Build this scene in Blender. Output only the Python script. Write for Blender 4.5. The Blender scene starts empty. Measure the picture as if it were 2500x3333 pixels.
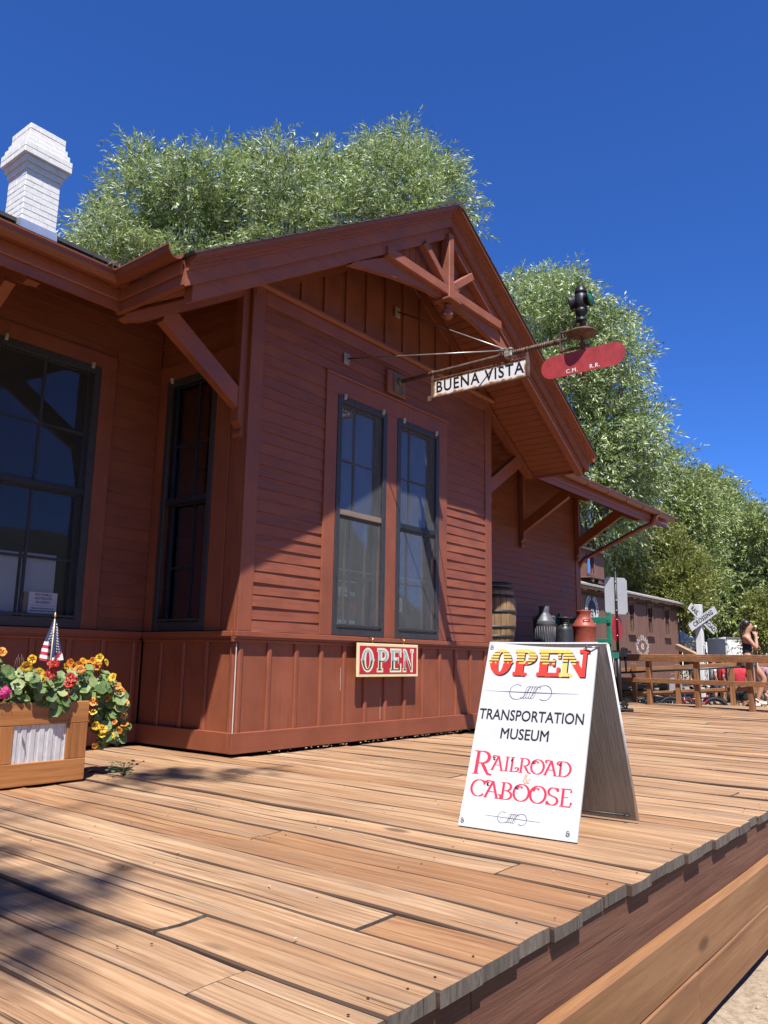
import bpy, math, random
import numpy as np
from mathutils import Vector, Matrix
rng = np.random.default_rng(7)
random.seed(7)
S = bpy.context.scene
COL = S.collection

# ------------------------------------------------------------------ camera, light, exposure
CAM = np.array([-4.60137, -5.22329, 0.80924]); YAW, PITCH, ROLL, FPX = 0.66985, 0.18379, 0.01687, 2572.775
_f = np.array([math.cos(YAW)*math.cos(PITCH), math.sin(YAW)*math.cos(PITCH), math.sin(PITCH)])
_r = np.array([math.sin(YAW), -math.cos(YAW), 0.0]); _u = np.cross(_r, _f)
_r, _u = math.cos(ROLL)*_r + math.sin(ROLL)*_u, -math.sin(ROLL)*_r + math.cos(ROLL)*_u
cam = bpy.data.cameras.new('camera'); cam_o = bpy.data.objects.new('camera', cam); COL.objects.link(cam_o)
cam.sensor_fit = 'VERTICAL'; cam.sensor_height = 36; cam.lens = 36*FPX/3333.0
cam.clip_start = 0.05; cam.clip_end = 2000
m4 = Matrix.Identity(4)
for i in range(3):
    m4[i][0], m4[i][1], m4[i][2], m4[i][3] = _r[i], _u[i], -_f[i], CAM[i]
cam_o.matrix_world = m4
S.camera = cam_o

SUN = Vector((-0.79, -0.74, 1.95)).normalized()         # direction towards the sun
w = bpy.data.worlds.new('World'); S.world = w; w.use_nodes = True
nt = w.node_tree; bg = nt.nodes['Background']
sky = nt.nodes.new('ShaderNodeTexSky'); sky.sky_type = 'NISHITA'; sky.sun_disc = False
sky.sun_elevation = math.asin(SUN.z); sky.sun_rotation = math.atan2(SUN.x, SUN.y)
sky.altitude = 2400; sky.air_density = 1.15; sky.dust_density = 0.05; sky.ozone_density = 4.0
tn = nt.nodes.new('ShaderNodeMixRGB'); tn.blend_type = 'MULTIPLY'; tn.inputs[0].default_value = 1.0; tn.inputs[2].default_value = (.46, .90, 1.72, 1)   # deep high-altitude blue
nt.links.new(sky.outputs[0], tn.inputs[1]); nt.links.new(tn.outputs[0], bg.inputs[0]); bg.inputs[1].default_value = 0.053
sl = bpy.data.lights.new('sun', 'SUN'); sl.energy = 5.0; sl.angle = math.radians(0.53); sl.color = (1.0, 0.95, 0.88)
so = bpy.data.objects.new('sun', sl); COL.objects.link(so); so.location = (-8, -8, 20)
so.rotation_euler = SUN.to_track_quat('Z', 'Y').to_euler()
S.view_settings.view_transform = 'Standard'; S.view_settings.look = 'None'
S.view_settings.exposure = 1.0; S.view_settings.gamma = 1.0
S.render.engine = 'CYCLES'
S.cycles.max_bounces = 6; S.cycles.diffuse_bounces = 3; S.cycles.transparent_max_bounces = 16
S.cycles.use_denoising = True

def P(px, py, D):                                        # point seen at photo pixel (px, py), D metres away on the level
    dd = _f + _r*(px-1250)/FPX - _u*(py-1666.5)/FPX
    return CAM + dd*(D/math.hypot(dd[0], dd[1]))

# ------------------------------------------------------------------ materials
def nodes_of(name):
    m = bpy.data.materials.new(name); m.use_nodes = True
    return m, m.node_tree, m.node_tree.nodes['Principled BSDF']
ALB = 0.78                                               # all reflectances share one scale, lowered as exposure was raised, for deeper shade
class NG:
    def __init__(s, name):
        s.m, s.t, s.b = nodes_of(name)
    def n(s, kind, **kw):
        x = s.t.nodes.new('ShaderNode'+kind)
        for k, v in kw.items(): setattr(x, k, v)
        return x
    def set(s, sock, v):
        if isinstance(v, bpy.types.NodeSocket): s.t.links.new(v, sock)
        elif v is not None:
            if isinstance(v, (tuple, list)) and len(v) == 3 and sock.type == 'RGBA': v = (*v, 1)
            sock.default_value = v
    def coord(s, scale=(1, 1, 1), attr=None, k=37.0, kind='Object'):
        o = s.n('TexCoord').outputs[kind]
        mp = s.n('Mapping'); s.set(mp.inputs['Vector'], o); s.set(mp.inputs['Scale'], tuple(scale))
        v = mp.outputs[0]
        if attr:
            a = s.n('Attribute', attribute_name=attr)
            mu = s.math('MULTIPLY', a.outputs['Fac'], k)
            ad = s.n('VectorMath', operation='ADD'); s.set(ad.inputs[0], v); s.set(ad.inputs[1], mu); v = ad.outputs[0]
        return v
    def attr(s, name): return s.n('Attribute', attribute_name=name).outputs['Fac']
    def noise(s, vec, scale=1.0, detail=4, rough=.55, dist=0.0):
        x = s.n('TexNoise'); s.set(x.inputs['Vector'], vec); s.set(x.inputs['Scale'], scale); s.set(x.inputs['Detail'], detail)
        s.set(x.inputs['Roughness'], rough); s.set(x.inputs['Distortion'], dist); return x.outputs['Fac']
    def voro(s, vec, scale=1.0, feature='F1'):
        x = s.n('TexVoronoi', feature=feature); s.set(x.inputs['Vector'], vec); s.set(x.inputs['Scale'], scale); return x.outputs['Distance']
    def math(s, op, a, b=None, c=None, clamp=False):
        x = s.n('Math', operation=op, use_clamp=clamp); s.set(x.inputs[0], a)
        if b is not None: s.set(x.inputs[1], b)
        if c is not None: s.set(x.inputs[2], c)
        return x.outputs[0]
    def ramp(s, fac, stops, mode='LINEAR'):
        x = s.n('ValToRGB'); x.color_ramp.interpolation = mode; e = x.color_ramp.elements
        while len(e) < len(stops): e.new(0.5)
        for q, (p_, c_) in zip(e, stops):
            q.position = p_; q.color = (*c_, 1) if isinstance(c_, tuple) else (c_, c_, c_, 1)
        s.set(x.inputs[0], fac); return x.outputs[0]
    def mix(s, fac, a, b, mode='MIX'):
        x = s.n('MixRGB', blend_type=mode); s.set(x.inputs[0], fac); s.set(x.inputs[1], a); s.set(x.inputs[2], b); return x.outputs[0]
    def bump(s, h, strength=.3, dist=.01):
        x = s.n('Bump'); s.set(x.inputs['Height'], h); s.set(x.inputs['Strength'], strength); s.set(x.inputs['Distance'], dist)
        s.set(s.b.inputs['Normal'], x.outputs[0])
    def out(s, col=None, rough=None, metal=None, spec=None):
        if isinstance(col, tuple): col = tuple(c*ALB for c in col)
        elif col is not None: col = s.mix(1.0, col, (ALB, ALB, ALB), 'MULTIPLY')
        s.set(s.b.inputs['Base Color'], col); s.set(s.b.inputs['Roughness'], rough); s.set(s.b.inputs['Metallic'], metal)
        s.set(s.b.inputs['Specular IOR Level'], spec); return s.m

def plain(name, col, rough=.6, metal=0.0, var=.18, scale=12, bump=.05, spec=None):
    g = NG(name); v = g.coord()
    n1 = g.noise(v, scale, 5, .6)
    lo = tuple(c*(1-var) for c in col); hi = tuple(min(1, c*(1+var)) for c in col)
    c = g.ramp(n1, [(.3, lo), (.7, hi)])
    if bump: g.bump(g.noise(v, scale*6, 4), bump, .004)
    return g.out(c, rough, metal, spec)

RED = (0.270, 0.078, 0.036)
def paint(name, base, axis, rough=.5, worn=.5):
    """old oil paint on wood; axis = direction of the grain (0, 1, 2)"""
    g = NG(name); sc = [38, 38, 38]; sc[axis] = 2.2
    v = g.coord(tuple(sc), 'rnd'); v0 = g.coord((1, 1, 1), 'rnd', 11)
    grain = g.noise(v, 1, 6, .65)
    blot = g.noise(v0, 2.6, 5, .6)
    c = g.ramp(blot, [(.28, tuple(x*.80 for x in base)), (.5, base), (.72, tuple(min(1, x*1.17) for x in base))])
    a = g.attr('rnd')
    c = g.mix(g.math('MULTIPLY', a, .22), c, (base[0]*.62, base[1]*.6, base[2]*.62))
    c = g.mix(g.math('MULTIPLY', g.ramp(grain, [(.36, 1.0), (.47, 0.0)]), worn*.45), c, (base[0]*.42, base[1]*.45, base[2]*.5))
    chips = g.ramp(g.noise(v0, 55, 3, .5), [(.73, 0.0), (.76, 1.0)])
    big = g.ramp(g.noise(v0, 3.1, 3, .5), [(.55, 0.0), (.7, 1.0)])
    c = g.mix(g.math('MULTIPLY', g.math('MULTIPLY', chips, big), worn*.8), c, (.50, .25, .19))
    g.bump(g.math('ADD', grain, g.math('MULTIPLY', g.noise(v0, 40, 4), .5)), .35, .004)
    return g.out(c, g.ramp(blot, [(.3, rough*.9), (.7, min(1, rough*1.25))]))

def wood(name, dark, mid, light, axis, grain=60, along=2.0, rough=.75, crack=.5, grey=0.0, bump=.5, knots=True, tones=False):
    g = NG(name); sc = [grain]*3; sc[axis] = along
    v = g.coord(tuple(sc), 'rnd', 53); sb = [5.0]*3; sb[axis] = .7
    v2 = g.coord(tuple(sb), 'rnd', 29)
    n1 = g.noise(v, 1, 7, .70, .9 if tones else .4); n2 = g.noise(v2, 1, 4, .55, .3)
    s3 = [grain*1.9]*3; s3[axis] = along*.45
    n3 = g.noise(g.coord(tuple(s3), 'rnd', 71), 1, 4, .6)
    f = g.math('ADD', g.math('MULTIPLY', n1, .62), g.math('MULTIPLY', n2, .38))
    c = g.ramp(f, [(.34, dark), (.50, mid), (.63, light)])
    a = g.attr('rnd')
    c = g.mix(g.math('MULTIPLY', a, .35), c, tuple(x*.72 for x in mid))
    if grey:
        gm = g.ramp(g.noise(v2, 1.7, 5, .6), [(.52, 0.0), (.68, 1.0)])
        c = g.mix(g.math('MULTIPLY', gm, grey), c, (.30, .25, .20))
    if tones: c = g.mix(1.0, c, g.ramp(a, [(0, (1.08, 1.04, 1.0)), (.5, (1, 1, 1)), (.80, (1.0, .93, .85)), (.92, (.95, .82, .69)), (1, (.86, .69, .54))]), 'MULTIPLY')
    ck = g.ramp(n3, [(.325, 1.0), (.375, 0.0)] if tones else [(.30, 1.0), (.36, 0.0)])
    c = g.mix(g.math('MULTIPLY', ck, crack), c, tuple(x*.28 for x in dark))
    h = g.math('SUBTRACT', n1, g.math('MULTIPLY', ck, .8))
    if knots:
        kv = [2.3]*3; kv[axis] = .85
        kd = g.voro(g.coord(tuple(kv), 'rnd', 13), 1)
        kk = g.ramp(kd, [(.05, 1.0), (.085, 0.0)])
        c = g.mix(g.math('MULTIPLY', kk, .75), c, tuple(x*.45 for x in dark))
    g.bump(h, bump, .006)
    return g.out(c, rough)

M_H = paint('red_paint_boards', RED, 0, .55, .95); M_CAULK = plain('white_caulk_line', (.7, .68, .64), .7); M_HY = paint('red_paint_side_boards', RED, 1)
M_V = paint('red_paint_upright', RED, 2); M_TRIM = paint('red_paint_trim', (.280, .081, .038), 0, .45, .3)
M_TRUSS = paint('red_paint_truss', (.305, .094, .048), 0, .6, .8)
M_GUT = plain('red_gutter_metal', (.235, .066, .030), .38, .15, .1, 6, .03)
M_NAVY = plain('navy_frame_paint', (.040, .039, .042), .45, 0, .25, 20)
M_SASH = plain('dark_sash_paint', (.018, .022, .032), .5, 0, .3, 20)
M_GREYF = plain('weathered_frame_paint', (.030, .034, .042), .55, 0, .3, 16)

def glass_mat(name, tint=(.9, .93, .95), refl=1.0):
    g = NG(name); t = g.t
    tr = g.n('BsdfTransparent'); tr.inputs[0].default_value = (*tint, 1)
    gl = g.n('BsdfGlossy'); gl.inputs['Roughness'].default_value = .02
    bp = g.n('Bump'); bp.inputs['Strength'].default_value = .02; bp.inputs['Distance'].default_value = .01
    g.set(bp.inputs['Height'], g.noise(g.coord(), 9, 2)); g.set(gl.inputs['Normal'], bp.outputs[0])
    fr = g.n('Fresnel'); fr.inputs[0].default_value = 1.52
    mx = g.n('MixShader'); g.set(mx.inputs[0], g.math('MULTIPLY', fr.outputs[0], refl, clamp=True))
    g.set(mx.inputs[1], tr.outputs[0]); g.set(mx.inputs[2], gl.outputs[0])
    g.set(t.nodes['Material Output'].inputs[0], mx.outputs[0]); return g.m
M_GLASS = glass_mat('old_window_glass', (.90, .92, .94), refl=.72)
def screen_mat(name='insect_screen', opac=.17):
    g = NG(name); t = g.t
    tr = g.n('BsdfTransparent'); tr.inputs[0].default_value = (.92, .93, .95, 1)
    df = g.n('BsdfDiffuse')
    v = g.coord((1, 1, .35))
    g.set(df.inputs[0], g.ramp(g.noise(v, 9, 5, .6), [(.35, (.19, .205, .212)), (.7, (.25, .265, .275))]))
    mx = g.n('MixShader'); g.set(mx.inputs[0], opac); g.set(mx.inputs[1], tr.outputs[0]); g.set(mx.inputs[2], df.outputs[0])
    g.set(t.nodes['Material Output'].inputs[0], mx.outputs[0]); return g.m
M_SCREEN = screen_mat(); M_SCREEN2 = screen_mat('fine_insect_screen', .06); M_GLASS2 = glass_mat('screened_window_glass', (.80, .84, .86), refl=.30)

def shingle_mat():
    g = NG('dark_shingles'); v = g.coord()
    c = g.ramp(g.noise(v, 7, 6, .7), [(.3, (.028, .028, .03)), (.55, (.06, .058, .058)), (.75, (.115, .11, .105))])
    gr = g.noise(v, 160, 3)
    c = g.mix(.35, c, g.ramp(gr, [(.35, (.02, .02, .02)), (.7, (.16, .155, .15))]))
    g.bump(gr, .6, .006); return g.out(c, .95)
M_SHIN = shingle_mat()

M_DECK = wood('weathered_deck_boards', (.160, .078, .038), (.380, .222, .115), (.580, .402, .240), 1, 40, 1.0, .85, .9, .32, 1.0, tones=True)
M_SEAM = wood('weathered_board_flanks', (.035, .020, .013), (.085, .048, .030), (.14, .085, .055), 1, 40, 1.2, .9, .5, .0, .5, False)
M_DECKEND = wood('grey_board_ends', (.055, .043, .034), (.135, .110, .088), (.235, .195, .155), 2, 46, 9, .9, .8, .0, 1.0, False)
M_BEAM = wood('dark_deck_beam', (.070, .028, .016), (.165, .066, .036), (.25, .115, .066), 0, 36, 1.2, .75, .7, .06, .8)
M_SKIRT = wood('stained_skirt_boards', (.17, .072, .026), (.29, .138, .056), (.40, .215, .098), 0, 22, .75, .6, .25, .04, .3)
M_PLAN = wood('orange_cedar_stain', (.24, .085, .022), (.43, .175, .052), (.55, .26, .09), 0, 38, 1.6, .45, .2, .0, .25)
M_PLANV = wood('orange_cedar_upright', (.24, .085, .022), (.43, .175, .052), (.55, .26, .09), 2, 38, 1.6, .45, .2, .0, .25)
M_RAIL = wood('railing_timber', (.14, .058, .022), (.31, .138, .055), (.45, .235, .10), 1, 40, 1.5, .6, .3, .12, .3)
M_RAILV = wood('railing_post_timber', (.14, .056, .020), (.30, .13, .050), (.46, .23, .095), 2, 40, 1.5, .6, .35, .12, .3)
M_BARREL = wood('barrel_oak', (.13, .075, .030), (.30, .185, .085), (.45, .30, .15), 2, 34, 1.7, .65, .5, .15, .5)

# ------------------------------------------------------------------ mesh builder
class MB:
    def __init__(s): s.v = []; s.f = []; s.mi = []; s.r = []; s.sm = []; s.cur = 0; s.smooth = False; s.rnd = None
    def add(s, vs, fs, rnd=None):
        k = len(s.v); s.v.extend([tuple(map(float, x)) for x in vs])
        s.f.extend([tuple(k+i for i in f) for f in fs]); s.mi.extend([s.cur]*len(fs)); s.sm.extend([s.smooth]*len(fs))
        rr = rnd if rnd is not None else (s.rnd if s.rnd is not None else random.random())
        s.r.extend([rr]*len(vs)); return s
    def box(s, x0, x1, y0, y1, z0, z1, rnd=None, bev=0.0):
        x0, x1 = min(x0, x1), max(x0, x1); y0, y1 = min(y0, y1), max(y0, y1); z0, z1 = min(z0, z1), max(z0, z1)
        return s.obox(((x0+x1)/2, (y0+y1)/2, (z0+z1)/2), ((x1-x0)/2, 0, 0), (0, (y1-y0)/2, 0), (0, 0, (z1-z0)/2), rnd, bev)
    def obox(s, c, a, b, d, rnd=None, bev=0.0):
        c, a, b, d = map(lambda q: np.array(q, float), (c, a, b, d))
        if bev <= 0:
            vs = [c+i*a+j*b+k*d for i in (-1, 1) for j in (-1, 1) for k in (-1, 1)]
            fs = [(0, 1, 3, 2), (4, 6, 7, 5), (0, 4, 5, 1), (2, 3, 7, 6), (0, 2, 6, 4), (1, 5, 7, 3)]
            return s.add(vs, fs, rnd)
        L = [np.linalg.norm(q) for q in (a, b, d)]; q = [1-min(bev/max(l, 1e-6), .49) for l in L]
        vs = []; idx = {}
        for i in (-1, 1):
            for j in (-1, 1):
                for k in (-1, 1):
                    for ax in range(3):
                        t = [i*(1 if ax == 0 else q[0]), j*(1 if ax == 1 else q[1]), k*(1 if ax == 2 else q[2])]
                        idx[i, j, k, ax] = len(vs); vs.append(c+t[0]*a+t[1]*b+t[2]*d)
        fs = []
        for sg in (-1, 1):
            o = [(-1, -1), (1, -1), (1, 1), (-1, 1)]
            if sg < 0: o = o[::-1]
            fs.append(tuple(idx[sg, p_, q_, 0] for p_, q_ in o))
            fs.append(tuple(idx[q_, sg, p_, 1] for p_, q_ in o))
            fs.append(tuple(idx[p_, q_, sg, 2] for p_, q_ in o))
        for i in (-1, 1):
            for j in (-1, 1):
                fs.append((idx[i, j, -1, 0], idx[i, j, 1, 0], idx[i, j, 1, 1], idx[i, j, -1, 1]))
                fs.append((idx[i, -1, j, 0], idx[i, 1, j, 0], idx[i, 1, j, 2], idx[i, -1, j, 2]))
                fs.append((idx[-1, i, j, 1], idx[1, i, j, 1], idx[1, i, j, 2], idx[-1, i, j, 2]))
                for k in (-1, 1): fs.append((idx[i, j, k, 0], idx[i, j, k, 1], idx[i, j, k, 2]))
        return s.add(vs, fs, rnd)
    def beam(s, p, q, wd, ht, up=(0, 0, 1), rnd=None, bev=0.0):
        p, q, up = np.array(p, float), np.array(q, float), np.array(up, float)
        a = (q-p)/2; t = a/np.linalg.norm(a); b = np.cross(up, t); b /= np.linalg.norm(b); d = np.cross(t, b)
        return s.obox((p+q)/2, a, b*wd/2, d*ht/2, rnd, bev)
    def prism(s, pts, ax, a, b, rnd=None):
        """polygon pts in the two other axes, swept along axis ax from a to b"""
        n = len(pts); o = [i for i in range(3) if i != ax]; vs = []
        for t in (a, b):
            for p_ in pts:
                v = [0, 0, 0]; v[ax] = t; v[o[0]] = p_[0]; v[o[1]] = p_[1]; vs.append(v)
        fs = [tuple(range(n))[::-1], tuple(range(n, 2*n))]+[(i, (i+1) % n, n+(i+1) % n, n+i) for i in range(n)]
        return s.add(vs, fs, rnd)
    def sweep(s, rings, closed=True, caps=True, rnd=None):
        n = len(rings[0]); vs = [p_ for r_ in rings for p_ in r_]; fs = []
        for i in range(len(rings)-1):
            for j in range(n if closed else n-1):
                k = (j+1) % n; fs.append((i*n+j, i*n+k, (i+1)*n+k, (i+1)*n+j))
        if caps and closed:
            fs.append(tuple(range(n))[::-1]); m = (len(rings)-1)*n; fs.append(tuple(range(m, m+n)))
        return s.add(vs, fs, rnd)
    def tube(s, pts, r, n=8, caps=True, rnd=None):
        pts = [np.array(p_, float) for p_ in pts]; rs = r if isinstance(r, (list, tuple, np.ndarray)) else [r]*len(pts)
        rings = []; ref = None
        for i, p_ in enumerate(pts):
            t = pts[min(i+1, len(pts)-1)]-pts[max(i-1, 0)]; t = t/(np.linalg.norm(t)+1e-12)
            if ref is None:
                ref = np.array([0, 0, 1.0]) if abs(t[2]) < .9 else np.array([1.0, 0, 0])
            b = ref-t*(ref@t); b /= np.linalg.norm(b)+1e-12; ref = b; c = np.cross(t, b)
            rings.append([p_+rs[i]*(math.cos(a)*b+math.sin(a)*c) for a in np.linspace(0, 2*math.pi, n, endpoint=False)])
        old = s.smooth; s.smooth = True; s.sweep(rings, True, caps, rnd); s.smooth = old; return s
    def lathe(s, prof, c=(0, 0, 0), n=24, axis=(0, 0, 1), rnd=None, sx=1.0):
        ax = np.array(axis, float); ax /= np.linalg.norm(ax)
        b = np.array([1.0, 0, 0]) if abs(ax[0]) < .9 else np.array([0, 1.0, 0]); b = b-ax*(b@ax); b /= np.linalg.norm(b); d = np.cross(ax, b)
        c = np.array(c, float)
        rings = [[c+ax*z+max(r_, 1e-4)*(math.cos(a)*b*sx+math.sin(a)*d) for a in np.linspace(0, 2*math.pi, n, endpoint=False)] for r_, z in prof]
        old = s.smooth; s.smooth = True; s.sweep(rings, True, True, rnd); s.smooth = old; return s
    def ball(s, c, r, n=12, m=8, rnd=None):
        c = np.array(c, float); r = np.array(r if isinstance(r, (tuple, list)) else (r, r, r), float)
        rings = [[c+r*np.array([math.sin(t)*math.cos(a), math.sin(t)*math.sin(a), math.cos(t)]) for a in np.linspace(0, 2*math.pi, n, endpoint=False)]
                 for t in np.linspace(.05, math.pi-.05, m)]
        old = s.smooth; s.smooth = True; s.sweep(rings[::-1], True, True, rnd); s.smooth = old; return s
    def build(s, name, mat, parent=None, loc=None):
        me = bpy.data.meshes.new(name); me.from_pydata(s.v, [], s.f)
        mats = mat if isinstance(mat, (list, tuple)) else [mat]
        for x in mats: me.materials.append(x)
        if len(mats) > 1: me.polygons.foreach_set('material_index', s.mi)
        me.polygons.foreach_set('use_smooth', s.sm)
        at = me.attributes.new('rnd', 'FLOAT', 'POINT'); at.data.foreach_set('value', s.r)
        me.update(); return link(name, me, parent, loc)
def link(name, me, parent=None, loc=None):
    o = bpy.data.objects.new(name, me); COL.objects.link(o)
    if parent is not None: o.parent = parent
    if loc is not None: o.location = loc
    return o
def tag(o, label=None, cat=None, group=None, kind=None):
    if label: o['label'] = label
    if cat: o['category'] = cat
    if group: o['group'] = group
    if kind: o['kind'] = kind
    return o
def thing(name, label, cat, loc=(0, 0, 0), group=None):
    o = bpy.data.objects.new(name, None); COL.objects.link(o); o.location = loc; o.empty_display_size = .1
    return tag(o, label, cat, group)
def rel(o, parent):                                      # parts are built in world coordinates: keep them there under an Empty that sits at its base
    o.parent = parent; o.location = (o.location[0]-parent.location[0], o.location[1]-parent.location[1], o.location[2]-parent.location[2])
    return o
def part(mb, name, mat, root, label=None):
    o = mb.build(name, mat); rel(o, root)
    if label: o['label'] = label
    return o
def copy_tree(o, parent=None):
    c = o.copy(); COL.objects.link(c); c.parent = parent
    for ch in list(o.children): copy_tree(ch, c)
    return c

# ------------------------------------------------------------------ lettering
def text_mesh(name, body, size, mat, M, parent=None, align='CENTER', spacing=1.0, squash=1.0, bold=0.0, depth=.0006):
    """built-in typeface turned to a mesh; M places its local x, y, z; shape is baked so the object keeps no tilt"""
    cu = bpy.data.curves.new(name, 'FONT'); cu.body = body; cu.size = size; cu.align_x = align; cu.align_y = 'CENTER'
    cu.space_character = spacing; cu.extrude = depth; cu.offset = bold; cu.resolution_u = 3
    o = bpy.data.objects.new(name, cu); COL.objects.link(o)
    dg = bpy.context.evaluated_depsgraph_get(); me = bpy.data.meshes.new_from_object(o.evaluated_get(dg))
    bpy.data.objects.remove(o); bpy.data.curves.remove(cu)
    me.name = name; me.transform(M @ Matrix.Diagonal((squash, 1, 1, 1))); me.materials.clear(); me.materials.append(mat)
    ob = bpy.data.objects.new(name, me); COL.objects.link(ob)
    if parent is not None: rel(ob, parent)
    return ob
def frame(o, u, v):                                      # matrix with local x = u, y = v, z = u x v at o
    u = Vector(u).normalized(); v = Vector(v).normalized(); n = u.cross(v)
    return Matrix(((u.x, v.x, n.x, o[0]), (u.y, v.y, n.y, o[1]), (u.z, v.z, n.z, o[2]), (0, 0, 0, 1)))

def arc(cx, cy, rx, ry, a0, a1, n=16):
    return [(cx+rx*math.cos(math.radians(a)), cy+ry*math.sin(math.radians(a))) for a in np.linspace(a0, a1, n)]
# slab-letter pieces as convex polygons in a unit-high box
def slab_letter(ch, t=.2, s=.1, w=.72):
    q = []; R = lambda x0, y0, x1, y1: q.append([(x0, y0), (x1, y0), (x1, y1), (x0, y1)])
    if ch == 'O':
        n = 28; ix, iy = t*1.05, s*.9
        for i in range(n):
            a, b = 2*math.pi*i/n, 2*math.pi*(i+1)/n
            o_ = lambda a_: (w/2+w/2*math.cos(a_), .5+.5*math.sin(a_)); i_ = lambda a_: (w/2+(w/2-ix)*math.cos(a_), .5+(.5-iy)*math.sin(a_))
            q.append([i_(a), o_(a), o_(b), i_(b)])
        for sx in (0, w): q.append([(sx-.05, .5), (sx, .43), (sx+.05, .5), (sx, .57)])
    if ch == 'P':
        R(.07, s, .07+t, 1-s); R(0, 0, t+.14, s); R(0, 1-s, .07+t+.02, 1)
        n = 16; cx, cy, rx, ry = w*.52, .71, w*.48, .29
        for i in range(n):
            a, b = -math.pi/2+math.pi*i/n, -math.pi/2+math.pi*(i+1)/n
            o_ = lambda a_: (cx+rx*math.cos(a_), cy+ry*math.sin(a_)); i_ = lambda a_: (cx+(rx-t)*math.cos(a_), cy+(ry-s)*math.sin(a_))
            q.append([i_(a), o_(a), o_(b), i_(b)])
        R(.07+t+.02, 1-s, cx, 1); R(.07+t, .42, cx, .42+s)
    if ch == 'E':
        R(.07, s, .07+t, 1-s); R(0, 0, w, s); R(0, 1-s, w, 1); R(.07+t, .46, w*.66, .46+s)
        R(w-.1, s, w, s+.2); R(w-.1, 1-s-.2, w, 1-s); R(w*.66, .38, w*.66+.08, .64)
    if ch == 'N':
        r = t*.52; R(.06, s, .06+r, 1-s); R(0, 0, .12+r, s); R(0, 1-s, .06+r, 1); R(w-.06-r*.75, s*.5, w-.06, 1-s); R(w-.12-r, 1-s, w, 1)
        q.append([(.06, 1-s*.3), (w-.06-t*.55, 0), (w-.06, 0), (w-.06, s*.5), (.06+t*.75, 1-s*.3)])
    return q
def clip(poly, axis, lim, keep_gt):
    out = []
    for i in range(len(poly)):
        a, b = poly[i], poly[(i+1) % len(poly)]; da, db = a[axis]-lim, b[axis]-lim
        if not keep_gt: da, db = -da, -db
        if da >= 0: out.append(a)
        if da*db < 0:
            k = da/(da-db); out.append((a[0]+k*(b[0]-a[0]), a[1]+k*(b[1]-a[1])))
    return out if len(out) > 2 else None
class Flat:
    """polygons lying on a board, each a hair above the last so none share a plane"""
    def __init__(s, M): s.M = M; s.mb = MB(); s.k = 0
    def poly(s, pts, lift):
        s.k += 1; z = lift+.000004*(s.k % 60)
        ar = sum(pts[i][0]*pts[(i+1) % len(pts)][1]-pts[(i+1) % len(pts)][0]*pts[i][1] for i in range(len(pts)))
        if ar < 0: pts = pts[::-1]
        s.mb.add([s.M @ Vector((x, y, z)) for x, y in pts], [tuple(range(len(pts)))], .5)
    def stroke(s, pts, lift, wmin, wmax=None, nib=35, taper=False):
        wmax = wmin if wmax is None else wmax; nb = (math.cos(math.radians(nib)), math.sin(math.radians(nib))); L = []; R_ = []
        for i, p_ in enumerate(pts):
            a, b = pts[max(i-1, 0)], pts[min(i+1, len(pts)-1)]; tx, ty = b[0]-a[0], b[1]-a[1]; l = math.hypot(tx, ty) or 1; tx, ty = tx/l, ty/l
            h = (wmin+(wmax-wmin)*abs(tx*nb[1]-ty*nb[0]))/2
            if taper: h *= .25+.75*math.sin(math.pi*min(max(i/(len(pts)-1), .0), 1))
            L.append((p_[0]-ty*h, p_[1]+tx*h)); R_.append((p_[0]+ty*h, p_[1]-tx*h))
        for i in range(len(pts)-1): s.poly([R_[i], R_[i+1], L[i+1], L[i]], lift)
    def build(s, name, mat, root=None, label=None):
        o = s.mb.build(name, mat)
        if root is not None: rel(o, root)
        return o

# ------------------------------------------------------------------ ground
W, D_, E_ = 4.204, 1.334, 4.0                            # bay width, bay depth, platform depth in front of the bay
GZ = -0.72
def ground_mat():
    g = NG('dry_dirt'); v = g.coord()
    n1 = g.noise(v, .5, 5, .6); n2 = g.noise(v, 22, 6, .7); n3 = g.noise(v, 120, 3)
    c = g.ramp(n2, [(.3, (.20, .145, .095)), (.5, (.36, .275, .19)), (.7, (.47, .375, .27))])
    c = g.mix(g.ramp(n3, [(.62, 0.0), (.7, .5)]), c, (.60, .52, .40))
    far = g.ramp(n1, [(.44, 0.0), (.58, .75)])
    c = g.mix(far, c, g.ramp(n2, [(.3, (.06, .075, .025)), (.7, (.19, .18, .075))]))
    g.bump(g.math('ADD', n2, n3), .6, .02); return g.out(c, .95)
gm = MB(); n = 60
xs = np.concatenate([np.linspace(-12, 14, 60), [40, 120, 600]]); xs = np.concatenate([[-600, -60], xs]); ys = np.concatenate([[-600, -60, -14], np.linspace(-9, -3.6, 40), [0, 20, 120, 600]])
vs = [(x, y, GZ+(random.gauss(0, .012) if -12 < x < 14 and -9 < y < -3 else 0)) for x in xs for y in ys]; ny = len(ys)
gm.smooth = True
gm.add(vs, [(i*ny+j, (i+1)*ny+j, (i+1)*ny+j+1, i*ny+j+1) for i in range(len(xs)-1) for j in range(ny-1)], .5)
tag(gm.build('ground', ground_mat()), kind='structure')
gr = MB()                                                 # dry stems and pebbles by the platform foot
for i in range(900):
    x, y = random.uniform(-2.2, 6.0), -E_-.12-abs(random.gauss(0, .35))
    if random.random() < .45:
        a = random.uniform(0, 6.3); l = random.uniform(.03, .12); gr.tube([(x, y, GZ), (x+l*math.cos(a)*.8, y+l*math.sin(a)*.8, GZ+l*.35)], .0012, 3)
    else: gr.ball((x, y, GZ+.004), (random.uniform(.004, .013),)*3, 5, 4)
tag(gr.build('gravel_and_straw', plain('straw', (.42, .34, .22), .9, 0, .4, 30)), kind='stuff')

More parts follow.
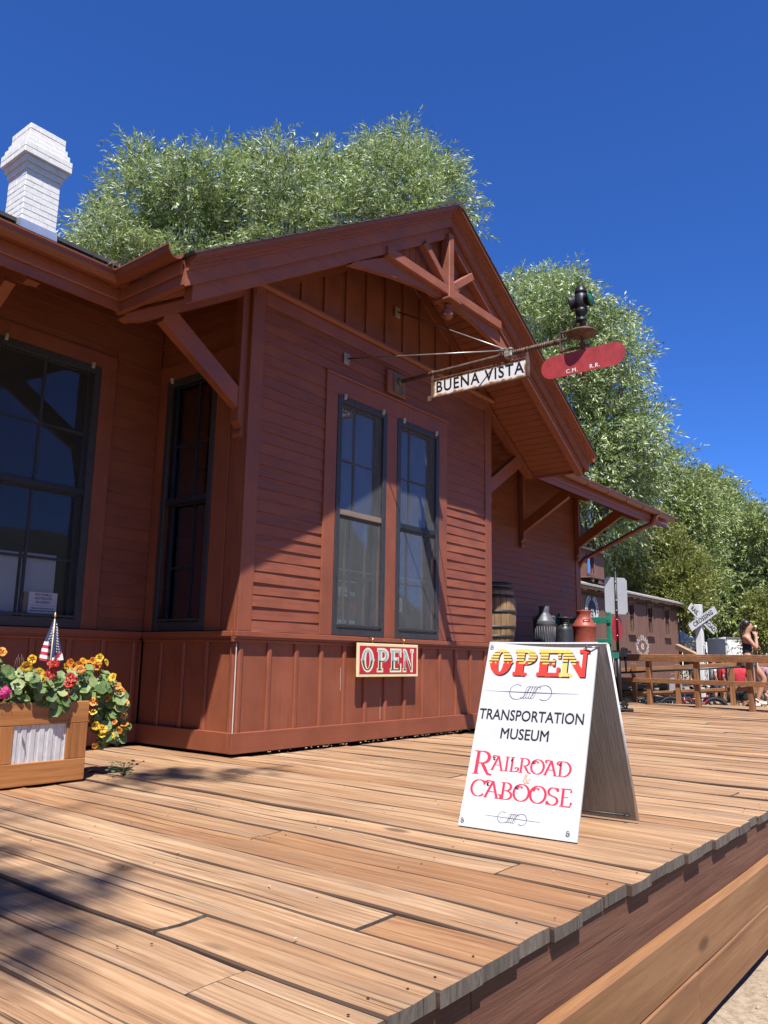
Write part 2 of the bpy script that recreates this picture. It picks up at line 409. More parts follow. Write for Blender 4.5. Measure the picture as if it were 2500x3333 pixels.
# ------------------------------------------------------------------ platform
plat = thing('wooden_platform', 'low boardwalk of weathered reddish planks in front of the depot', 'platform', (2, -2, 0))
PITCH_B = .2118; X_END = 11.75
dk = MB(); nails = dk
JOINTS = {}                                               # butt joints seen in the photo: plank index -> y
def bidx(x): return math.floor((x+1.54)/PITCH_B)
for xm, yj in ((-2.93, -3.115), (-3.15, -3.535), (-2.54, -3.547), (-1.72, -3.54), (1.2, -3.68)): JOINTS[bidx(xm)] = yj
bx0 = bidx(-9.5); bx1 = bidx(X_END)
walk = 0.0
for b in range(bx0, bx1+1):
    xa, xb = -1.54+b*PITCH_B+.0043, -1.54+(b+1)*PITCH_B-.0043
    xm = (xa+xb)/2
    yfar = 1.33 if not (0 < xm < W) else .05
    if xm > 9.9: yfar = 1.9
    walk = .86*walk+random.gauss(0, .0022)
    zb = walk-(.010 if xm > -.6 else 0)-(.006 if xm > 0 else 0)
    y0 = -E_+random.gauss(0, .008)
    js = [JOINTS[b]] if b in JOINTS else ([random.uniform(-2.4, .4)] if random.random() < .35 else [])
    segs = []; last = y0
    for j in js: segs.append((last, j-.012)); last = j+.004
    segs.append((last, yfar))
    cup = random.uniform(-.004, .007); ph = random.uniform(0, 6); amp = random.uniform(.001, .0035)
    for ya, yb in segs:
        rnd = random.random(); n = max(3, int((yb-ya)/.16)); dz0 = random.gauss(0, .004) if len(segs) > 1 else 0
        rings = []
        for i in range(n+1):
            y = ya+(yb-ya)*i/n; zt = zb+dz0+amp*math.sin(y*2.1+ph)+.002*math.sin(y*6+ph*2)
            e = .0025*math.sin(y*7+ph)
            top = [(xa+e, zt-.006), (xa+.005+e, zt), (xa+.05, zt-cup*.6), (xm, zt-cup), (xb-.05, zt-cup*.6), (xb-.005-e, zt), (xb-e, zt-.006)]
            prof = top+[(xb, zt-.043), (xa, zt-.043)]
            rings.append([(px_, y, pz_) for px_, pz_ in prof])
        nv = len(dk.v); dk.sweep(rings, True, False, rnd)
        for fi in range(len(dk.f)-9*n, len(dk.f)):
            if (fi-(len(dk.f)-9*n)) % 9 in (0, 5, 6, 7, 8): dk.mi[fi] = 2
        for rg, sgn in ((rings[0], 1), (rings[-1], -1)):   # the sawn ends, weathered grey
            dk.cur = 1; dk.add(rg, [tuple(range(9)) if sgn > 0 else tuple(range(9))[::-1]], rnd); dk.cur = 0
    for y in (-3.93, -3.2, -2.45, -1.7, -.95, -.2, .5):
        if y < yfar and xm < 6:
            for q in (.05, .16):
              if random.random() < .55: dk.cur = 3; nails.lathe([(.0042, .0), (.0038, .0012), (.0001, .0015)], (xa+q+random.gauss(0, .014), y+random.gauss(0, .035), zb+.0012), 6); dk.cur = 0
part(dk, 'decking', [M_DECK, M_DECKEND, M_SEAM, plain('nail_iron', (.05, .035, .03), .6, .6, .3, 30, 0)], plat)
def wavy_board(name, y0, y1, za, zb, mat, wob=.006, xs_=None):
    m = MB(); xs2 = xs_ or [-9.5, -5.1, -2.62, 3.4, 7.9, X_END]
    for xa, xb in zip(xs2[:-1], xs2[1:]):
        n = max(2, int((xb-xa)/.25)); rings = []; ph = random.uniform(0, 6)
        for i in range(n+1):
            x = xa+.002+(xb-xa-.004)*i/n; dz = wob*math.sin(x*1.7+ph)+wob*.5*math.sin(x*4.1+ph)
            rings.append([(x, y0, za+dz*.5), (x, y0, zb-.006+dz), (x, y0+.006, zb+dz), (x, y1, zb+dz), (x, y1, za+dz*.5)])
        m.sweep(rings[::-1], True, True)
    return part(m, name, mat, plat)
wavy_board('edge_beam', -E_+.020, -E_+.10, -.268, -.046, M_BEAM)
wavy_board('skirt_board', -E_-.028, -E_+.018, -.463, -.262, M_SKIRT, .003)
wavy_board('skirt_board', -E_-.034, -E_+.012, -.668, -.470, M_SKIRT, .003, [-9.5, -4.2, -.9, 4.9, X_END])
m = MB(); m.box(-9.4, X_END-.05, -E_+.11, 1.9, -.70, -.052); part(m, 'underdeck_fill', plain('underdeck_shade', (.03, .02, .015), .9), plat)  # solid block; its near-black colour stands in for shade in the plank gaps
m = MB(); m.box(X_END-.045, X_END+.0, -E_+.02, 1.9, -.26, -.046); m.box(X_END-.047, X_END+.002, -E_+.02, 1.9, -.66, -.27); part(m, 'end_board', M_BEAM, plat)

# ------------------------------------------------------------------ depot building
depot = thing('depot_building', 'old rust red wooden railway depot with gabled bay and shingled roof', 'building', (2.1, 3, 0))
RT = lambda x: 3.64+.606*(3.46-abs(x-2.1))               # bay roof, top and underside
RU = lambda x: RT(x)-.20
MT = lambda y: 3.64+.60*y                                # main roof front slope
MU = lambda y: MT(y)-.20
L_, RIDGE = 9.80, 3.65
class WF:
    def __init__(s, o, u, n): s.o, s.u, s.n = np.array(o, float), np.array(u, float), np.array(n, float)
    def p(s, u, n, z): return s.o+s.u*u+s.n*n+np.array([0, 0, z])
    def box(s, mb, u0, u1, n0, n1, z0, z1, rnd=None, bev=0):
        return mb.obox(s.p((u0+u1)/2, (n0+n1)/2, (z0+z1)/2), s.u*abs(u1-u0)/2, s.n*abs(n1-n0)/2, (0, 0, abs(z1-z0)/2), rnd, bev)
FRONT = WF((0, 0, 0), (1, 0, 0), (0, -1, 0)); MAIN = WF((0, D_, 0), (1, 0, 0), (0, -1, 0))
LEFT = WF((0, 0, 0), (0, 1, 0), (-1, 0, 0)); RIGHT = WF((W, 0, 0), (0, 1, 0), (1, 0, 0)); ENDW = WF((L_, D_, 0), (0, 1, 0), (1, 0, 0))
ZS = 1.026; LAP = .1068
def intervals(u0, u1, cuts):
    out = [(u0, u1)]
    for a, b in cuts:
        nx = []
        for p_, q_ in out:
            if b <= p_ or a >= q_: nx.append((p_, q_)); continue
            if a > p_: nx.append((p_, a))
            if b < q_: nx.append((b, q_))
        out = nx
    return [(a, b) for a, b in out if b-a > .01]
def lap_wall(mb, F, u0, u1, z0, z1, opens=(), worn=0.0):
    z = z0
    while z < z1-.01:
        zt = min(z+LAP, z1)
        for a, b in intervals(u0, u1, [(o[0], o[1]) for o in opens if o[2] < zt-.03 and o[3] > z+.03]):
            while a < b-.001:                             # long courses are pieced
                e = b if b-a < 3.2 or random.random() < .3 else a+random.uniform(1.4, b-a-.5)
                th = .0135+random.uniform(-.002, .004); dz = random.gauss(0, .0018); rr = random.random(); k = max(1, int((e-a)/.35))
                rings = []; ph = random.uniform(0, 6)
                for i in range(k+1):
                    u = a+.001+(e-a-.002)*i/k; q = .0015*math.sin(u*5+ph)*(1+worn*2)
                    rings.append([F.p(u, -.004, z+dz), F.p(u, th+q, z+dz+q), F.p(u, th+q-.001, z+dz+.006+q), F.p(u, .003, zt+.004), F.p(u, -.004, zt+.004)])
                mb.sweep(rings, True, True, rr); a = e
        z = zt
def sheath(mb, F, u0, u1, z0, z1, opens, th=.1):
    us = sorted({u0, u1, *[o[0] for o in opens], *[o[1] for o in opens]})
    for a, b in zip(us[:-1], us[1:]):
        oz = [(o[2], o[3]) for o in opens if o[0] <= a+1e-6 and o[1] >= b-1e-6]
        for p_, q_ in intervals(z0, z1, oz): F.box(mb, a, b, -th, -.006, p_, q_)
TOPB = 4.20
oF = [(1.174, 1.991, ZS, 3.474), (2.179, 3.006, ZS, 3.474)]; cF = [(1.0, 3.18, ZS, 3.66)]
oM = [(-1.72, -.693, ZS, 3.474)]; cM = [(-1.90, -.52, ZS, 3.64)]
oL = [(.42, 1.18, ZS, 3.50)]; cL = [(.21, 1.334, ZS, 3.66)]
m = MB(); lap_wall(m, FRONT, .135, W-.125, ZS+.004, TOPB-.13, cF, .5); sheath(m, FRONT, 0, W, 0, TOPB, oF); part(m, 'bay_front_wall', M_H, depot)
m = MB(); lap_wall(m, LEFT, .2, 1.33, 3.66, 4.3, []); sheath(m, LEFT, .10, 1.33, 0, 4.3, oL); part(m, 'bay_side_wall', M_HY, depot)
m = MB(); lap_wall(m, RIGHT, .13, 1.33, ZS+.004, 4.3, []); sheath(m, RIGHT, .10, 1.33, 0, 4.3, []); part(m, 'bay_side_wall', M_HY, depot)
m = MB(); lap_wall(m, MAIN, -7, -.02, ZS+.004, 4.4, cM); sheath(m, MAIN, -7, -.10, 0, 4.43, oM); part(m, 'main_wall', M_H, depot)
m = MB(); lap_wall(m, MAIN, W+.02, L_-.13, ZS+.004, 4.4, []); sheath(m, MAIN, W+.1, L_, 0, 4.43, []); part(m, 'main_wall', M_H, depot)
m = MB(); lap_wall(m, ENDW, .14, 4.63, -.3, 4.3, []); m.prism([(D_+.0, -.7), (5.97, -.7), (5.97, 4.43), (RIDGE, 5.6), (D_, 4.30)], 0, L_-.1, L_-.006); part(m, 'end_wall', M_HY, depot)
m = MB(); m.box(-7, L_-.11, 5.9, 5.97, -.7, 4.4); m.box(-7, -6.9, D_+.1, 5.9, -.7, 4.4); part(m, 'back_wall', M_H, depot)
m = MB(); m.box(-6.9, L_-.12, D_+.12, 5.88, -.02, .02); m.box(.02, W-.02, .12, D_+.12, -.019, .021); m.box(-6.9, L_-.12, D_+.12, 5.88, 4.1, 4.13); m.box(.02, W-.02, .12, D_+.11, 4.10, 4.13)
m.box(W-.13, W-.105, .12, D_+.1, .022, 4.09); m.box(-6.8, L_-.14, 5.80, 5.86, .022, 4.09)
part(m, 'interior_lining', plain('unlit_interior', (.045, .040, .038), .8), depot)  # near-black lining put in so the unlit rooms look dark
# corner boards, frieze, gable boards
m = MB()
FRONT.box(m, -.022, .135, -.02, .022, ZS+.002, TOPB, bev=.003); LEFT.box(m, .021, .105, -.02, .021, ZS+.002, 4.25, bev=.003); LEFT.box(m, .108, .205, -.02, .016, ZS+.002, 4.25, bev=.003); part(m, 'corner_board', M_V, depot); m = MB()
FRONT.box(m, W-.125, W+.022, -.02, .022, ZS+.002, TOPB, bev=.003); RIGHT.box(m, .021, .125, -.02, .021, ZS+.002, 4.25, bev=.003); part(m, 'corner_board', M_V, depot); m = MB()
MAIN.box(m, L_-.13, L_+.022, -.02, .022, -.3, 4.3, bev=.003); ENDW.box(m, .021, .14, -.02, .021, -.3, 4.3, bev=.003)
part(m, 'corner_board', M_V, depot)
m = MB(); FRONT.box(m, .137, W-.127, -.01, .020, TOPB-.13, TOPB-.002, bev=.003)
m.prism([(-.075, TOPB+.045), (-.075, TOPB+.02), (-.045, TOPB), (.0, TOPB), (.0, TOPB+.075), (-.03, TOPB+.075)], 0, -.06, W+.06); part(m, 'frieze_molding', M_TRIM, depot)
m = MB(); m.prism([(0, TOPB+.02), (W, TOPB+.02), (W, RU(W)-.0), (2.1, RU(2.1)), (0, RU(0))], 1, .0, .1)
x = .28
while x < W-.1:
    if RU(x)-(TOPB+.07) > .1: m.box(x-.022, x+.022, -.024, -.001, TOPB+.077, RU(x)-.01)
    x += .335
part(m, 'gable_wall', M_V, depot)
m = MB()
for xa, xb in ((0, 2.1), (W, 2.1)): m.prism([(xa, RU(xa)-.15), (xb, RU(xb)-.15), (xb, RU(xb)-.004), (xa, RU(xa)-.004)], 1, -.03, -.002)
part(m, 'gable_frieze', M_TRIM, depot)
# wainscot, shelf and skirt round the bay and along the main wall
def wainscot(F, u0, u1, first, flip=False, vend=None):
    m = MB(); F.box(m, u0, u1, -.1, .004, .16, .95)
    part(m, 'wainscot', M_V, depot); m = MB(); u = first
    while u < u1-.03:
        if u > u0-.04: 
            hw = .029; zt = .945
            m.sweep([[F.p(u-hw, .004, z), F.p(u-hw, .018, z), F.p(u-hw*.45, .027, z), F.p(u+hw*.45, .027, z), F.p(u+hw, .018, z), F.p(u+hw, .004, z)] for z in (.166+random.uniform(0, .01), zt)], True, True)
        u += .3365+random.gauss(0, .004)
    part(m, 'battens', M_V, depot)
wainscot(FRONT, 0, W, .034); wainscot(LEFT, 0, D_-.01, .034); wainscot(RIGHT, 0, D_-.01, .034); wainscot(MAIN, -7, -.02, -6.85); wainscot(MAIN, W+.02, L_, W+.25)
m = MB()
def shelf(F, u0, u1):
    F.box(m, u0, u1, -.0, .068, .978, 1.024, bev=.004); F.box(m, u0, u1, -.0, .052, .958, .9775); F.box(m, u0, u1, -.0, .036, .932, .9575, bev=.004)
shelf(FRONT, -.068, W+.068); shelf(LEFT, .0, D_-.04); shelf(RIGHT, .0, D_-.04); shelf(MAIN, -7, -.071); shelf(MAIN, W+.071, L_+.02)
part(m, 'water_table', M_TRIM, depot)
m = MB(); FRONT.box(m, -.054, W+.054, .0, .054, .012, .18, bev=.003); LEFT.box(m, .001, D_-.056, .0, .0535, .012, .1795, bev=.003); RIGHT.box(m, .001, D_-.056, .0, .0535, .012, .1795, bev=.003)
MAIN.box(m, -7, -.0, .0, .053, .012, .179, bev=.003); MAIN.box(m, W, L_, .0, .053, .012, .179, bev=.003); part(m, 'skirting', M_TRIM, depot)
m = MB(); m.obox((-.0275, -.0275, .55), (.003, 0, 0), (0, .003, 0), (0, 0, .37)); part(m, 'caulk_line', plain('white_caulk', (.7, .68, .64), .7), depot)
for u, za, zb in ((1.35, .5, .72), (1.98, .2, .42), (2.36, .22, .36)):
    m = MB(); FRONT.box(m, u-.0045, u-.002, .003, .0055, za, zb); part(m, 'caulk_line', M_CAULK, depot)
m = MB()                                                  # chips and dry straw along the foot of the bay
for i in range(110):
    if random.random() < .6: x, y = random.uniform(.3, 3.6), -.06-abs(random.gauss(0, .05))
    else: x, y = random.uniform(-4, 4), random.uniform(-3.9, -.1)
    a = random.uniform(0, 6.3); l = random.uniform(.003, .010); m.obox((x, y, .006), (l*math.cos(a), l*math.sin(a), 0), (-.002*math.sin(a), .002*math.cos(a), .001), (0, 0, .0012))
tag(m.build('wood_chips', plain('pale_chips', (.50, .40, .28), .9, 0, .3, 60, 0)), kind='stuff')

# windows: casing > screen frame, sash, pane, screen, clip
M_CLIP = plain('pale_metal_clip', (.55, .52, .46), .5, .3)
def window(F, u0, u1, cas, z0, z1, clips, screen=True, vm=.42, casing=None, midmat=None):
    m = MB()
    if casing:
        for a, b, za, zb in casing: F.box(m, a, b, -.01, .028, za, zb, bev=.003)
    F.box(m, u0, u1, -.10, -.07, z0-.0, z0+.03)
    root = part(m, 'window', M_V if casing else M_NAVY, depot)
    fw = .068; m = MB()
    F.box(m, u0+.002, u0+fw, .0, .034, z0+.003, z1, bev=.003); F.box(m, u1-fw, u1-.002, .0, .034, z0+.003, z1, bev=.003)
    F.box(m, u0+fw, u1-fw, .001, .033, z1-fw, z1-.001, bev=.003); F.box(m, u0+fw, u1-fw, .001, .033, z0+.004, z0+.088, bev=.003)
    F.box(m, u0+fw-.012, u1-fw+.012, .030, .046, z0+.094, z0+.116, bev=.004)
    mb_ = MB(); F.box(mb_, u0+fw, u1-fw, .004, .024, 2.235, 2.29, bev=.003)
    def sub(mb, name, mat):
        o = mb.build(name, mat); o.parent = root; return o
    sub(m, 'screen_frame', M_NAVY); sub(mb_, 'middle_bar', midmat or M_SASH)
    a, b = u0+.045, u1-.045; m = MB(); zm = 2.255
    for lo, hi, n_ in ((z0+.02, zm+.02, -.052), (zm-.02, z1-.02, -.030)):
        F.box(m, a, a+.045, n_-.03, n_, lo, hi); F.box(m, b-.045, b, n_-.03, n_, lo, hi)
        F.box(m, a+.045, b-.045, n_-.029, n_-.001, lo, lo+.06); F.box(m, a+.045, b-.045, n_-.029, n_-.001, hi-.05, hi)
        c = u0+(u1-u0)*vm; F.box(m, c-.011, c+.011, n_-.024, n_-.006, lo+.06, hi-.05)
        hz = lo+(hi-lo)*.475; F.box(m, a+.045, b-.045, n_-.023, n_-.007, hz-.011, hz+.011)
    sub(m, 'sash', M_SASH)
    m = MB()
    for lo, hi, n_ in ((z0+.07, zm-.01, -.068), (zm+.01, z1-.06, -.046)): F.box(m, a+.03, b-.03, n_-.003, n_, lo, hi)
    sub(m, 'pane', M_GLASS2 if screen is True else M_GLASS)
    if screen:
        m = MB(); F.box(m, u0+fw-.01, u1-fw+.01, .008, .0088, z0+.08, z1-fw+.01); sub(m, 'screen', M_SCREEN2 if screen == 'fine' else M_SCREEN)
    for u in clips:
        m = MB(); F.box(m, u-.014, u+.014, .028, .052, z1-.035, z1+.025, bev=.004); F.box(m, u-.009, u+.009, .05, .062, z1-.012, z1+.018, bev=.003); sub(m, 'clip', M_CLIP)
    return root
head = [(1.0, 3.18, 3.476, 3.66)]
window(FRONT, 1.174, 1.991, None, ZS, 3.474, (1.27, 1.905), midmat=wood('bare_brown_rail', (.10, .07, .05), (.22, .16, .12), (.32, .25, .2), 0), casing=[(1.0, 1.172, ZS+.002, 3.475)]+head)
window(FRONT, 2.179, 3.006, None, ZS, 3.474, (2.285, 2.925), vm=.38, casing=[(1.993, 2.177, ZS+.002, 3.4745), (3.008, 3.178, ZS+.002, 3.475)])
m = MB(); FRONT.box(m, .985, 3.195, -.0, .048, 3.662, 3.69, bev=.006); part(m, 'drip_cap', M_TRIM, depot)
window(MAIN, -1.72, -.693, None, ZS, 3.474, (-1.615, -.79), screen='fine', vm=.50, casing=[(-1.90, -1.722, ZS+.002, 3.475), (-.691, -.53, ZS+.002, 3.475), (-1.90, -.53, 3.4755, 3.62)])
window(LEFT, .42, 1.18, None, ZS, 3.50, (1.1,), screen=False, vm=.45, casing=[(.208, .418, ZS+.002, 3.501), (1.182, 1.315, ZS+.002, 3.501), (.208, 1.315, 3.502, 3.66)])
m = MB()
for x in (1.46, 1.78, 2.52, 2.83): m.box(x-.010, x+.010, .080, .094, 1.1, 2.2)
m.box(1.2, 1.95, .078, .096, 1.69, 1.703); m.box(2.2, 2.98, .078, .096, 1.69, 1.703)
part(m, 'inner_mullions', plain('ochre_interior_wood', (.42, .31, .17), .6), depot)

# roof
def slab(mb, plan, top, t):
    n = len(plan); vs = [(x, y, top(x, y)) for x, y in plan]+[(x, y, top(x, y)-t) for x, y in plan]
    ar = sum(plan[i][0]*plan[(i+1) % n][1]-plan[(i+1) % n][0]*plan[i][1] for i in range(n))
    fs = [tuple(range(n)), tuple(range(2*n-1, n-1, -1))]+[(i, n+i, n+(i+1) % n, (i+1) % n) for i in range(n)]
    if ar < 0: fs = [f[::-1] for f in fs]
    mb.add(vs, fs)
VY = (5.737-3.64)/.60
bt = lambda x, y: RT(x); mt = lambda x, y: MT(y); mtb = lambda x, y: MT(2*RIDGE-y)
XE0, XE1 = -1.36, 5.56
pl = [(XE0, -.76), (2.1, -.76), (2.1, VY), (XE0, 0.0)]; pr = [(2.1, -.76), (XE1, -.76), (XE1, 0.0), (2.1, VY)]
pm = [(-8, 0), (XE0, 0), (2.1, VY), (XE1, 0), (11.05, 0), (11.05, RIDGE), (-8, RIDGE)]; pb = [(-8, RIDGE), (11.05, RIDGE), (11.05, 7.3), (-8, 7.3)]
m = MB()
for pp, ff in ((pl, bt), (pr, bt), (pm, mt), (pb, mtb)): slab(m, pp, ff, .175)
roof = part(m, 'roof', M_TRIM, depot)
m = MB()                                                  # shingle courses: long thin steps, every one a little uneven at its edge
def course(p0, p1, up, w_, nrm, k, lim0=None):
    p0, p1, up, nrm = (np.array(q, float) for q in (p0, p1, up, nrm)); L = np.linalg.norm(p1-p0); n = max(1, int(L/.3)); t = (p1-p0)/L
    for i in range(n):
        a, b = i*L/n+.003, (i+1)*L/n-.003; j = random.gauss(0, .006); z = nrm*.0012*(k % 2)
        A, B = p0+t*a-up*j+z, p0+t*b-up*j+z; h = .016+random.uniform(0, .006)
        m.add([A, B, B+up*(w_+.03), A+up*(w_+.03), A+nrm*h, B+nrm*h, B+up*(w_+.03)+nrm*.004, A+up*(w_+.03)+nrm*.004], [(0, 1, 2, 3)[::-1], (4, 5, 6, 7), (0, 4, 7, 3)[::-1], (1, 2, 6, 5)[::-1], (0, 1, 5, 4)])
q = .145; sl_ = math.hypot(1, .606); up_m = np.array([0, 1, .6])/math.hypot(1, .6); nm = np.array([0, -.6, 1])/math.hypot(1, .6)
k = 0; s_ = -.03
while s_ < RIDGE*math.hypot(1, .6):
    y = s_/math.hypot(1, .6); z = MT(y)+.003; xv = XE0+max(0, y)/VY*(2.1-XE0)
    if y < VY:
        course((-8, y, z), (min(xv, 2.1), y, z), up_m, q, nm, k); course((max(4.2-xv, 2.1), y, z), (11.08, y, z), up_m, q, nm, k)
    else: course((-8, y, z), (11.08, y, z), up_m, q, nm, k)
    s_ += q; k += 1
for sg in (-1, 1):
    s_ = -.03; up_b = np.array([-sg, 0, .606])/sl_; nb = np.array([sg*.606, 0, 1])/sl_
    while s_ < 3.46*sl_-.02:
        dx = 3.46-s_/sl_; x = 2.1+sg*dx; yv = max(0, (3.46-dx)/3.46*VY); z = RT(min(max(x, XE0), XE1))+.003 if s_ > 0 else RT(XE0)-.03*.5
        a, b = (x, -.925, z), (x, yv, z)
        course(b, a, up_b, q, nb, k) if sg < 0 else course(a, b, up_b, q, nb, k)
        s_ += q; k += 1
o = m.build('shingles', M_SHIN); o.parent = roof
m = MB(); m.box(-8, 11.05, RIDGE-.12, RIDGE+.12, MT(RIDGE)-.02, MT(RIDGE)+.03); m.box(2.0, 2.2, -.92, VY+.1, 5.737-.03, 5.737+.028); o = m.build('ridge_cap', M_SHIN); o.parent = roof
# soffit planks
m = MB(); sp = .104
def soff_bay(sg):
    s_ = 0.02
    while s_ < 3.46*sl_-.05:
        xa = 2.1+sg*(3.46-s_/sl_); xb = 2.1+sg*(3.46-(s_+sp-.009)/sl_); xm = (xa+xb)/2
        yv = (3.46-abs(xm-2.1))/3.46*VY; ye = min(yv-.01, D_) if not (0 < xm < W) else -.035
        if ye > -.74:
            rr = random.random(); j = random.uniform(0, .002)
            m.add([(xa, -.745, RU(xa)+.01-j), (xb, -.745, RU(xb)+.01-j), (xb, ye, RU(xb)+.01-j), (xa, ye, RU(xa)+.01-j), (xa, -.745, RU(xa)+.03), (xb, -.745, RU(xb)+.03), (xb, ye, RU(xb)+.03), (xa, ye, RU(xa)+.03)],
                  [(0, 3, 2, 1), (4, 5, 6, 7), (0, 1, 5, 4), (1, 2, 6, 5), (2, 3, 7, 6), (3, 0, 4, 7)] if sg < 0 else [(0, 1, 2, 3), (7, 6, 5, 4), (4, 5, 1, 0), (5, 6, 2, 1), (6, 7, 3, 2), (7, 4, 0, 3)], rr)
        s_ += sp
soff_bay(-1); soff_bay(1); o = m.build('soffit', M_HY); o.parent = roof
m = MB(); s_ = .02
while s_ < D_*1.166:
    ya, yb = s_/1.166, (s_+sp-.009)/1.166; rr = random.random(); xv = XE0+ya/VY*3.46
    for xa, xb in ((-8, xv-.02), (4.2-xv+.02, 11.02)):
        vs = [(xa, ya, MU(ya)+.01), (xb, ya, MU(ya)+.01), (xb, yb, MU(yb)+.01), (xa, yb, MU(yb)+.01)]
        m.add(vs+[(p_[0], p_[1], p_[2]+.02) for p_ in vs], [(0, 3, 2, 1), (4, 5, 6, 7), (0, 1, 5, 4), (1, 2, 6, 5), (2, 3, 7, 6), (3, 0, 4, 7)], rr)
    s_ += sp
o = m.build('soffit', M_H); o.parent = roof
# rake boards and eave fascias
m = MB()
def rake(ya, yb, ta, tb, x_in=0.0, inset=0.0):
    for sg in (-1, 1):
        xe = 2.1+sg*(3.46-inset); xi = 2.1+sg*x_in
        m.prism([(xe, RT(xe)-tb), (xi, RT(xi)-tb), (xi, RT(xi)-ta), (xe, RT(xe)-ta)] if sg < 0 else [(xi, RT(xi)-tb), (xe, RT(xe)-tb), (xe, RT(xe)-ta), (xi, RT(xi)-ta)], 1, ya, yb)
rake(-.800, -.762, .02, .222); rake(-.885, -.8005, .0, .048); rake(-.850, -.8005, .0485, .078); rake(-.822, -.8003, .0785, .105); rake(-.908, -.8855, -.004, .034)
o = m.build('rake_board', M_TRUSS); o.parent = roof
m = MB(); rake(-.755, -.66, .18, .35, 0, .10); o = m.build('rake_rafter', M_TRUSS); o.parent = roof
for xa, xb, xc, xd in ((-8, XE0-.001, -8, XE0-.02), (XE1+.001, 10.5, XE1+.02, 10.5)):
    m = MB(); m.box(xa, xb, -.024, -.003, 3.425, 3.625); m.box(xc, xd, -.045, -.0245, 3.50, 3.61, bev=.008); o = m.build('eave_fascia', M_TRIM); o.parent = roof
for x, sg in ((XE0, -1), (XE1, 1)):
    m = MB(); m.box(x-.02, x+.02, -.798, .038, 3.424, 3.626); m.box(x+sg*.021, x+sg*.043, -.797, -.02, 3.50, 3.61, bev=.008); o = m.build('eave_fascia', M_TRIM); o.parent = roof
m = MB()
for ya, yb in ((0, RIDGE), (RIDGE, 7.3)):
    zf = (lambda y: MT(y)) if yb == RIDGE else (lambda y: MT(2*RIDGE-y))
    m.prism([(ya, zf(ya)-.20), (yb, zf(yb)-.20), (yb, zf(yb)-.01), (ya, zf(ya)-.01)], 0, 11.052, 11.09)
o = m.build('rake_board', M_TRIM); o.parent = roof
# gable truss
m = MB(); c = 2.1
m.box(c-1.10, c+1.10, -.79, -.70, 4.695, 4.80, bev=.006); truss = part(m, 'gable_truss', M_TRUSS, depot)
m = MB()
up_ = [(-1.52, RT(c+1.52)-.35), (-1.07, 4.70), (1.07, 4.70), (1.52, RT(c+1.52)-.35)]
lo_ = [(1.60, 4.40), (1.25, 4.48), (.9, 4.555), (.5, 4.62), (.15, 4.65), (-.15, 4.65), (-.5, 4.62), (-.9, 4.555), (-1.25, 4.48), (-1.60, 4.40)]
m.prism([(c+a, b) for a, b in (up_+lo_)][::-1], 1, -.735, -.675); o = m.build('arched_brace', M_TRUSS); o.parent = truss; rel(o, depot); o.parent = truss; o.location = (0, 0, 0)
m = MB(); m.box(c-.048, c+.048, -.805, -.69, 4.64, RT(c)-.31, bev=.008); m.box(c-.115, c+.115, -.855, -.64, 4.618, 4.642, bev=.004)
o = m.build('king_post', M_TRUSS); o.parent = truss
m = MB()
for sg in (-1, 1): m.beam((c+sg*.05, -.745, 4.81), (c+sg*.47, -.745, 5.12), .085, .085, up=(0, 1, 0), bev=.006)
o = m.build('strut', M_TRUSS); o.parent = truss
m = MB(); m.lathe([(.022, .19), (.03, .17), (.045, .155), (.02, .135), (.022, .125), (.05, .12), (.056, .108), (.05, .1), (.058, .092), (.06, .08), (.055, .073), (.06, .066), (.06, .055), (.055, .03), (.035, .01), (.005, .0)][::-1], (c, -.748, 4.43), 20)
o = m.build('pendant', M_TRUSS); o.parent = truss
m = MB(); c = 2.1
for sg in (-1, 1):
    for k in range(11):
        if sg < 0 and k < 9:
            xa, xb = c-1.0+k*.107, c-1.0+(k+1)*.107-.006; m.prism([(xa, 4.665), (xb, 4.665), (xb, RT(xb)-.30), (xa, RT(xa)-.30)], 1, -.655, -.642)
        elif sg > 0:
            za, zb = 4.665+k*.072, 4.665+(k+1)*.072-.005; xe = lambda z: c+3.46-(z+.30-3.64)/.606
            if xe(zb) > c+.03: m.prism([(c, za), (xe(za), za), (xe(zb), zb), (c, zb)], 1, -.655, -.642)
o = m.build('gable_infill', M_TRUSS); o.parent = truss
# eave brackets
def bracket(px, py, ox, oy, name='eave_bracket'):
    o = np.array([px, py, 0.0]); d = np.array([ox, oy, 0.0]); t = np.array([-oy, ox, 0.0])
    pt = lambda s, z, q=0: o+d*s+t*q+np.array([0, 0, z]); h = .05
    def pr(mb, poly, h=h): mb.sweep([[pt(s, z, q) for s, z in poly] for q in (-h, h)], True, True)
    m = MB(); zt = lambda s: 4.235-.603*s
    pr(m, [(.05, zt(.05)), (1.30, zt(1.30)), (1.31, zt(1.3)-.03), (1.25, zt(1.3)-.045), (1.20, zt(1.3)-.02), (1.10, zt(1.1)-.105), (.05, zt(.05)-.105)][::-1], .046)
    root = part(m, name, M_TRIM, depot)
    m = MB(); pr(m, [(.025, 3.0), (.11, 3.0), (.95, 3.52), (.93, 3.58), (.80, 3.64), (.025, 3.14)], .042); x = m.build('brace', M_TRIM); x.parent = root
    m = MB(); pr(m, [(.025, 2.74), (.06, 2.74), (.075, 2.77), (.07, 2.80), (.055, 2.82), (.075, 2.85), (.105, 2.88), (.105, 4.17), (.025, 4.2)]); x = m.build('wall_post', M_V); x.parent = root
for a in ((0.0, .07, -1, 0), (W, .07, 1, 0), (-2.05, D_, 0, -1), (-5.4, D_, 0, -1), (7.47, D_, 0, -1), (9.70, D_, 0, -1)): bracket(*a)
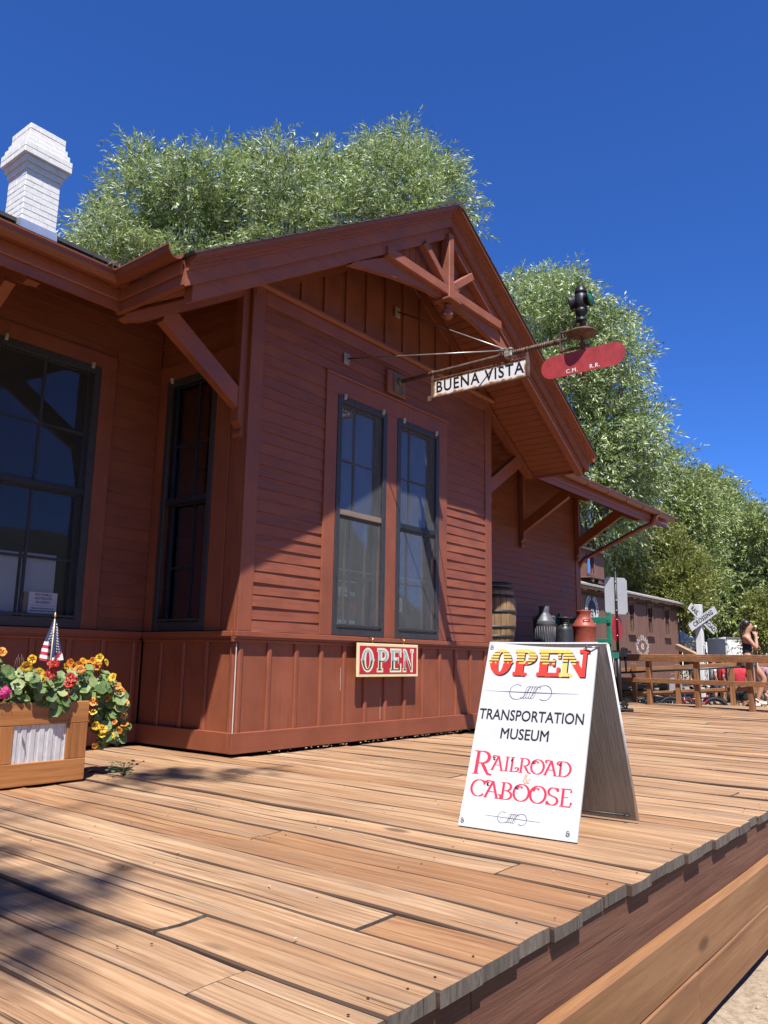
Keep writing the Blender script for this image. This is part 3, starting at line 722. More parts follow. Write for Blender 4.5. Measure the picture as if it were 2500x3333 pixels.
# gutters and downspout
def gutter(path, outv, caps=(True, True)):
    m = MB(); R_ = .068; nseg = 9
    prof = [(-R_*math.cos(a), -R_*1.05*math.sin(a)) for a in np.linspace(0, math.pi, nseg)]
    outer = prof+[(R_*1.12, .006), (R_*1.1, .016), (R_*.98, .014)]; inner = [((R_-.006)*math.cos(a), -(R_-.006)*1.05*math.sin(a)) for a in np.linspace(0.05, math.pi, nseg)]
    full = outer+inner; rings = []
    for (p_, ov) in zip(path, outv): rings.append([(p_[0]+ov[0]*(s+R_), p_[1]+ov[1]*(s+R_), p_[2]+z) for s, z in full])
    m.smooth = False; m.sweep(rings, True, True); return m
zg = 3.645
m = gutter([(-8, -.046, zg), (XE0-.045, -.046, zg)], [(0, -1)]*2)
m2 = gutter([(XE0-.045, .11, zg), (XE0-.045, -.83, zg)], [(-1, 0)]*2); part(m, 'gutter', M_GUT, depot); part(m2, 'gutter', M_GUT, depot)
m = gutter([(XE1+.045, .1, zg), (XE1+.045, -.83, zg)], [(1, 0)]*2); part(m, 'gutter', M_GUT, depot)
m = gutter([(XE1+.02, -.046, zg), (11.09, -.046, zg)], [(0, -1)]*2)
for x in np.arange(6.2, 11, .8): m.tube([(x, -.114-.072*math.cos(a), zg-.076*math.sin(a)) for a in np.linspace(0, math.pi, 9)], .005, 5)
part(m, 'gutter', M_GUT, depot)
m = MB(); m.tube([(10.15, -.09, zg-.06), (10.15, -.085, 3.50), (10.12, -.03, 3.40), (10.02, .12, 3.33), (9.86, 1.22, 2.80), (9.87, 1.30, 2.72), (9.88, 1.36, 2.6), (9.88, 1.36, .0)], [.075, .062, .045, .042, .042, .042, .042, .042], 12)
part(m, 'downspout', M_GUT, depot)

# chimney
def brick_mat():
    g = NG('white_painted_brick'); v = g.coord(); n_ = g.noise(v, 14, 5, .65)
    c = g.ramp(n_, [(.3, (.74, .73, .70)), (.6, (.86, .855, .83))]); ch = g.ramp(g.noise(v, 24, 4, .6), [(.70, 0.0), (.73, .8)])
    c = g.mix(ch, c, (.50, .27, .19)); g.bump(g.noise(v, 60, 4), .25, .006); return g.out(c, .7)
M_BRICK = brick_mat()
chx, chy, hw = -.39, 3.67, .215; m = MB()
z = 5.45; k = 0; rowh = .0745; ztop = 7.05
while z < ztop-.01:
    e = 0
    if 6.44 < z < 6.51: e = .02
    elif 6.51 <= z < 6.585: e = .048
    elif 6.585 <= z < 6.76: e = .085
    elif 6.76 <= z < 6.83: e = .06
    elif 6.83 <= z < 6.90: e = .035
    elif z >= 6.90: e = .012
    h = hw+e; off = .5 if k % 2 else 0
    m.box(chx-h+.006, chx+h-.006, chy-h+.006, chy+h-.006, z, z+rowh, .5)
    n = 2
    for s_ in (-1, 1):
        for ax in (0, 1):
            cuts = [-h]+[(-h+2*h*(i+off)/n) for i in range(n+1) if 0.01 < (i+off)/n < .99]+[h]
            for a, b in zip(cuts[:-1], cuts[1:]):
                j = random.uniform(0, .003)
                if ax == 0: m.box(chx+a+.002, chx+b-.002, chy+s_*(h-.02), chy+s_*(h+j), z+.003, z+rowh-.003, bev=.003)
                else: m.box(chx+s_*(h-.02), chx+s_*(h+j), chy+a+.002, chy+b-.002, z+.003, z+rowh-.003, bev=.003)
    z += rowh; k += 1
chim = part(m, 'chimney', M_BRICK, depot, 'white painted brick chimney with corbelled top')
m = MB(); m.box(chx-.09, chx+.09, chy-.09, chy+.09, ztop-.1, ztop+.012); o = m.build('flue', plain('soot', (.03, .03, .03), .9)); o.parent = chim
m = MB(); h = hw+.012
m.box(chx-h, chx+h, chy-h, chy-h+.008, 5.66, 5.835); m.sweep([[(x, chy-h-.001, 5.60), (x, chy+.12, 5.60), (x, chy+.12, 5.93), (x, chy-h-.001, 5.835)] for x in (chx-h-.006, chx-h+.004)], True, True)
m.sweep([[(x, chy-h-.001, 5.60), (x, chy+.12, 5.60), (x, chy+.12, 5.93), (x, chy-h-.001, 5.835)] for x in (chx+h-.004, chx+h+.006)], True, True)
m.sweep([[(x, chy-h, 5.68), (x, chy-h-.1, 5.635), (x, chy-h-.1, 5.625), (x, chy-h, 5.66)] for x in (chx-h-.05, chx+h+.05)], True, True)
o = m.build('flashing', plain('galvanised_flashing', (.62, .66, .72), .35, .6, .12, 5)); o.parent = chim

# ------------------------------------------------------------------ lettering helpers used by the signs
class Letters(MB):
    def text(s, body, size, M, spacing=1.0, squash=1.0, bold=0.0, depth=.0005, align='CENTER'):
        if bold and 'M' in body:                          # thickening breaks the M of this typeface: overprint it instead
            for k_, (dx, dy) in enumerate(((0, 0), (bold, 0), (-bold, 0), (0, bold*.6), (0, -bold*.6))): s.text(body, size, M @ Matrix.Translation((dx, dy, k_*.00003)), spacing, squash, 0.0, depth, align)
            return s
        o = text_mesh('tmp', body, size, M_INK, M, None, align, spacing, squash, bold, depth); me = o.data
        me.calc_loop_triangles(); s.add([v.co for v in me.vertices], [tuple(p_.vertices) for p_ in me.loop_triangles], .5); bpy.data.objects.remove(o); bpy.data.meshes.remove(me); return s
    def arc_text(s, body, size, M, cx, cy, rx, ry, a0, a1, flip=False, squash=1.0, bold=0.0):
        for i, ch in enumerate(body):
            a = math.radians(a0+(a1-a0)*(i/(len(body)-1))); x, y = cx+rx*math.cos(a), cy+ry*math.sin(a)
            rot = math.atan2(math.sin(a)/ry, math.cos(a)/rx)-math.pi/2+(math.pi if flip else 0)
            if ch != ' ': s.text(ch, size, M @ Matrix.Translation((x, y, 0)) @ Matrix.Rotation(rot, 4, 'Z'), squash=squash, bold=bold)
        return s
M_INK = plain('black_lettering', (.012, .012, .014), .5, 0, .1, 20, 0)
M_WHITEP = plain('white_lettering', (.78, .78, .76), .5, 0, .08, 20, 0)
M_RLET = plain('red_lettering', (.62, .018, .028), .45, 0, .1, 20, 0)
M_RLET2 = plain('scarlet_lettering', (.78, .045, .022), .45, 0, .06, 20, 0)
M_YEL = plain('golden_lettering', (.86, .52, .13), .45, 0, .06, 20, 0)
M_TAN = plain('tan_lettering', (.55, .33, .17), .5, 0, .06, 20, 0)
M_PURP = plain('dark_violet_line', (.05, .035, .09), .5, 0, .1, 20, 0)

# ------------------------------------------------------------------ folding sidewalk sign
def sandwich():
    root = thing('sandwich_board', 'white folding sandwich board reading OPEN TRANSPORTATION MUSEUM standing on the planks', 'sign', (-.74, -3.28, 0))
    bl, br = np.array([-1.119, -2.966, .006]), np.array([-1.076, -3.577, .006]); top = .912
    rl, rr = np.array([-.385, -2.985, .006]), np.array([-.360, -3.590, .006])
    tl = np.array([(bl[0]+rl[0])/2, bl[1]-.012, top]); tr = np.array([(br[0]+rr[0])/2, br[1]+.0, top])
    u = (br-bl)/np.linalg.norm(br-bl); Wd = np.linalg.norm(br-bl); v = (tl-bl)-u*((tl-bl)@u); H_ = np.linalg.norm(v); v /= H_; nrm = np.cross(u, v)
    g = NG('white_vinyl_panel'); c = g.coord(); nn = g.noise(c, 5, 5, .6)
    base = g.ramp(nn, [(.35, (.54, .555, .575)), (.65, (.60, .615, .635))])
    sp = g.ramp(g.noise(c, 16, 5, .7), [(.70, 0.0), (.78, .35)]); base = g.mix(sp, base, (.55, .54, .52))
    wv = g.n('TexWave'); wv.inputs['Scale'].default_value = 55; wv.bands_direction = 'Z'; g.set(wv.inputs['Vector'], c)
    g.bump(g.math('ADD', wv.outputs['Fac'], g.noise(c, 7, 3)), .10, .002); white = g.out(base, .38)
    g = NG('brown_panel_back'); c = g.coord((1, 30, 1.4)); nn = g.noise(c, 3, 6, .7, .6)
    base = g.ramp(nn, [(.3, (.25, .24, .23)), (.55, (.34, .325, .31)), (.75, (.46, .45, .435))]); g.bump(nn, .8, .008); back = g.out(base, .38)
    def panel(o, u, v, n, Wd, H_, name, th=.011):
        mb = MB(); k = 8; ch = .022
        rim = [(ch*.3, ch*.0), (Wd-ch, 0), (Wd, ch), (Wd, H_-ch), (Wd-ch, H_), (ch, H_), (0, H_-ch), (0, ch)]
        bow = lambda x, y: -.006*math.sin(math.pi*y/H_)-.004*math.sin(math.pi*x/Wd)
        rows = []
        for j in range(15):
            y = H_*j/14; rows.append([(Wd*i/10, y) for i in range(11)])
        front = [[o+u*x+v*y+n*(bow(x, y)) for x, y in r_] for r_ in rows]; bk = [[p_-n*th for p_ in r_] for r_ in front]
        mb.cur = 0; mb.smooth = True
        def grid(gd, flip):
            vs = [p_ for r_ in gd for p_ in r_]; fs = [(j*11+i, j*11+i+1, (j+1)*11+i+1, (j+1)*11+i) for j in range(14) for i in range(10)]
            mb.add(vs, [f[::-1] for f in fs] if flip else fs, .5)
        grid(front, False); mb.cur = 1; grid(bk, True); mb.cur = 0; mb.smooth = False
        loop = [(0, i) for i in range(11)]+[(j, 10) for j in range(1, 15)]+[(14, i) for i in range(9, -1, -1)]+[(j, 0) for j in range(13, 0, -1)]
        vs = [front[j][i] for j, i in loop]+[bk[j][i] for j, i in loop]; n_ = len(loop)
        mb.add(vs, [(i, n_+i, n_+(i+1) % n_, (i+1) % n_) for i in range(n_)], .5)
        return part(mb, name, [white, back], root), bow
    fp, bow = panel(bl, u, v, nrm, Wd, H_, 'front_panel')
    u2 = (rl-rr)/np.linalg.norm(rl-rr); v2 = (tr-rr)-u2*((tr-rr)@u2); H2 = np.linalg.norm(v2); v2 /= H2; n2 = np.cross(u2, v2)
    panel(rr, u2, v2, n2, np.linalg.norm(rl-rr), H2-.004, 'rear_panel')
    # white rim of the rear panel, wire and ties
    mb = MB(); mb.tube([rr-n2*.007, rr-n2*.007+v2*(H2-.01)], .0075, 6); mb.tube([rr-n2*.006+v2*.012, rl-n2*.006+v2*.012], .006, 6); part(mb, 'panel_rim', plain('white_trim', (.75, .74, .72), .6), root)
    mb = MB(); mb.tube([rr-n2*.016+v2*.028+u2*.05, rr-n2*.016+v2*.022+u2*.5], .005, 6); mb.tube([rr-n2*.012+v2*.03+u2*.035, rr-n2*.03+v2*.03+u2*.05, rr-n2*.012+v2*.034+u2*.065], .005, 6); part(mb, 'hinge_rod', plain('black_rod', (.03, .03, .03), .5), root)
    mb = MB()
    for (x, y) in ((.022, H_-.03), (Wd-.06, H_-.03), (.022, .03), (Wd-.045, .035)):
        c_ = bl+u*x+v*y+nrm*.004; mb.tube([c_+u*.008*math.cos(a)+v*.008*math.sin(a)+nrm*.002 for a in np.linspace(0, 6.28, 12)], .0022, 5)
    c_ = bl+u*(Wd-.06)+v*(H_-.03)+nrm*.01; mb.tube([c_, c_+u*.03-v*.006+nrm*.006, c_+u*.07+v*.004-nrm*.01], .004, 6)
    part(mb, 'grommet', plain('grommet_metal', (.35, .34, .33), .35, .8), root)
    # everything printed on the front, set out in panel fractions: x to the right, y down from the top edge
    class B(Flat):
        def __init__(s): s.k = 0; s.mb = MB()
        def poly(s, pts, lift):
            s.k += 1; z = lift+.000003*(s.k % 40)
            ar = sum(pts[i][0]*pts[(i+1) % len(pts)][1]-pts[(i+1) % len(pts)][0]*pts[i][1] for i in range(len(pts)))
            if ar < 0: pts = pts[::-1]
            s.mb.add([bl+u*x+v*y+nrm*(bow(x, y)+z) for x, y in pts], [tuple(range(len(pts)))], .5)
    X = lambda f: f*Wd
    Y = lambda f: H_*(1-f)
    # OPEN in circus letters: gold above, scarlet below, dark drop shade
    sh, yl, rd, bk_ = B(), B(), B(), B()
    x0s = {'O': .035, 'P': .265, 'E': .485, 'N': .690}; hts = .150; ybase = Y(.192)
    for ch in 'OPEN':
        sc = H_*hts; sx = Wd*(.245/.74 if ch == 'N' else .205/.74)
        slant = .0
        for q_ in slab_letter(ch, .26, .13, .74):
            w_ = [(X(x0s[ch])+a*sx+b*slant, ybase+b*sc) for a, b in q_]
            for dx, dy in ((.007, -.008), (.0035, -.004)): sh.poly([(a+dx, b+dy) for a, b in w_], .0006)
            mid = ybase+sc*.44
            t_ = clip(w_, 1, mid, True); b_ = clip(w_, 1, mid, False)
            redright = ch == 'N' and min(a for a, b in q_) > .45
            if t_: (rd if redright else yl).poly(t_, .0010)
            if b_: (yl if ch == 'N' and max(a for a, b in q_) < .45 else rd).poly(b_, .0010)
            if not redright:
                for kk in range(4):
                    ya = mid+sc*(.06+.115*kk); cc = clip(w_, 1, ya, True); cc = clip(cc, 1, ya+sc*(.045-.006*kk), False) if cc else None
                    if cc and max(a for a, b in cc)-min(a for a, b in cc) > .012: bk_.poly(cc, .0015)
        if ch != 'N':                                      # scarlet curls along the join
            for a in ((.05, .20, .48, .62) if ch == 'O' else (.04, .36)):
                cx_, cy_ = X(x0s[ch])+a*sx+.012, ybase+sc*.46; rd.poly(arc(cx_, cy_, .009, .013, 0, 336, 12), .0013)
        else: 
            for a, b in ((.46, .50), (.52, .30)): rd.poly(arc(X(x0s[ch])+a*sx, ybase+sc*b, .011, .013, 0, 336, 12), .0013)
        for a in ((.02, .30, .40) if ch in 'PE' else (.02, .28) if ch == 'N' else ()):
            (yl if ch == 'N' else rd).poly(arc(X(x0s[ch])+a*sx+.006, ybase+.006, .010, .010, 0, 336, 10), .0013)
    sh.build('drop_shade', M_INK, root); yl.build('golden_letters', M_YEL, root); rd.build('scarlet_letters', M_RLET2, root); bk_.build('letter_stripes', M_INK, root)
    fl = B()
    def flourish(cx, cy, r, half, wd):
        fl.poly([(cx-half, cy-.0004), (cx, cy-.0012), (cx+half, cy-.0004), (cx+half, cy+.0004), (cx, cy+.0012), (cx-half, cy+.0004)], .0008)
        ro = r*1.95
        fl.stroke(arc(cx-ro, cy, r*.95, r, 55, 270, 24)+[(cx-ro+.55*r, cy-r*.93), (cx-ro+1.15*r, cy-.55*r), (cx-.35*r, cy+.35*r), (cx-.0*r, cy+.80*r)], .0008, wd*.5, wd)
        fl.stroke(arc(cx+ro, cy, r*.95, r, 235, 450, 24)+[(cx+ro-.55*r, cy+r*.93), (cx+ro-1.15*r, cy+.55*r), (cx+.35*r, cy-.35*r), (cx+.0*r, cy-.80*r)], .0010, wd*.5, wd)
        for kk in range(5):
            ox = cx+(kk-2)*r*.36; fl.stroke([(ox-.62*r, cy-.72*r), (ox-.42*r, cy-.85*r), (ox-.16*r, cy-.62*r), (ox+.16*r, cy+.62*r), (ox+.42*r, cy+.85*r), (ox+.62*r, cy+.72*r), (ox+.5*r, cy+.45*r)], .0012, wd*.35, wd*.9)
    flourish(X(.455), Y(.285), .040, X(.42), .0034); flourish(X(.455), Y(.932), .026, X(.24), .0026)
    fl.build('flourish', M_PURP, root)
    lt = Letters(); I2 = lambda x, y: Matrix.Translation((x, y, 0))
    lt.text('TRANSPORTATION', .0785, I2(X(.485), Y(.417)), squash=.835, bold=.0009); lt.text('MUSEUM', .0785, I2(X(.455), Y(.515)), squash=.87, bold=.0009)
    lt.v = [tuple(bl+u*x+v*y+nrm*(bow(x, y)+.0012+z)) for x, y, z in lt.v]
    part(lt, 'black_lettering', M_INK, root)
    # decorative roman capitals drawn with a broad nib
    G = {'R': (.70, [[(.16, 0), (.16, 1)], [(.0, 1), (.16, 1)]+arc(.34, .74, .26, .26, 90, -90, 14)+[(.2, .48)], [(.36, .48), (.52, .2), (.62, .03), (.78, .0)], [(.04, 0), (.28, 0)]]),
         'A': (.74, [[(.06, 0), (.36, 1)], [(.36, 1), (.66, 0)], [(.17, .36), (.54, .36)], [(-.02, 0), (.16, 0)], [(.54, 0), (.78, 0)], [(.36, 1)]+arc(.15, .93, .11, .09, 40, 250, 10)]),
         'I': (.30, [[(.15, 0), (.15, 1)], [(.02, 1), (.28, 1)], [(.02, 0), (.28, 0)]]),
         'L': (.52, [[(.14, 1), (.14, .0)], [(.02, 1), (.28, 1)], [(.02, 0), (.14, 0), (.40, .02), (.54, .10)]+arc(.46, .22, .09, .09, -30, 180, 8)]),
         'O': (.78, [arc(.39, .5, .37, .5, 100, 460, 30), arc(.30, .72, .12, .14, 200, 20, 8)]),
         'D': (.76, [[(.15, 0), (.15, 1)], [(.0, 1), (.3, 1)]+arc(.32, .5, .40, .5, 90, -90, 18)+[(.0, 0)], arc(.05, .86, .10, .10, 80, 300, 8)]),
         'C': (.70, [arc(.40, .5, .37, .5, 45, 318, 24), [(.66, .98), (.66, .74)]]),
         'B': (.64, [[(.15, 0), (.15, 1)], [(.0, 1), (.2, 1)]+arc(.28, .76, .24, .24, 90, -90, 12)+[(.16, .52)], [(.16, .52)]+arc(.30, .26, .29, .26, 90, -90, 12)+[(.0, .0)], arc(-.02, .12, .1, .12, -60, 120, 8)]),
         'S': (.58, [arc(.29, .76, .22, .24, 30, 240, 12)+arc(.29, .25, .24, .25, 80, -150, 14), [(.5, 1), (.5, .8)], [(.05, .2), (.05, .0)]]),
         'E': (.60, [[(.15, 0), (.15, 1)], [(.02, 1), (.50, 1), (.52, .82)], [(.15, .52), (.42, .52)], [(.02, 0), (.52, 0), (.57, .26)]])}
    rl_, dk_, an = B(), B(), B()
    def word(txt, x, y, h, sx, sizes=None, gap=.03):
        for i, ch in enumerate(txt):
            hh = h*(sizes[i] if sizes else 1); wd, st = G[ch]; yo = y-(hh-h)*.62 if sizes and sizes[i] > 1 else y
            for k_, s_ in enumerate(st): rl_.stroke([(x+a*hh*sx, yo+b*hh) for a, b in s_], .0008+.0001*k_, hh*.04, hh*.165, nib=0)
            if ch in 'OALDB' and i % 2: dk_.stroke([(x+a*hh*sx, yo+b*hh) for a, b in arc(.16, .80, .07, .09, 60, 300, 8)], .0017, h*.05, h*.13, taper=True)
            x += (wd+gap)*hh*sx
        return x
    word('RAILROAD', X(.035), Y(.705), H_*.072, 1.26, [1.62]+[1]*7); word('CABOOSE', X(.055), Y(.845), H_*.082, 1.33)
    an.stroke([(X(.50)+a*.036, Y(.755)+b*.042) for a, b in [(1, .1), (.7, .0), (.2, .8), (.35, 1.05), (.55, .9), (.15, .5), (.05, .2), (.3, 0), (.6, .05), (.9, .45), (1.1, .5)]], .0012, .0022, .0065)
    rl_.build('red_lettering', plain('rose_red_lettering', (.66, .035, .07), .45, 0, .1, 20, 0), root); dk_.build('letter_drops', M_INK, root); an.build('ampersand', M_TAN, root)
sandwich()

# ------------------------------------------------------------------ painted OPEN board hung from the water table
def open_board():
    x0, x1, z0, z1, yf = 1.462, 2.475, .630, .963, -.122
    r_ = thing('hanging_open_sign', 'red and cream painted OPEN board hung under the bay windows', 'sign', ((x0+x1)/2, yf, z0))
    mb = MB(); mb.box(x0, x1, yf, yf+.022, z0, z1, bev=.003); part(mb, 'board', plain('cream_board', (.84, .72, .42), .5, 0, .08, 6), r_)
    mb = MB(); b = .028; mb.box(x0+b, x1-b, yf-.0015, yf+.001, z0+b, z1-b); part(mb, 'red_field', plain('crimson_field', (.50, .018, .035), .5, 0, .12, 8), r_)
    M = frame((x0+b, yf-.0018, z0+b), (1, 0, 0), (0, 0, 1)); Wd, Hh = x1-x0-2*b, z1-z0-2*b
    cr, up, dn = Flat(M), Flat(M), Flat(M); xs_ = (.03, .285, .51, .74); wl = Wd*.205
    for ch, xf in zip('OPEN', xs_):
        big = slab_letter(ch, .25, .17, .74); thin = slab_letter(ch, .115, .06, .60)
        for q_ in big: cr.poly([(xf*Wd+a*wl/.74, Hh*.06+b_*Hh*.88) for a, b_ in q_], .0004)
        for q_ in thin:
            pp = [(xf*Wd+(a+.045)*wl/.74*1.02, Hh*.13+b_*Hh*.74) for a, b_ in q_]
            t_, l_ = clip(pp, 1, Hh*.48, True), clip(pp, 1, Hh*.48, False)
            if t_: up.poly(t_, .0010)
            if l_: dn.poly(l_, .0010)
    cr.build('cream_letters', plain('cream_paint', (.86, .78, .55), .5, 0, .05, 8), r_); up.build('blue_letter_tops', plain('pale_blue_paint', (.27, .48, .60), .5), r_); dn.build('green_letter_feet', plain('dark_green_paint', (.03, .085, .06), .5), r_)
    mb = MB()
    for x in (1.70, 2.23): mb.tube([(x, -.06, 1.018), (x, -.10, 1.022), (x+.01, -.112, 1.005), (x-.008, -.112, .99), (x+.004, -.112, .975), (x, -.111, .96)], .004, 6)
    part(mb, 'hook', plain('brass_hook', (.65, .45, .15), .3, .9), r_)
open_board()

# ------------------------------------------------------------------ station signal: pipe arm, name board, blade, lamp
AX, AZ = 2.14, 3.875
def rust(name, a, b, s_=14):
    g = NG(name); v = g.coord(); n_ = g.noise(v, s_, 6, .7); c = g.ramp(n_, [(.35, a), (.62, b)]); g.bump(g.noise(v, s_*5, 4), .4, .004); return g.out(c, .72, .25)
M_RUST = rust('rusty_iron', (.075, .036, .026), (.20, .115, .08)); M_IRON = plain('black_iron', (.022, .022, .024), .42, .3, .3, 20)
sig = thing('train_signal', 'rusty iron pipe arm with tie rods reaching out from the bay wall', 'signal', (AX, -.05, AZ))
m = MB(); m.tube([(AX, -.08, AZ), (AX, -.6, AZ+.003), (AX, -1.45, AZ+.006), (AX, -2.02, AZ+.004)], [.023, .022, .022, .022], 12); m.tube([(AX, -1.98, AZ+.004), (AX, -2.04, AZ+.004)], .03, 10)
for i in range(22): m.lathe([(.029, 0), (.029, .012)], (AX, -1.5-i*.023, AZ+.006), 6, (0, -1, 0))
part(m, 'pipe', M_RUST, sig)
m = MB(); m.box(1.955, 2.285, -.062, -.016, 3.715, 3.985, bev=.006); o = part(m, 'wall_plate', M_TRIM, sig)
m = MB(); m.box(2.04, 2.245, -.072, -.0625, 3.735, 3.97, bev=.02); m.lathe([(.045, 0), (.04, .03), (.028, .045)], (AX, -.07, AZ), 12, (0, -1, 0))
for a in (2.065, 2.22):
    for b in (3.76, 3.945): m.ball((a, -.074, b), .009, 6, 5)
q_ = m.build('iron_flange', rust('bronze_plate', (.10, .075, .045), (.24, .19, .12))); q_.parent = o; 
M_ROD = plain('galvanised_rod', (.46, .45, .43), .4, .6)
for (px_, pz_, sd) in ((1.29, 3.89, -1), (2.145, 4.73, 1)):
    m = MB(); m.box(px_-.045, px_+.045, -.034, -.02, pz_-.065, pz_+.06, bev=.003); part(m, 'rod_plate', plain('grey_plate', (.34, .30, .24), .6, .2, .35, 18), sig)
    a = np.array([px_, -.04, pz_]); e = np.array([AX+sd*.0, -1.46, AZ+.05]); mid = a+(e-a)*(.33 if sd < 0 else .45)
    m = MB(); m.tube([a, mid], .009, 7); part(m, 'tie_rod', M_RUST, sig); m = MB(); m.tube([mid, e], .0065, 7); part(m, 'tie_rod', M_ROD, sig)
m = MB(); m.box(AX-.04, AX+.04, -1.52, -1.43, AZ-.035, AZ+.055, bev=.01); m.tube([(AX-.03, -1.46, AZ+.06), (AX-.07, -1.42, AZ+.05), (AX-.05, -1.38, AZ+.02), (AX, -1.40, AZ+.03)], .008, 6); m.ball((AX-.02, -1.50, AZ+.045), (.03, .028, .02), 8, 6); part(m, 'clamp', rust('pale_clamp', (.10, .06, .045), (.45, .42, .37), 30), sig)
m = MB(); yk = -2.04                                      # forked yoke that carries the mast
for z in (AZ+.085, AZ-.105): m.box(AX-.018, AX+.018, yk-.30, yk-.0, z-.008, z+.008, bev=.003)
m.box(AX-.018, AX+.018, yk-.008, yk+.012, AZ-.113, AZ+.093, bev=.003); part(m, 'yoke', M_RUST, sig)
MY = -2.265
m = MB(); m.tube([(AX, MY, AZ-.42), (AX, MY, AZ+.16)], .014, 10); m.lathe([(.02, 0), (.026, .008), (.026, .02), (.014, .03)], (AX, MY, AZ-.44), 12); m.lathe([(.03, 0), (.03, .03)], (AX, MY, AZ-.10), 10); part(m, 'mast', M_RUST, sig)
m = MB(); m.lathe([(.012, -.03), (.10, -.022), (.145, .0), (.148, .012), (.14, .02), (.05, .026), (.03, .05), (.012, .05)], (AX, MY, AZ+.02), 28); m.lathe([(.015, .0), (.02, .03), (.008, .12)], (AX, MY+.13, AZ+.01), 8, (0, 1, -.1)); part(m, 'pulley_disc', M_RUST, sig)
# the blade, long rounded red plate under the yoke
m = MB(); zc, hb, hl = AZ-.255, .113, .425; pts = [(MY+a, zc+b) for a, b in arc(hl-hb, 0, hb, hb, -90, 90, 16)+arc(-(hl-hb), 0, hb, hb, 90, 270, 16)]
pts = [(y, z+(y-MY)*.10*0) for y, z in pts]
m.prism(pts, 0, AX-.022, AX-.016); bl_o = part(m, 'signal_blade', plain('faded_red_enamel', (.40, .045, .045), .5, 0, .22, 9), sig)
lt = Letters(); Mx = lambda y, z: frame((AX-.0226, y, z), (0, -1, 0), (0, 0, 1))
for tx, y in (('C.M.', MY+.105), ('R.R.', MY-.125)):
    lt.text(tx, .056, Mx(y, zc-.074), bold=.0012, spacing=1.15)
q_ = lt.build('white_lettering', M_WHITEP); q_.parent = bl_o
# oil lamp on the mast
lamp = thing('signal_lamp', 'black railway signal lamp with green lens on top of the signal mast', 'lamp', (AX, MY, AZ+.15)); z0 = AZ+.145
m = MB(); m.lathe([(.014, 0), (.055, .01), (.05, .02), (.03, .045), (.028, .055), (.048, .075), (.06, .1), (.058, .12), (.045, .145), (.052, .15), (.063, .165), (.066, .20), (.066, .26), (.058, .275), (.045, .285), (.058, .29), (.060, .315), (.048, .325), (.05, .335), (.045, .345), (.038, .35), (.036, .365), (.002, .37)], (AX, MY, z0), 24); part(m, 'lamp_body', M_IRON, lamp)
ld = np.array([.05, -1, 0])/math.hypot(.05, 1)
for sg, nm_ in ((1, 'green'), (-1, 'amber')):
    c_ = np.array([AX, MY, z0+.215])+ld*sg*.045
    m = MB(); m.lathe([(.058, 0), (.060, .035), (.072, .04), (.074, .052), (.066, .056), (.062, .05)], c_, 22, ld*sg); hd = part(m, 'lens_hood', M_IRON, lamp)
    g = NG(nm_+'_lens'); m = MB(); m.lathe([(.063, .040), (.05, .055), (.03, .063), (.001, .066)], c_, 20, ld*sg); q_ = m.build('lens', g.out((.02, .19, .075) if sg > 0 else (.4, .15, .02), .12)); q_.parent = hd
m = MB(); m.tube([(AX, MY+.02, z0+.365), (AX, MY+.03, z0+.40), (AX, MY, z0+.425), (AX, MY-.02, z0+.40), (AX, MY-.012, z0+.365)], .004, 6); part(m, 'bail_handle', M_IRON, lamp)
m = MB()
for a, b in (((AX, MY+.06, z0+.24), (AX, MY+.125, z0+.225)), ((AX, MY+.125, z0+.225), (AX, MY+.125, z0+.13)), ((AX, MY+.125, z0+.13), (AX, MY+.055, z0+.135)), ((AX, MY+.06, z0+.24), (AX, MY+.05, z0+.03))): m.beam(a, b, .018, .008)
part(m, 'side_bracket', M_RUST, lamp)
# name board hanging from the pipe
nb = thing('station_name_board', 'white enamel BUENA VISTA board with rusty frame hanging from the iron arm', 'sign', (AX, -1.1, 3.6))
ya, yb, za, zb = -.545, -1.672, 3.602, 3.792
m = MB(); m.box(AX-.006, AX+.006, ya, yb, za, zb)
g = NG('enamel_with_rust'); v = g.coord(); sep = g.n('SeparateXYZ'); g.set(sep.inputs[0], g.n('TexCoord').outputs['Object'])
ed = g.math('MINIMUM', g.math('ABSOLUTE', g.math('SUBTRACT', sep.outputs[2], za)), g.math('ABSOLUTE', g.math('SUBTRACT', sep.outputs[2], zb)))
ed2 = g.math('MINIMUM', ed, g.math('MINIMUM', g.math('ABSOLUTE', g.math('SUBTRACT', sep.outputs[1], ya)), g.math('ABSOLUTE', g.math('SUBTRACT', sep.outputs[1], yb))))
rn = g.math('ADD', ed2, g.math('MULTIPLY', g.math('SUBTRACT', g.noise(v, 14, 5, .7), .5), .10))
c = g.ramp(rn, [(.006, (.33, .13, .05)), (.016, (.62, .36, .17)), (.026, (.82, .83, .83))]); part(m, 'enamel_panel', g.out(c, .35), nb)
m = MB(); n_ = 26
for z, s_ in ((zb+.006, 1), (za-.004, -1)):
    m.box(AX-.014, AX+.014, ya, yb, z-.006, z+.006)
    for i in range(n_): y = ya+(yb-ya)*(i+.5)/n_; m.ball((AX-.015, y, z), (.004, .006, .006), 6, 4)
for y in (ya+.012, yb-.012): m.box(AX-.018, AX+.018, y-.014, y+.014, za-.012, AZ-.018, bev=.003); m.lathe([(.031, -.012), (.031, .012)], (AX, y, AZ+.004), 12, (0, 1, 0))
m.box(AX-.016, AX+.016, ya+.02, ya+.07, za-.035, za+.02); part(m, 'frame', M_RUST, nb)
lt = Letters(); lt.text('BUENA VISTA', .172, frame((AX-.0068, -1.108, 3.700), (0, -1, 0), (0, 0, 1)), spacing=1.16, squash=.90, bold=.0032); part(lt, 'lettering', M_INK, nb)

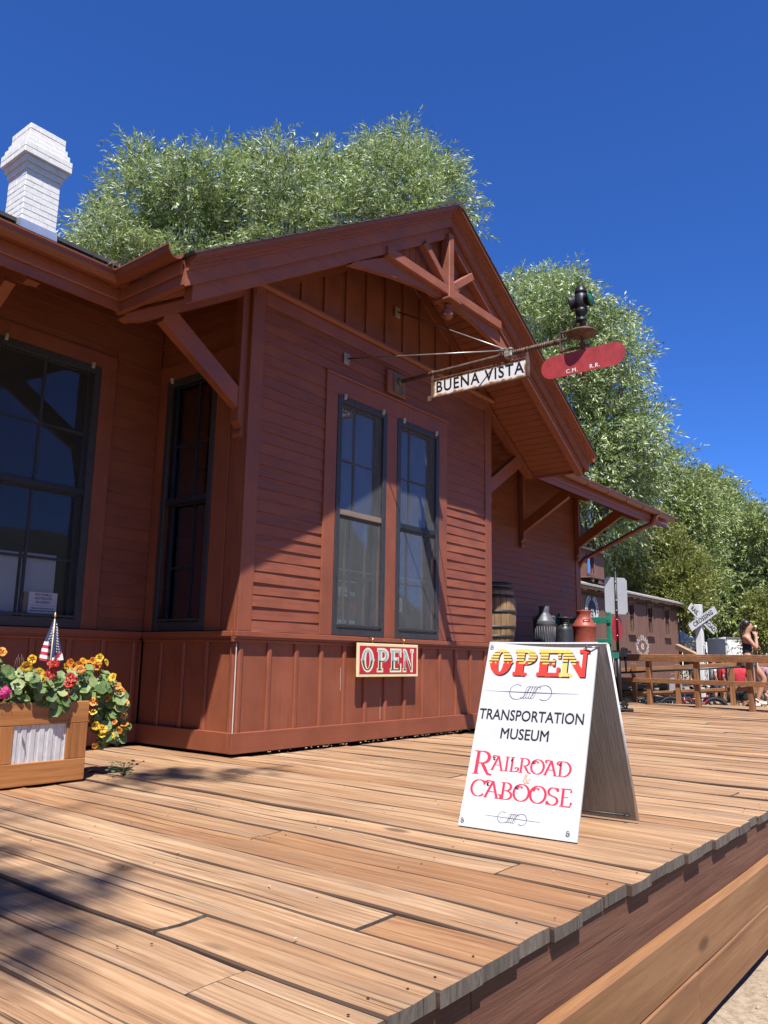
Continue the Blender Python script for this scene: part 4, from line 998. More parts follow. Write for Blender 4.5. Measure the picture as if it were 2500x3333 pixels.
# ------------------------------------------------------------------ things in the windows
m = MB(); m.box(-1.70, -1.255, D_+.085, D_+.088, 1.11, 1.66); m.box(-1.225, -.91, D_+.086, D_+.089, 1.11, 1.665)
tag(m.build('window_paper', plain('white_paper_sheet', (.95, .95, .95), .8, 0, .07, 3)), 'white paper sheets behind the lower panes of the big left window', 'paper')
nt_ = thing('restroom_notice', 'small printed NO PUBLIC RESTROOM IN DEPOT notice in the left window', 'notice', (-1.01, D_+.06, 1.13))
m = MB(); m.box(-1.145, -.885, D_+.054, D_+.057, 1.135, 1.33); part(m, 'card', plain('notice_card', (.92, .92, .92), .7, 0, .04, 5), nt_)
m = MB(); m.box(-1.19, -1.15, D_+.056, D_+.07, 1.135, 1.325); part(m, 'easel', plain('cardboard', (.33, .25, .15), .8), nt_)
lt = Letters(); fr = lambda x, z: frame((x, D_+.0532, z), (1, 0, 0), (0, 0, 1))
for tx, sz, z in (('NO PUBLIC', .030, 1.308), ('RESTROOM', .030, 1.276), ('IN DEPOT', .030, 1.243), ('PUBLIC RESTROOMS ARE AT', .0165, 1.190), ('THE NORTH END OF THE PARK', .0165, 1.168)): lt.text(tx, sz, fr(-1.012, z), bold=.0005)
lt.box(-1.135, -.895, D_+.0532, D_+.0538, 1.214, 1.2155); part(lt, 'lettering', M_INK, nt_)
ys = thing('yes_open_sign', 'black YES WE\'RE OPEN card behind the left bay window', 'sign', (1.51, .09, 1.14))
m = MB(); m.box(1.34, 1.67, .098, .103, 1.13, 1.60, bev=.0015); part(m, 'card', plain('black_card', (.018, .018, .02), .5), ys)
lt = Letters(); fr = lambda x, z: frame((x, .0974, z), (1, 0, 0), (0, 0, 1)); lt.text('YES', .135, fr(1.465, 1.475), squash=.82, bold=.004); lt.text("WE'RE", .055, fr(1.605, 1.46), squash=.62, bold=.001); lt.box(1.345, 1.665, .0972, .0976, 1.155, 1.19); lt.box(1.345, 1.665, .0972, .0976, 1.572, 1.588); part(lt, 'white_lettering', M_WHITEP, ys)
lt = Letters(); lt.text('OPEN', .15, fr(1.515, 1.32), squash=.80, bold=.004); part(lt, 'red_lettering', M_RLET, ys)
m = MB(); m.box(2.345, 2.455, .085, .087, 1.32, 1.478); 
q_ = m.build('window_leaflet', plain('leaflet_paper', (.72, .73, .74), .7)); tag(q_, 'small white leaflet stuck inside the right bay window', 'paper')
lt = Letters()
for i in range(7): lt.box(2.357, 2.443-random.uniform(0, .03), .0846, .0849, 1.345+i*.017, 1.350+i*.017)
q2 = lt.build('printed_lines', plain('grey_print', (.25, .25, .26), .7)); q2.parent = q_
m = MB(); m.ball((2.43, .09, 1.305), (.025, .01, .03), 10, 8); tag(m.build('suction_hook', M_IRON), 'black suction hook under the leaflet in the right bay window', 'hook')
# dead leaves caught in the gutter corner
m = MB()
for i in range(260):
    c_ = np.array([-1.47+random.gauss(0, .10), -.03+random.gauss(0, .09), 3.655+abs(random.gauss(0, .035))]); a = rng.normal(size=3); a /= np.linalg.norm(a); b = np.cross(a, rng.normal(size=3)); b /= np.linalg.norm(b); l = random.uniform(.02, .06)
    m.add([c_-a*l, c_+b*.006, c_+a*l, c_-b*.006], [(0, 1, 2, 3)])
tag(m.build('dead_leaves', plain('dry_leaf_litter', (.17, .10, .055), .9, 0, .5, 40, 0)), kind='stuff')

# ------------------------------------------------------------------ planter with flowers and a small flag
px0, px1, py0, py1, pzt = -2.66, -1.575, -.368, .10, .505
plr = thing('planter_box', 'orange stained wooden planter with corrugated metal panels beside the depot', 'planter', ((px0+px1)/2, -.13, 0))
m = MB(); m.box(px0+.03, px1-.03, py0+.02, py1-.02, .008, pzt-.06); part(m, 'liner', plain('dark_soil_liner', (.05, .035, .025), .9), plr)
m = MB()
for y, o_ in ((py0, 0), (py1-.03, 0)): m.box(px0, px1, y, y+.03, pzt-.137, pzt, bev=.004)
for x in (px0, px1-.03): m.box(x+.0007, x+.0293, py0+.031, py1-.031, pzt-.136, pzt-.001, bev=.004)
part(m, 'top_rail', M_PLAN, plr)
m = MB(); m.box(px0, px1, py0, py0+.03, .006, .143, bev=.004); m.box(px0, px1, py1-.03, py1, .006, .143, bev=.004); m.box(px1-.03, px1-.001, py0+.031, py1-.031, .007, .142, bev=.004); part(m, 'bottom_rail', M_PLAN, plr)
for a, b in ((-1.722, -1.576), (-2.205, -2.073), (-2.659, -2.535)):
    m = MB(); m.box(a, b, py0+.001, py0+.029, .1435, pzt-.1375, bev=.003); part(m, 'stile', M_PLANV, plr)
m = MB(); m.box(px1-.029, px1-.001, py0+.031, py1-.031, .1425, pzt-.1365, bev=.003); part(m, 'side_panel', M_PLANV, plr)
g = NG('corrugated_galvanised'); v = g.coord((1, 1, .4)); n_ = g.noise(v, 26, 4, .7); c = g.ramp(n_, [(.3, (.56, .57, .58)), (.7, (.82, .83, .84))]); m_corr = g.out(c, .36, .35)
for a, b in ((-2.073, -1.722), (-2.535, -2.205)):
    m = MB(); prof = []; x = a
    while x < b:
        for dx, dy in ((0, 0), (.028, 0), (.034, .007), (.052, .007), (.058, 0)):
            if x+dx <= b: prof.append((x+dx, py0+.012+dy))
        x += .0585
    m.add([(x_, y_, z_) for z_ in (.140, pzt-.134) for x_, y_ in prof], [(i, i+1, len(prof)+i+1, len(prof)+i) for i in range(len(prof)-1)]); part(m, 'metal_panel', m_corr, plr)
def leaf_mat(name, lo, mid, hi, rough=.45, trans=.25, vein=False):
    g = NG(name); a = g.attr('rnd'); c = g.ramp(a, [(.05, lo), (.5, mid), (.95, hi)])
    c = g.mix(.25, c, g.ramp(g.noise(g.coord(), 60, 3), [(.3, lo), (.7, hi)]))
    g.out(c, rough); t = g.t; tl = g.n('BsdfTranslucent'); g.set(tl.inputs[0], g.mix(1.0, c, (ALB, ALB, ALB), 'MULTIPLY'))
    mx = g.n('MixShader'); mx.inputs[0].default_value = trans; g.set(mx.inputs[1], g.b.outputs[0]); g.set(mx.inputs[2], tl.outputs[0]); g.set(t.nodes['Material Output'].inputs[0], mx.outputs[0]); return g.m
M_NAST = leaf_mat('nasturtium_leaf', (.055, .115, .030), (.17, .29, .075), (.46, .55, .22), .5, .35)
M_DARKL = leaf_mat('dark_small_leaf', (.03, .06, .025), (.07, .12, .05), (.16, .24, .10), .5, .2)
M_STEM = plain('green_stem', (.22, .30, .12), .6, 0, .2, 30, 0)
def round_leaf(mb, c, nrm, r, rnd):
    nrm = nrm/np.linalg.norm(nrm); a = np.cross(nrm, rng.normal(size=3)); a /= np.linalg.norm(a); b = np.cross(nrm, a); n = 11; fold = random.uniform(.1, .5)
    vs = [c-nrm*r*.12]; 
    for i in range(n):
        t = 2*math.pi*i/n; q = r*(1+.08*math.sin(5*t+rnd*9)+random.gauss(0, .03)); vs.append(c+a*q*math.cos(t)+b*q*math.sin(t)+nrm*r*(.10*math.cos(2*t)*fold+.05*math.sin(3*t+rnd*20)))
    mb.smooth = True; mb.add(vs, [(0, 1+i, 1+(i+1) % n) for i in range(n)], rnd); mb.smooth = False
def nasturtium(name, label, centers, n_leaf, flowers, group='nasturtiums in the planter'):
    base = centers[0][0]; root = thing(name, label, 'flower plant', (base[0], base[1], pzt-.06), group)
    lf, st = MB(), MB(); soil = np.array([base[0], base[1], pzt-.07])
    wts = np.array([c_[2] for c_ in centers], float); wts /= wts.sum()
    for i in range(n_leaf):
        c_, r_, _ = centers[rng.choice(len(centers), p=wts)]
        d = rng.normal(size=3); d /= np.linalg.norm(d); d[1] -= .35; p_ = np.array(c_)+d*np.array(r_)*random.uniform(.65, 1.05)
        nn = d*.6+np.array([-.35, -.75, .75])+rng.normal(size=3)*.35
        round_leaf(lf, p_, nn, random.uniform(.020, .046), random.random())
        if i % 4 == 0: 
            q_ = np.array(c_)-np.array([0, -.02, .5*r_[2]]); st.tube([q_, (q_+p_)/2+np.array([0, -.01, .02]), p_], .0022, 4)
    o = lf.build('foliage', M_NAST); rel(o, root); o = st.build('stems', M_STEM); rel(o, root)
    for (p_, col, sc) in flowers:
        f = MB(); c_ = np.array(p_, float); nn = np.array([-.45, -.85, .35])+rng.normal(size=3)*.30; nn /= np.linalg.norm(nn); a = np.cross(nn, (0, 0, 1)); a /= np.linalg.norm(a); b = np.cross(a, nn)*-1
        ph = random.uniform(0, 1.2); R_ = .025*sc; rr = random.random(); f.smooth = True
        for k in range(5):                                 # five frilled petals opening from a short funnel
            t0 = ph+2*math.pi*k/5; vs = []
            for (rad, w_, h_) in ((.10, .16, -.35), (.45, .30, .0), (.80, .62, .16), (1.05, .52, .10+random.uniform(-.1, .12))):
                for s_ in (-1, 0, 1):
                    t = t0+s_*w_; q = rad*(1 if s_ else 1.08); vs.append(c_+R_*(q*math.cos(t)*a+q*math.sin(t)*b+(h_+(.06 if s_ else 0)+random.gauss(0, .03))*nn))
            f.cur = 0; f.add(vs, [(i*3+j, i*3+j+1, i*3+j+4, i*3+j+3) for i in range(3) for j in range(2)], rr)
        f.cur = 1; f.lathe([(.006*sc, -.006), (.009*sc, .0), (.005*sc, .004), (.001, .005)], c_-nn*.004, 8, nn)
        o = f.build('flower', [M_PET[col], M_THROAT]); rel(o, root)
    return root
def petal(name, c, c2): 
    g = NG(name); cc = g.ramp(g.attr('rnd'), [(0, c), (1, c2)]); g.out(cc, .5); t = g.t; tl = g.n('BsdfTranslucent'); g.set(tl.inputs[0], cc)
    mx = g.n('MixShader'); mx.inputs[0].default_value = .3; g.set(mx.inputs[1], g.b.outputs[0]); g.set(mx.inputs[2], tl.outputs[0]); g.set(t.nodes['Material Output'].inputs[0], mx.outputs[0]); return g.m
M_PET = {'o': petal('orange_petal', (.75, .22, .008), (.85, .36, .015)), 'y': petal('yellow_petal', (.85, .50, .015), (.9, .62, .03)), 'r': petal('red_petal', (.42, .008, .006), (.60, .02, .012)), 'm': petal('magenta_petal', (.65, .03, .22), (.8, .10, .35))}
M_THROAT = plain('flower_throat', (.35, .07, .01), .6, 0, .3, 60, 0)
def K(px, py, y):                                          # point on the photo ray through a pixel, on the vertical plane y
    dd = _f+_r*(px-1250)/FPX-_u*(py-1666.5)/FPX; return CAM+dd*((y-CAM[1])/dd[1])
def fl(lst, y=-.33): return [(K(px_, py_, y-random.uniform(0, .05)), c_, s_) for px_, py_, c_, s_ in lst]
nasturtium('trailing_nasturtium', 'orange nasturtium spilling over the right end of the planter', [((-1.50, -.16, .60), (.17, .16, .12), 4), ((-1.36, -.18, .48), (.13, .13, .16), 4), ((-1.33, -.20, .32), (.11, .11, .13), 3), ((-1.62, -.20, .62), (.12, .12, .07), 2)], 210,
  fl([(230, 2157, 'o', 1), (216, 2168, 'y', .9), (258, 2163, 'o', 1), (272, 2152, 'o', 1), (262, 2178, 'o', 1.1), (288, 2155, 'o', 1), (318, 2157, 'o', 1.05), (316, 2170, 'o', 1), (325, 2142, 'y', 1.1), (346, 2156, 'y', 1), (302, 2150, 'o', .9), (367, 2205, 'y', 1.15), (383, 2233, 'o', 1), (396, 2252, 'o', 1), (408, 2288, 'o', 1), (304, 2284, 'o', 1.2), (349, 2272, 'o', 1), (301, 2318, 'y', 1.15), (404, 2328, 'o', 1), (405, 2358, 'o', 1.1), (394, 2310, 'y', .9), (334, 2372, 'y', 1.2), (312, 2362, 'y', 1.1), (349, 2378, 'y', 1), (387, 2378, 'o', 1), (361, 2395, 'y', .9), (309, 2427, 'o', .8), (278, 2343, 'o', .9), (240, 2170, 'o', 1), (332, 2392, 'y', .9), (372, 2350, 'o', .8)], -.30))
nasturtium('red_nasturtium', 'deep red nasturtium in the middle of the planter by the small flag', [((-1.76, -.24, .57), (.15, .12, .11), 3), ((-1.82, -.32, .52), (.13, .07, .09), 2)], 130,
  fl([(170, 2162, 'r', 1.2), (180, 2158, 'r', 1), (152, 2202, 'r', 1.2), (170, 2195, 'r', 1.2), (230, 2205, 'r', 1.2), (238, 2212, 'r', 1.1), (222, 2225, 'r', 1.2), (208, 2260, 'r', 1.15), (135, 2268, 'r', 1), (160, 2190, 'r', 1)], -.36))
nasturtium('yellow_nasturtium', 'pale leaved nasturtium with a few yellow flowers left of the flag', [((-1.98, -.26, .60), (.15, .13, .11), 3), ((-2.18, -.2, .66), (.12, .1, .12), 2)], 130, fl([(86, 2170, 'y', 1.35), (126, 2192, 'y', 1.3), (105, 2146, 'y', 1.1), (5, 2122, 'o', 1.2), (140, 2212, 'y', .8)], -.36))
pt = thing('petunia', 'dark leaved petunia with a ruffled magenta bloom at the planter\'s left', 'flower plant', (-2.2, -.3, pzt-.06))
m = MB()
for i in range(520):
    c_ = np.array([-2.16, -.24, .56])+rng.normal(size=3)*np.array([.13, .08, .06]); d = rng.normal(size=3)+np.array([-.3, -.5, .8]); d /= np.linalg.norm(d); a = np.cross(d, rng.normal(size=3)); a /= np.linalg.norm(a); b = np.cross(d, a); l = random.uniform(.012, .026)
    m.add([c_-a*l, c_+b*l*.5, c_+a*l, c_-b*l*.5], [(0, 1, 2, 3)], random.random())
o = m.build('foliage', M_DARKL); rel(o, pt)
m = MB(); c0 = K(18, 2255, -.40); m.smooth = True
for k in range(22):
    t = k*2.4; r_ = .012+.0014*k; d = np.array([math.cos(t)*.8, -.6, math.sin(t)*.8]); c_ = c0+np.array([math.cos(t), 0, math.sin(t)])*r_*.7; round_leaf(m, c_, np.array([math.cos(t)*.6, -1, math.sin(t)*.6]), .016, random.random())
o = m.build('bloom', M_PET['m']); rel(o, pt)
m = MB(); c0 = np.array([-2.08, -.28, .62])
for k in range(7):
    c_ = c0+rng.normal(size=3)*np.array([.06, .03, .03]); round_leaf(m, c_, np.array([-.4, -.9, .3]), .017, random.random())
o = m.build('dark_bloom', plain('black_violet_petal', (.016, .010, .022), .5)); rel(o, pt)
m = MB()
for k in range(5): b = np.array([-2.02+k*.03, -.2, .6]); m.tube([b, b+np.array([-.01-.01*k, 0, .09]), b+np.array([-.02*k, -.01, .18+.02*(k % 2)])], .002, 4)
o = m.build('grass_stems', plain('dark_purple_grass', (.07, .03, .035), .6)); rel(o, pt)
m = MB()                                                    # self-sown weed in a gap of the planks
for k in range(26):
    b = np.array([-1.31, -.42, .004]); t = random.uniform(0, 6.3); l = random.uniform(.03, .16); e = b+np.array([math.cos(t)*l, math.sin(t)*l*.6, .02+.10*random.random()]); m.tube([b, (b+e)/2+np.array([0, 0, .02]), e], .0014, 3); round_leaf(m, e, np.array([-.3, -.4, 1.0]), random.uniform(.006, .013), random.random())
tag(m.build('weed', M_DARKL), 'tiny green weed growing between the planks by the planter', 'weed')
# flag: a stick with cloth hanging in folds
fb, ft = K(165, 2147, -.20), K(181, 1992, -.20)
fg = thing('small_flag', 'small stars and stripes flag drooping on a thin stick in the planter', 'flag', tuple(fb))
dr = (ft-fb)/np.linalg.norm(ft-fb); Lp = np.linalg.norm(ft-fb)
m = MB(); m.tube([fb-dr*.22, ft-dr*.03], .0042, 8); part(m, 'stick', plain('pale_dowel', (.72, .60, .38), .5), fg)
m = MB(); m.lathe([(.005, 0), (.0052, .012), (.0075, .014), (.006, .024), (.002, .045)], ft-dr*.045, 10, dr); part(m, 'finial', plain('gilt_plastic', (.72, .55, .22), .35, .5), fg)
# fabric coordinates (s along the hoist, t along the fly); cloth falls from the top of the stick in two lobes
M_FB, M_FW, M_FR = plain('navy_cloth', (.018, .03, .10), .8, 0, .15, 20, 0), plain('white_cloth', (.80, .80, .82), .8, 0, .06, 20, 0), plain('red_cloth', (.50, .02, .045), .8, 0, .12, 20, 0)
top = ft-dr*.055; rt = np.array([1.0, 0, 0]); hh = Lp*.88
def cloth(side, a, b):                                      # a: 0 top .. 1 bottom, b: 0 at stick .. 1 outer edge
    wd = (.008+.072*a**1.05)*side; fold = .012*math.sin(b*7+a*3+side); return top-dr*hh*a*(1.0-.06*b)+rt*wd*b+np.array([0, -.008*side+fold, 0])
cl = MB(); cl.smooth = True; N_, Q_ = 36, 10
for side, blue in ((-1, .55), (1, .80)):
    for i in range(N_):
        a0, a1 = .03+.97*i/N_, .03+.97*(i+1)/N_
        for j in range(Q_):
            b0, b1 = j/Q_, (j+1)/Q_; am, bm = (a0+a1)/2, (b0+b1)/2
            if side < 0: k = 0 if am < blue else (1+int((am-blue)*13) % 2)
            else: k = 0 if am < blue-.0+.12*(1-bm)-.02 and bm < .93+.1 else (1+int((am*7+bm*2.2)) % 2)
            cl.cur = k; cl.add([cloth(side, a0, b0), cloth(side, a1, b0), cloth(side, a1, b1), cloth(side, a0, b1)], [(0, 1, 2, 3)], .5)
fc = part(cl, 'cloth', [M_FB, M_FW, M_FR], fg)
m = MB()
def star(c_, r_, n_off):
    pts = []
    for k in range(10):
        t = math.pi/2+k*math.pi/5; q = r_ if k % 2 == 0 else r_*.42; pts.append(c_+np.array([q*math.cos(t), n_off, q*math.sin(t)]))
    m.add([c_+np.array([0, n_off, 0])]+pts, [(0, 1+k, 1+(k+1) % 10) for k in range(10)], .5)
for side, rows in ((-1, 7), (1, 11)):
    for i in range(rows):
        a = .10+i*(.066 if side > 0 else .068)
        for b in ((.30, .78) if side < 0 else (.28, .74)):
            aa = a+(.03 if b > .5 else 0)
            if .008+.072*aa > .022 or b < .5: star(cloth(side, aa, b), .0068, -.014)
o = m.build('stars', M_FW); o.parent = fc

# ------------------------------------------------------------------ baggage wagon, barrel, milk cans, switch stand
M_GREEN = plain('green_wagon_paint', (.018, .19, .115), .45, 0, .15, 10); M_DGREEN = plain('shaded_green_paint', (.012, .10, .065), .5, 0, .2, 10)
wx0, wx1, wy0, wy1, wz = 4.95, 8.62, .12, 1.16, .985
wg = thing('baggage_wagon', 'green railway baggage wagon carrying a barrel and milk cans', 'wagon', ((wx0+wx1)/2, .64, 0))
m = MB()
for i in range(7): y = wy0+(wy1-wy0)*i/7; m.box(wx0, wx1-.02, y+.004, y+(wy1-wy0)/7-.004, wz-.035, wz, bev=.004)
part(m, 'bed', wood('wagon_planks', (.10, .06, .035), (.22, .14, .085), (.34, .24, .15), 0), wg)
m = MB(); m.prism([(wy0-.03, wz-.10), (wy0-.005, wz-.1), (wy0-.005, wz+.0), (wy0-.03, wz-.0)], 0, wx0, wx1)
m.prism([(wy1+.005, wz-.10), (wy1+.03, wz-.1), (wy1+.03, wz), (wy1+.005, wz)], 0, wx0, wx1)
m.lathe([(.001, -.05), (.17, -.05), (.18, -.03), (.18, .03), (.16, .045), (.001, .05)], (wx1-.06, wy0+.15, wz-.045), 20); m.box(wx1-.06, wx1+.12, wy0+.15, wy1, wz-.094, wz+.003, bev=.02)
part(m, 'rim', M_GREEN, wg)
fx = wx1-.12; m = MB()
m.box(fx-.03, fx+.03, .17, .235, wz+.002, 1.66, bev=.006); m.box(fx-.03, fx+.03, .60, .66, wz+.002, 1.66, bev=.006); m.box(fx-.03, fx+.03, 1.09, 1.15, wz+.002, 1.66, bev=.006)
m.box(fx-.052, fx-.031, .15, 1.18, 1.475, 1.58, bev=.005); m.box(fx-.051, fx-.031, .15, 1.18, 1.12, 1.21, bev=.005)
for y in (.2, .63, 1.12): m.ball((fx-.053, y, 1.53), .012, 6, 5)
part(m, 'end_rack', M_GREEN, wg)
def wheel(c_, r_):
    m = MB(); c_ = np.array(c_); m.lathe([(r_-.045, -.03), (r_, -.03), (r_, .03), (r_-.045, .03), (r_-.045, -.03)], c_, 30, (0, 1, 0)); m.lathe([(.001, -.06), (.05, -.06), (.06, 0), (.05, .06), (.001, .06)], c_, 14, (0, 1, 0))
    for k in range(12): a = k*math.pi/6; d = np.array([math.cos(a), 0, math.sin(a)]); m.beam(c_+d*.05, c_+d*(r_-.04), .028, .028, (0, 1, 0))
    return m
for x in (5.6, 7.95):
    for y in (.24, 1.04): part(wheel((x, y, .36), .36), 'wheel', M_IRON, wg)
m = MB(); m.box(5.55, 5.65, .30, .98, .32, .40); m.box(7.9, 8.0, .30, .98, .32, .40); m.box(5.0, 8.6, .40, .52, wz-.22, wz-.10); m.box(5.0, 8.6, .76, .88, wz-.22, wz-.10)
for x in (5.6, 7.95): m.box(x-.05, x+.05, .35, .93, .40, wz-.22)
m.beam((8.5, .64, .7), (9.0, .62, .55), .06, .05); part(m, 'undercarriage', plain('dark_green_undercarriage', (.018, .026, .022), .6), wg)
def barrel(x, y, z0):
    root = thing('wooden_barrel', 'tall weathered oak barrel with dark iron hoops on the wagon beside the bay', 'barrel', (x, y, z0)); H_ = .885
    rf = lambda z: .258+.062*math.sin(math.pi*z/H_)**.9
    m = MB(); n = 22
    for k in range(n):
        a0, a1 = 2*math.pi*(k+.03)/n, 2*math.pi*(k+.97)/n; rr = random.random(); j = random.gauss(0, .002); rings = []
        for z in np.linspace(0, H_, 14):
            r_ = rf(z)+j; rings.append([(x+q*math.cos(a), y+q*math.sin(a), z0+z) for a, q in ((a0, r_), ((a0+a1)/2, r_+.002), (a1, r_), (a1, r_-.02), (a0, r_-.02))])
        m.sweep(rings, True, True, rr)
    part(m, 'staves', M_BARREL, root)
    m = MB(); m.lathe([(.001, 0), (.245, 0), (.245, -.02), (.001, -.02)][::-1], (x, y, z0+H_-.03), 24); part(m, 'head', M_BARREL, root)
    for z, hgt in ((.012, .05), (.10, .052), (.235, .045), (.445, .048), (.66, .045), (.765, .052), (.838, .045)):
        m = MB(); m.lathe([(rf(z)+.001, 0), (rf(z)+.0065, 0), (rf(z+hgt)+.0065, hgt), (rf(z+hgt)+.001, hgt)], (x, y, z0+z), 36); a = -1.9; m.ball((x+(rf(z)+.008)*math.cos(a), y+(rf(z)+.008)*math.sin(a), z0+z+hgt/2), .008, 6, 4)
        part(m, 'hoop', plain('iron_hoop', (.035, .038, .042), .55, .5, .4, 18), root)
bp = K(1606, 2000, .53); barrel(bp[0], .53, wz+.025)
m = MB(); m.box(bp[0]-.33, bp[0]+.33, .19, .87, wz+.001, wz+.024); tag(m.build('plank_pallet', M_BARREL), 'flat boards under the oak barrel on the wagon', 'boards')
def can(px_, y, r_, prof, mat, label, ribs=False, neck_r=.5, hy=.78, lid=False):
    c_ = K(px_, 2050, y); root = thing('milk_can', label, 'milk can', (c_[0], y, wz+.001), 'milk cans on the wagon'); x = c_[0]; z0 = wz+.001; m = MB()
    m.lathe([(a*r_, b) for a, b in prof], (x, y, z0), 28)
    if ribs:
        for k in range(26): a = 2*math.pi*k/26; m.tube([(x+r_*1.005*math.cos(a), y+r_*1.005*math.sin(a), z0+b) for b in (.10, .37)], .006, 5)
    part(m, 'can_body', mat, root)
    for s_ in (-1, 1):
        m = MB(); rr = _r*np.array([1, 1, 0]); rr /= np.linalg.norm(rr); base = np.array([x, y, z0]); hw_ = r_
        if lid: 
            fv = -np.array([rr[1], -rr[0], 0])*s_; m.tube([base+fv*hw_*.72+np.array([0, 0, hy])-rr*.05, base+fv*hw_*.95+np.array([0, 0, hy+.035])-rr*.045, base+fv*hw_*.95+np.array([0, 0, hy+.035])+rr*.045, base+fv*hw_*.72+np.array([0, 0, hy])+rr*.05], .010, 7)
        else: m.tube([base+rr*s_*hw_*.62+np.array([0, 0, hy+.05]), base+rr*s_*hw_*.88+np.array([0, 0, hy+.075]), base+rr*s_*hw_*1.0+np.array([0, 0, hy+.05]), base+rr*s_*hw_*.97+np.array([0, 0, hy+.0])], .014, 8)
        part(m, 'handle', mat, root)
can(1772, .62, .170, [(.001, 0), (1, 0), (1.02, .02), (1, .04), (1, .40), (1.035, .41), (1.0, .425), (1.035, .44), (1, .455), (.98, .465), (.66, .545), (.50, .575), (.47, .60), (.47, .685), (.44, .69), (.40, .685), (.40, .6), (.001, .6)], plain('grey_zinc_paint', (.10, .105, .115), .5, .25, .25, 14), 'tall grey ribbed milk can with horn shaped handles', True, hy=.46)
can(1838, .55, .137, [(.001, 0), (1, 0), (1.02, .015), (1, .03), (1, .33), (.95, .36), (.80, .40), (.62, .43), (.55, .445), (.55, .50), (.60, .515), (.98, .525), (1.02, .535), (.98, .545), (.001, .55)], plain('black_dairy_paint', (.035, .04, .042), .42, .25, .3, 14), 'small black milk can with a wide flat lid', hy=.41, lid=True)
can(1902, .42, .190, [(.001, 0), (1, 0), (1.02, .02), (1, .04), (1, .38), (1.05, .395), (1.07, .41), (1.04, .43), (.80, .50), (.64, .545), (.60, .575), (.58, .62), (.66, .66), (.68, .67), (.64, .675), (.55, .65), (.001, .60)], plain('red_oxide_paint', (.33, .070, .045), .5, .1, .2, 14), 'rust red milk can with looped handles beside the green rack', hy=.49, lid=True)
# switch stand: base, mast, levers and two target plates
sx, sy = 9.0, .26
ss = thing('switch_stand', 'black railway switch stand with a grey plate above a red disc', 'switch stand', (sx, sy, 0)); vd = np.array([sx-CAM[0], sy-CAM[1], 0]); vd /= np.linalg.norm(vd); pd = np.array([vd[1], -vd[0], 0])
m = MB(); m.obox((sx, sy, .018), pd*.22, vd*.20, (0, 0, .015), bev=.006); m.lathe([(.12, 0), (.09, .03), (.05, .06), (.045, .12)], (sx, sy, .03), 14); m.obox(np.array([sx, sy, .10])+pd*.06, pd*.08, vd*.05, (0, 0, .02)); m.obox(np.array([sx, sy, .06])+pd*.11, pd*.015, vd*.02, (0, 0, .05)); part(m, 'base_plate', M_IRON, ss)
m = MB(); m.tube([(sx, sy, .05), (sx, sy, 1.0)], .040, 12); m.tube([(sx, sy, 1.0), (sx, sy, 2.42)], [.026, .022], 10); m.lathe([(.022, 0), (.018, .03), (.004, .09)], (sx, sy, 2.42), 8); m.tube([np.array([sx, sy, .06])-pd*.085, np.array([sx, sy, 1.0])-pd*.085], .026, 8); part(m, 'mast', M_IRON, ss)
m = MB(); c_ = np.array([sx, sy, 1.0]); m.obox(c_+pd*.06, pd*.16, vd*.05, (0, 0, .022)); m.obox(c_+pd*.06-np.array([0, 0, .05]), pd*.09, vd*.06, (0, 0, .03)); m.tube([c_+pd*.12-np.array([0, 0, .03]), c_+pd*.125-np.array([0, 0, .36])], [.028, .015], 8)
for k in range(4): m.tube([c_+pd*(.06+.03*k)+np.array([0, 0, .02]), c_+pd*(.06+.03*k)+np.array([0, 0, .11-.012*abs(k-1)])], .013, 7)
part(m, 'lever', M_IRON, ss)
m = MB(); a_, b_ = .245, .325; ch = .05; cz = 1.985; pts = [(-a_+ch, -b_), (a_-ch, -b_), (a_, -b_+ch), (a_, b_-ch), (a_-ch, b_), (-a_+ch, b_), (-a_, b_-ch), (-a_, -b_+ch)]; tp = pd*.78+vd*.62; tp /= np.linalg.norm(tp); nn = np.cross(tp, (0, 0, 1)); off = nn*(-.0)
m.sweep([[np.array([sx, sy, cz])+vd*.03+tp*p_+np.array([0, 0, q_])+nn*k for p_, q_ in pts] for k in (-.003, .003)], True, True)
part(m, 'grey_plate', plain('grey_plate_back', (.42, .44, .47), .45, .2, .06, 5, .02), ss)
m = MB(); tp2 = pd*.38+vd*.92; nn2 = np.cross(tp2, (0, 0, 1)); m.sweep([[np.array([sx, sy, 1.41])+vd*.03+tp2*p_+np.array([0, 0, q_])+nn2*k for p_, q_ in arc(0, 0, .23, .24, 0, 345, 24)] for k in (-.003, .003)], True, True); part(m, 'red_disc', plain('red_target', (.42, .018, .024), .45, 0, .12, 6), ss)
m = MB()
for z in (2.22, 1.9, 1.72, 1.56, 1.28): m.ball(np.array([sx, sy, z])-vd*.03, .012, 6, 5)
part(m, 'bolt', plain('pale_bolt', (.6, .6, .6), .4, .6), ss)

# ------------------------------------------------------------------ railings at the far end
def fence(name, label, pts, posts, rails, cat='railing', pw=.092, th=.038):
    """pts: plan line (two points); posts: fractions; rails: (z at start, z at end, height, mat side offset)"""
    a, b = (np.array([*p_, 0.0]) for p_ in pts); t = (b-a)/np.linalg.norm(b-a); n = np.array([-t[1], t[0], 0]); root = thing(name, label, cat, tuple((a+b)/2))
    for f_, zb, zt in posts:
        m = MB(); c_ = a+(b-a)*f_; m.obox(c_+np.array([0, 0, (zb+zt)/2]), t*pw/2, n*pw/2, (0, 0, (zt-zb)/2), bev=.006); part(m, 'post', M_RAILV, root)
    for f0, f1, z0, z1, hgt, off in rails:
        m = MB(); p_, q_ = a+(b-a)*f0+n*off+np.array([0, 0, z0]), a+(b-a)*f1+n*off+np.array([0, 0, z1]); m.beam(p_, q_, th, hgt, bev=.005); part(m, 'rail', M_RAIL, root)
    return root
ra, rb = (11.95, 2.05), (10.93, -2.05)
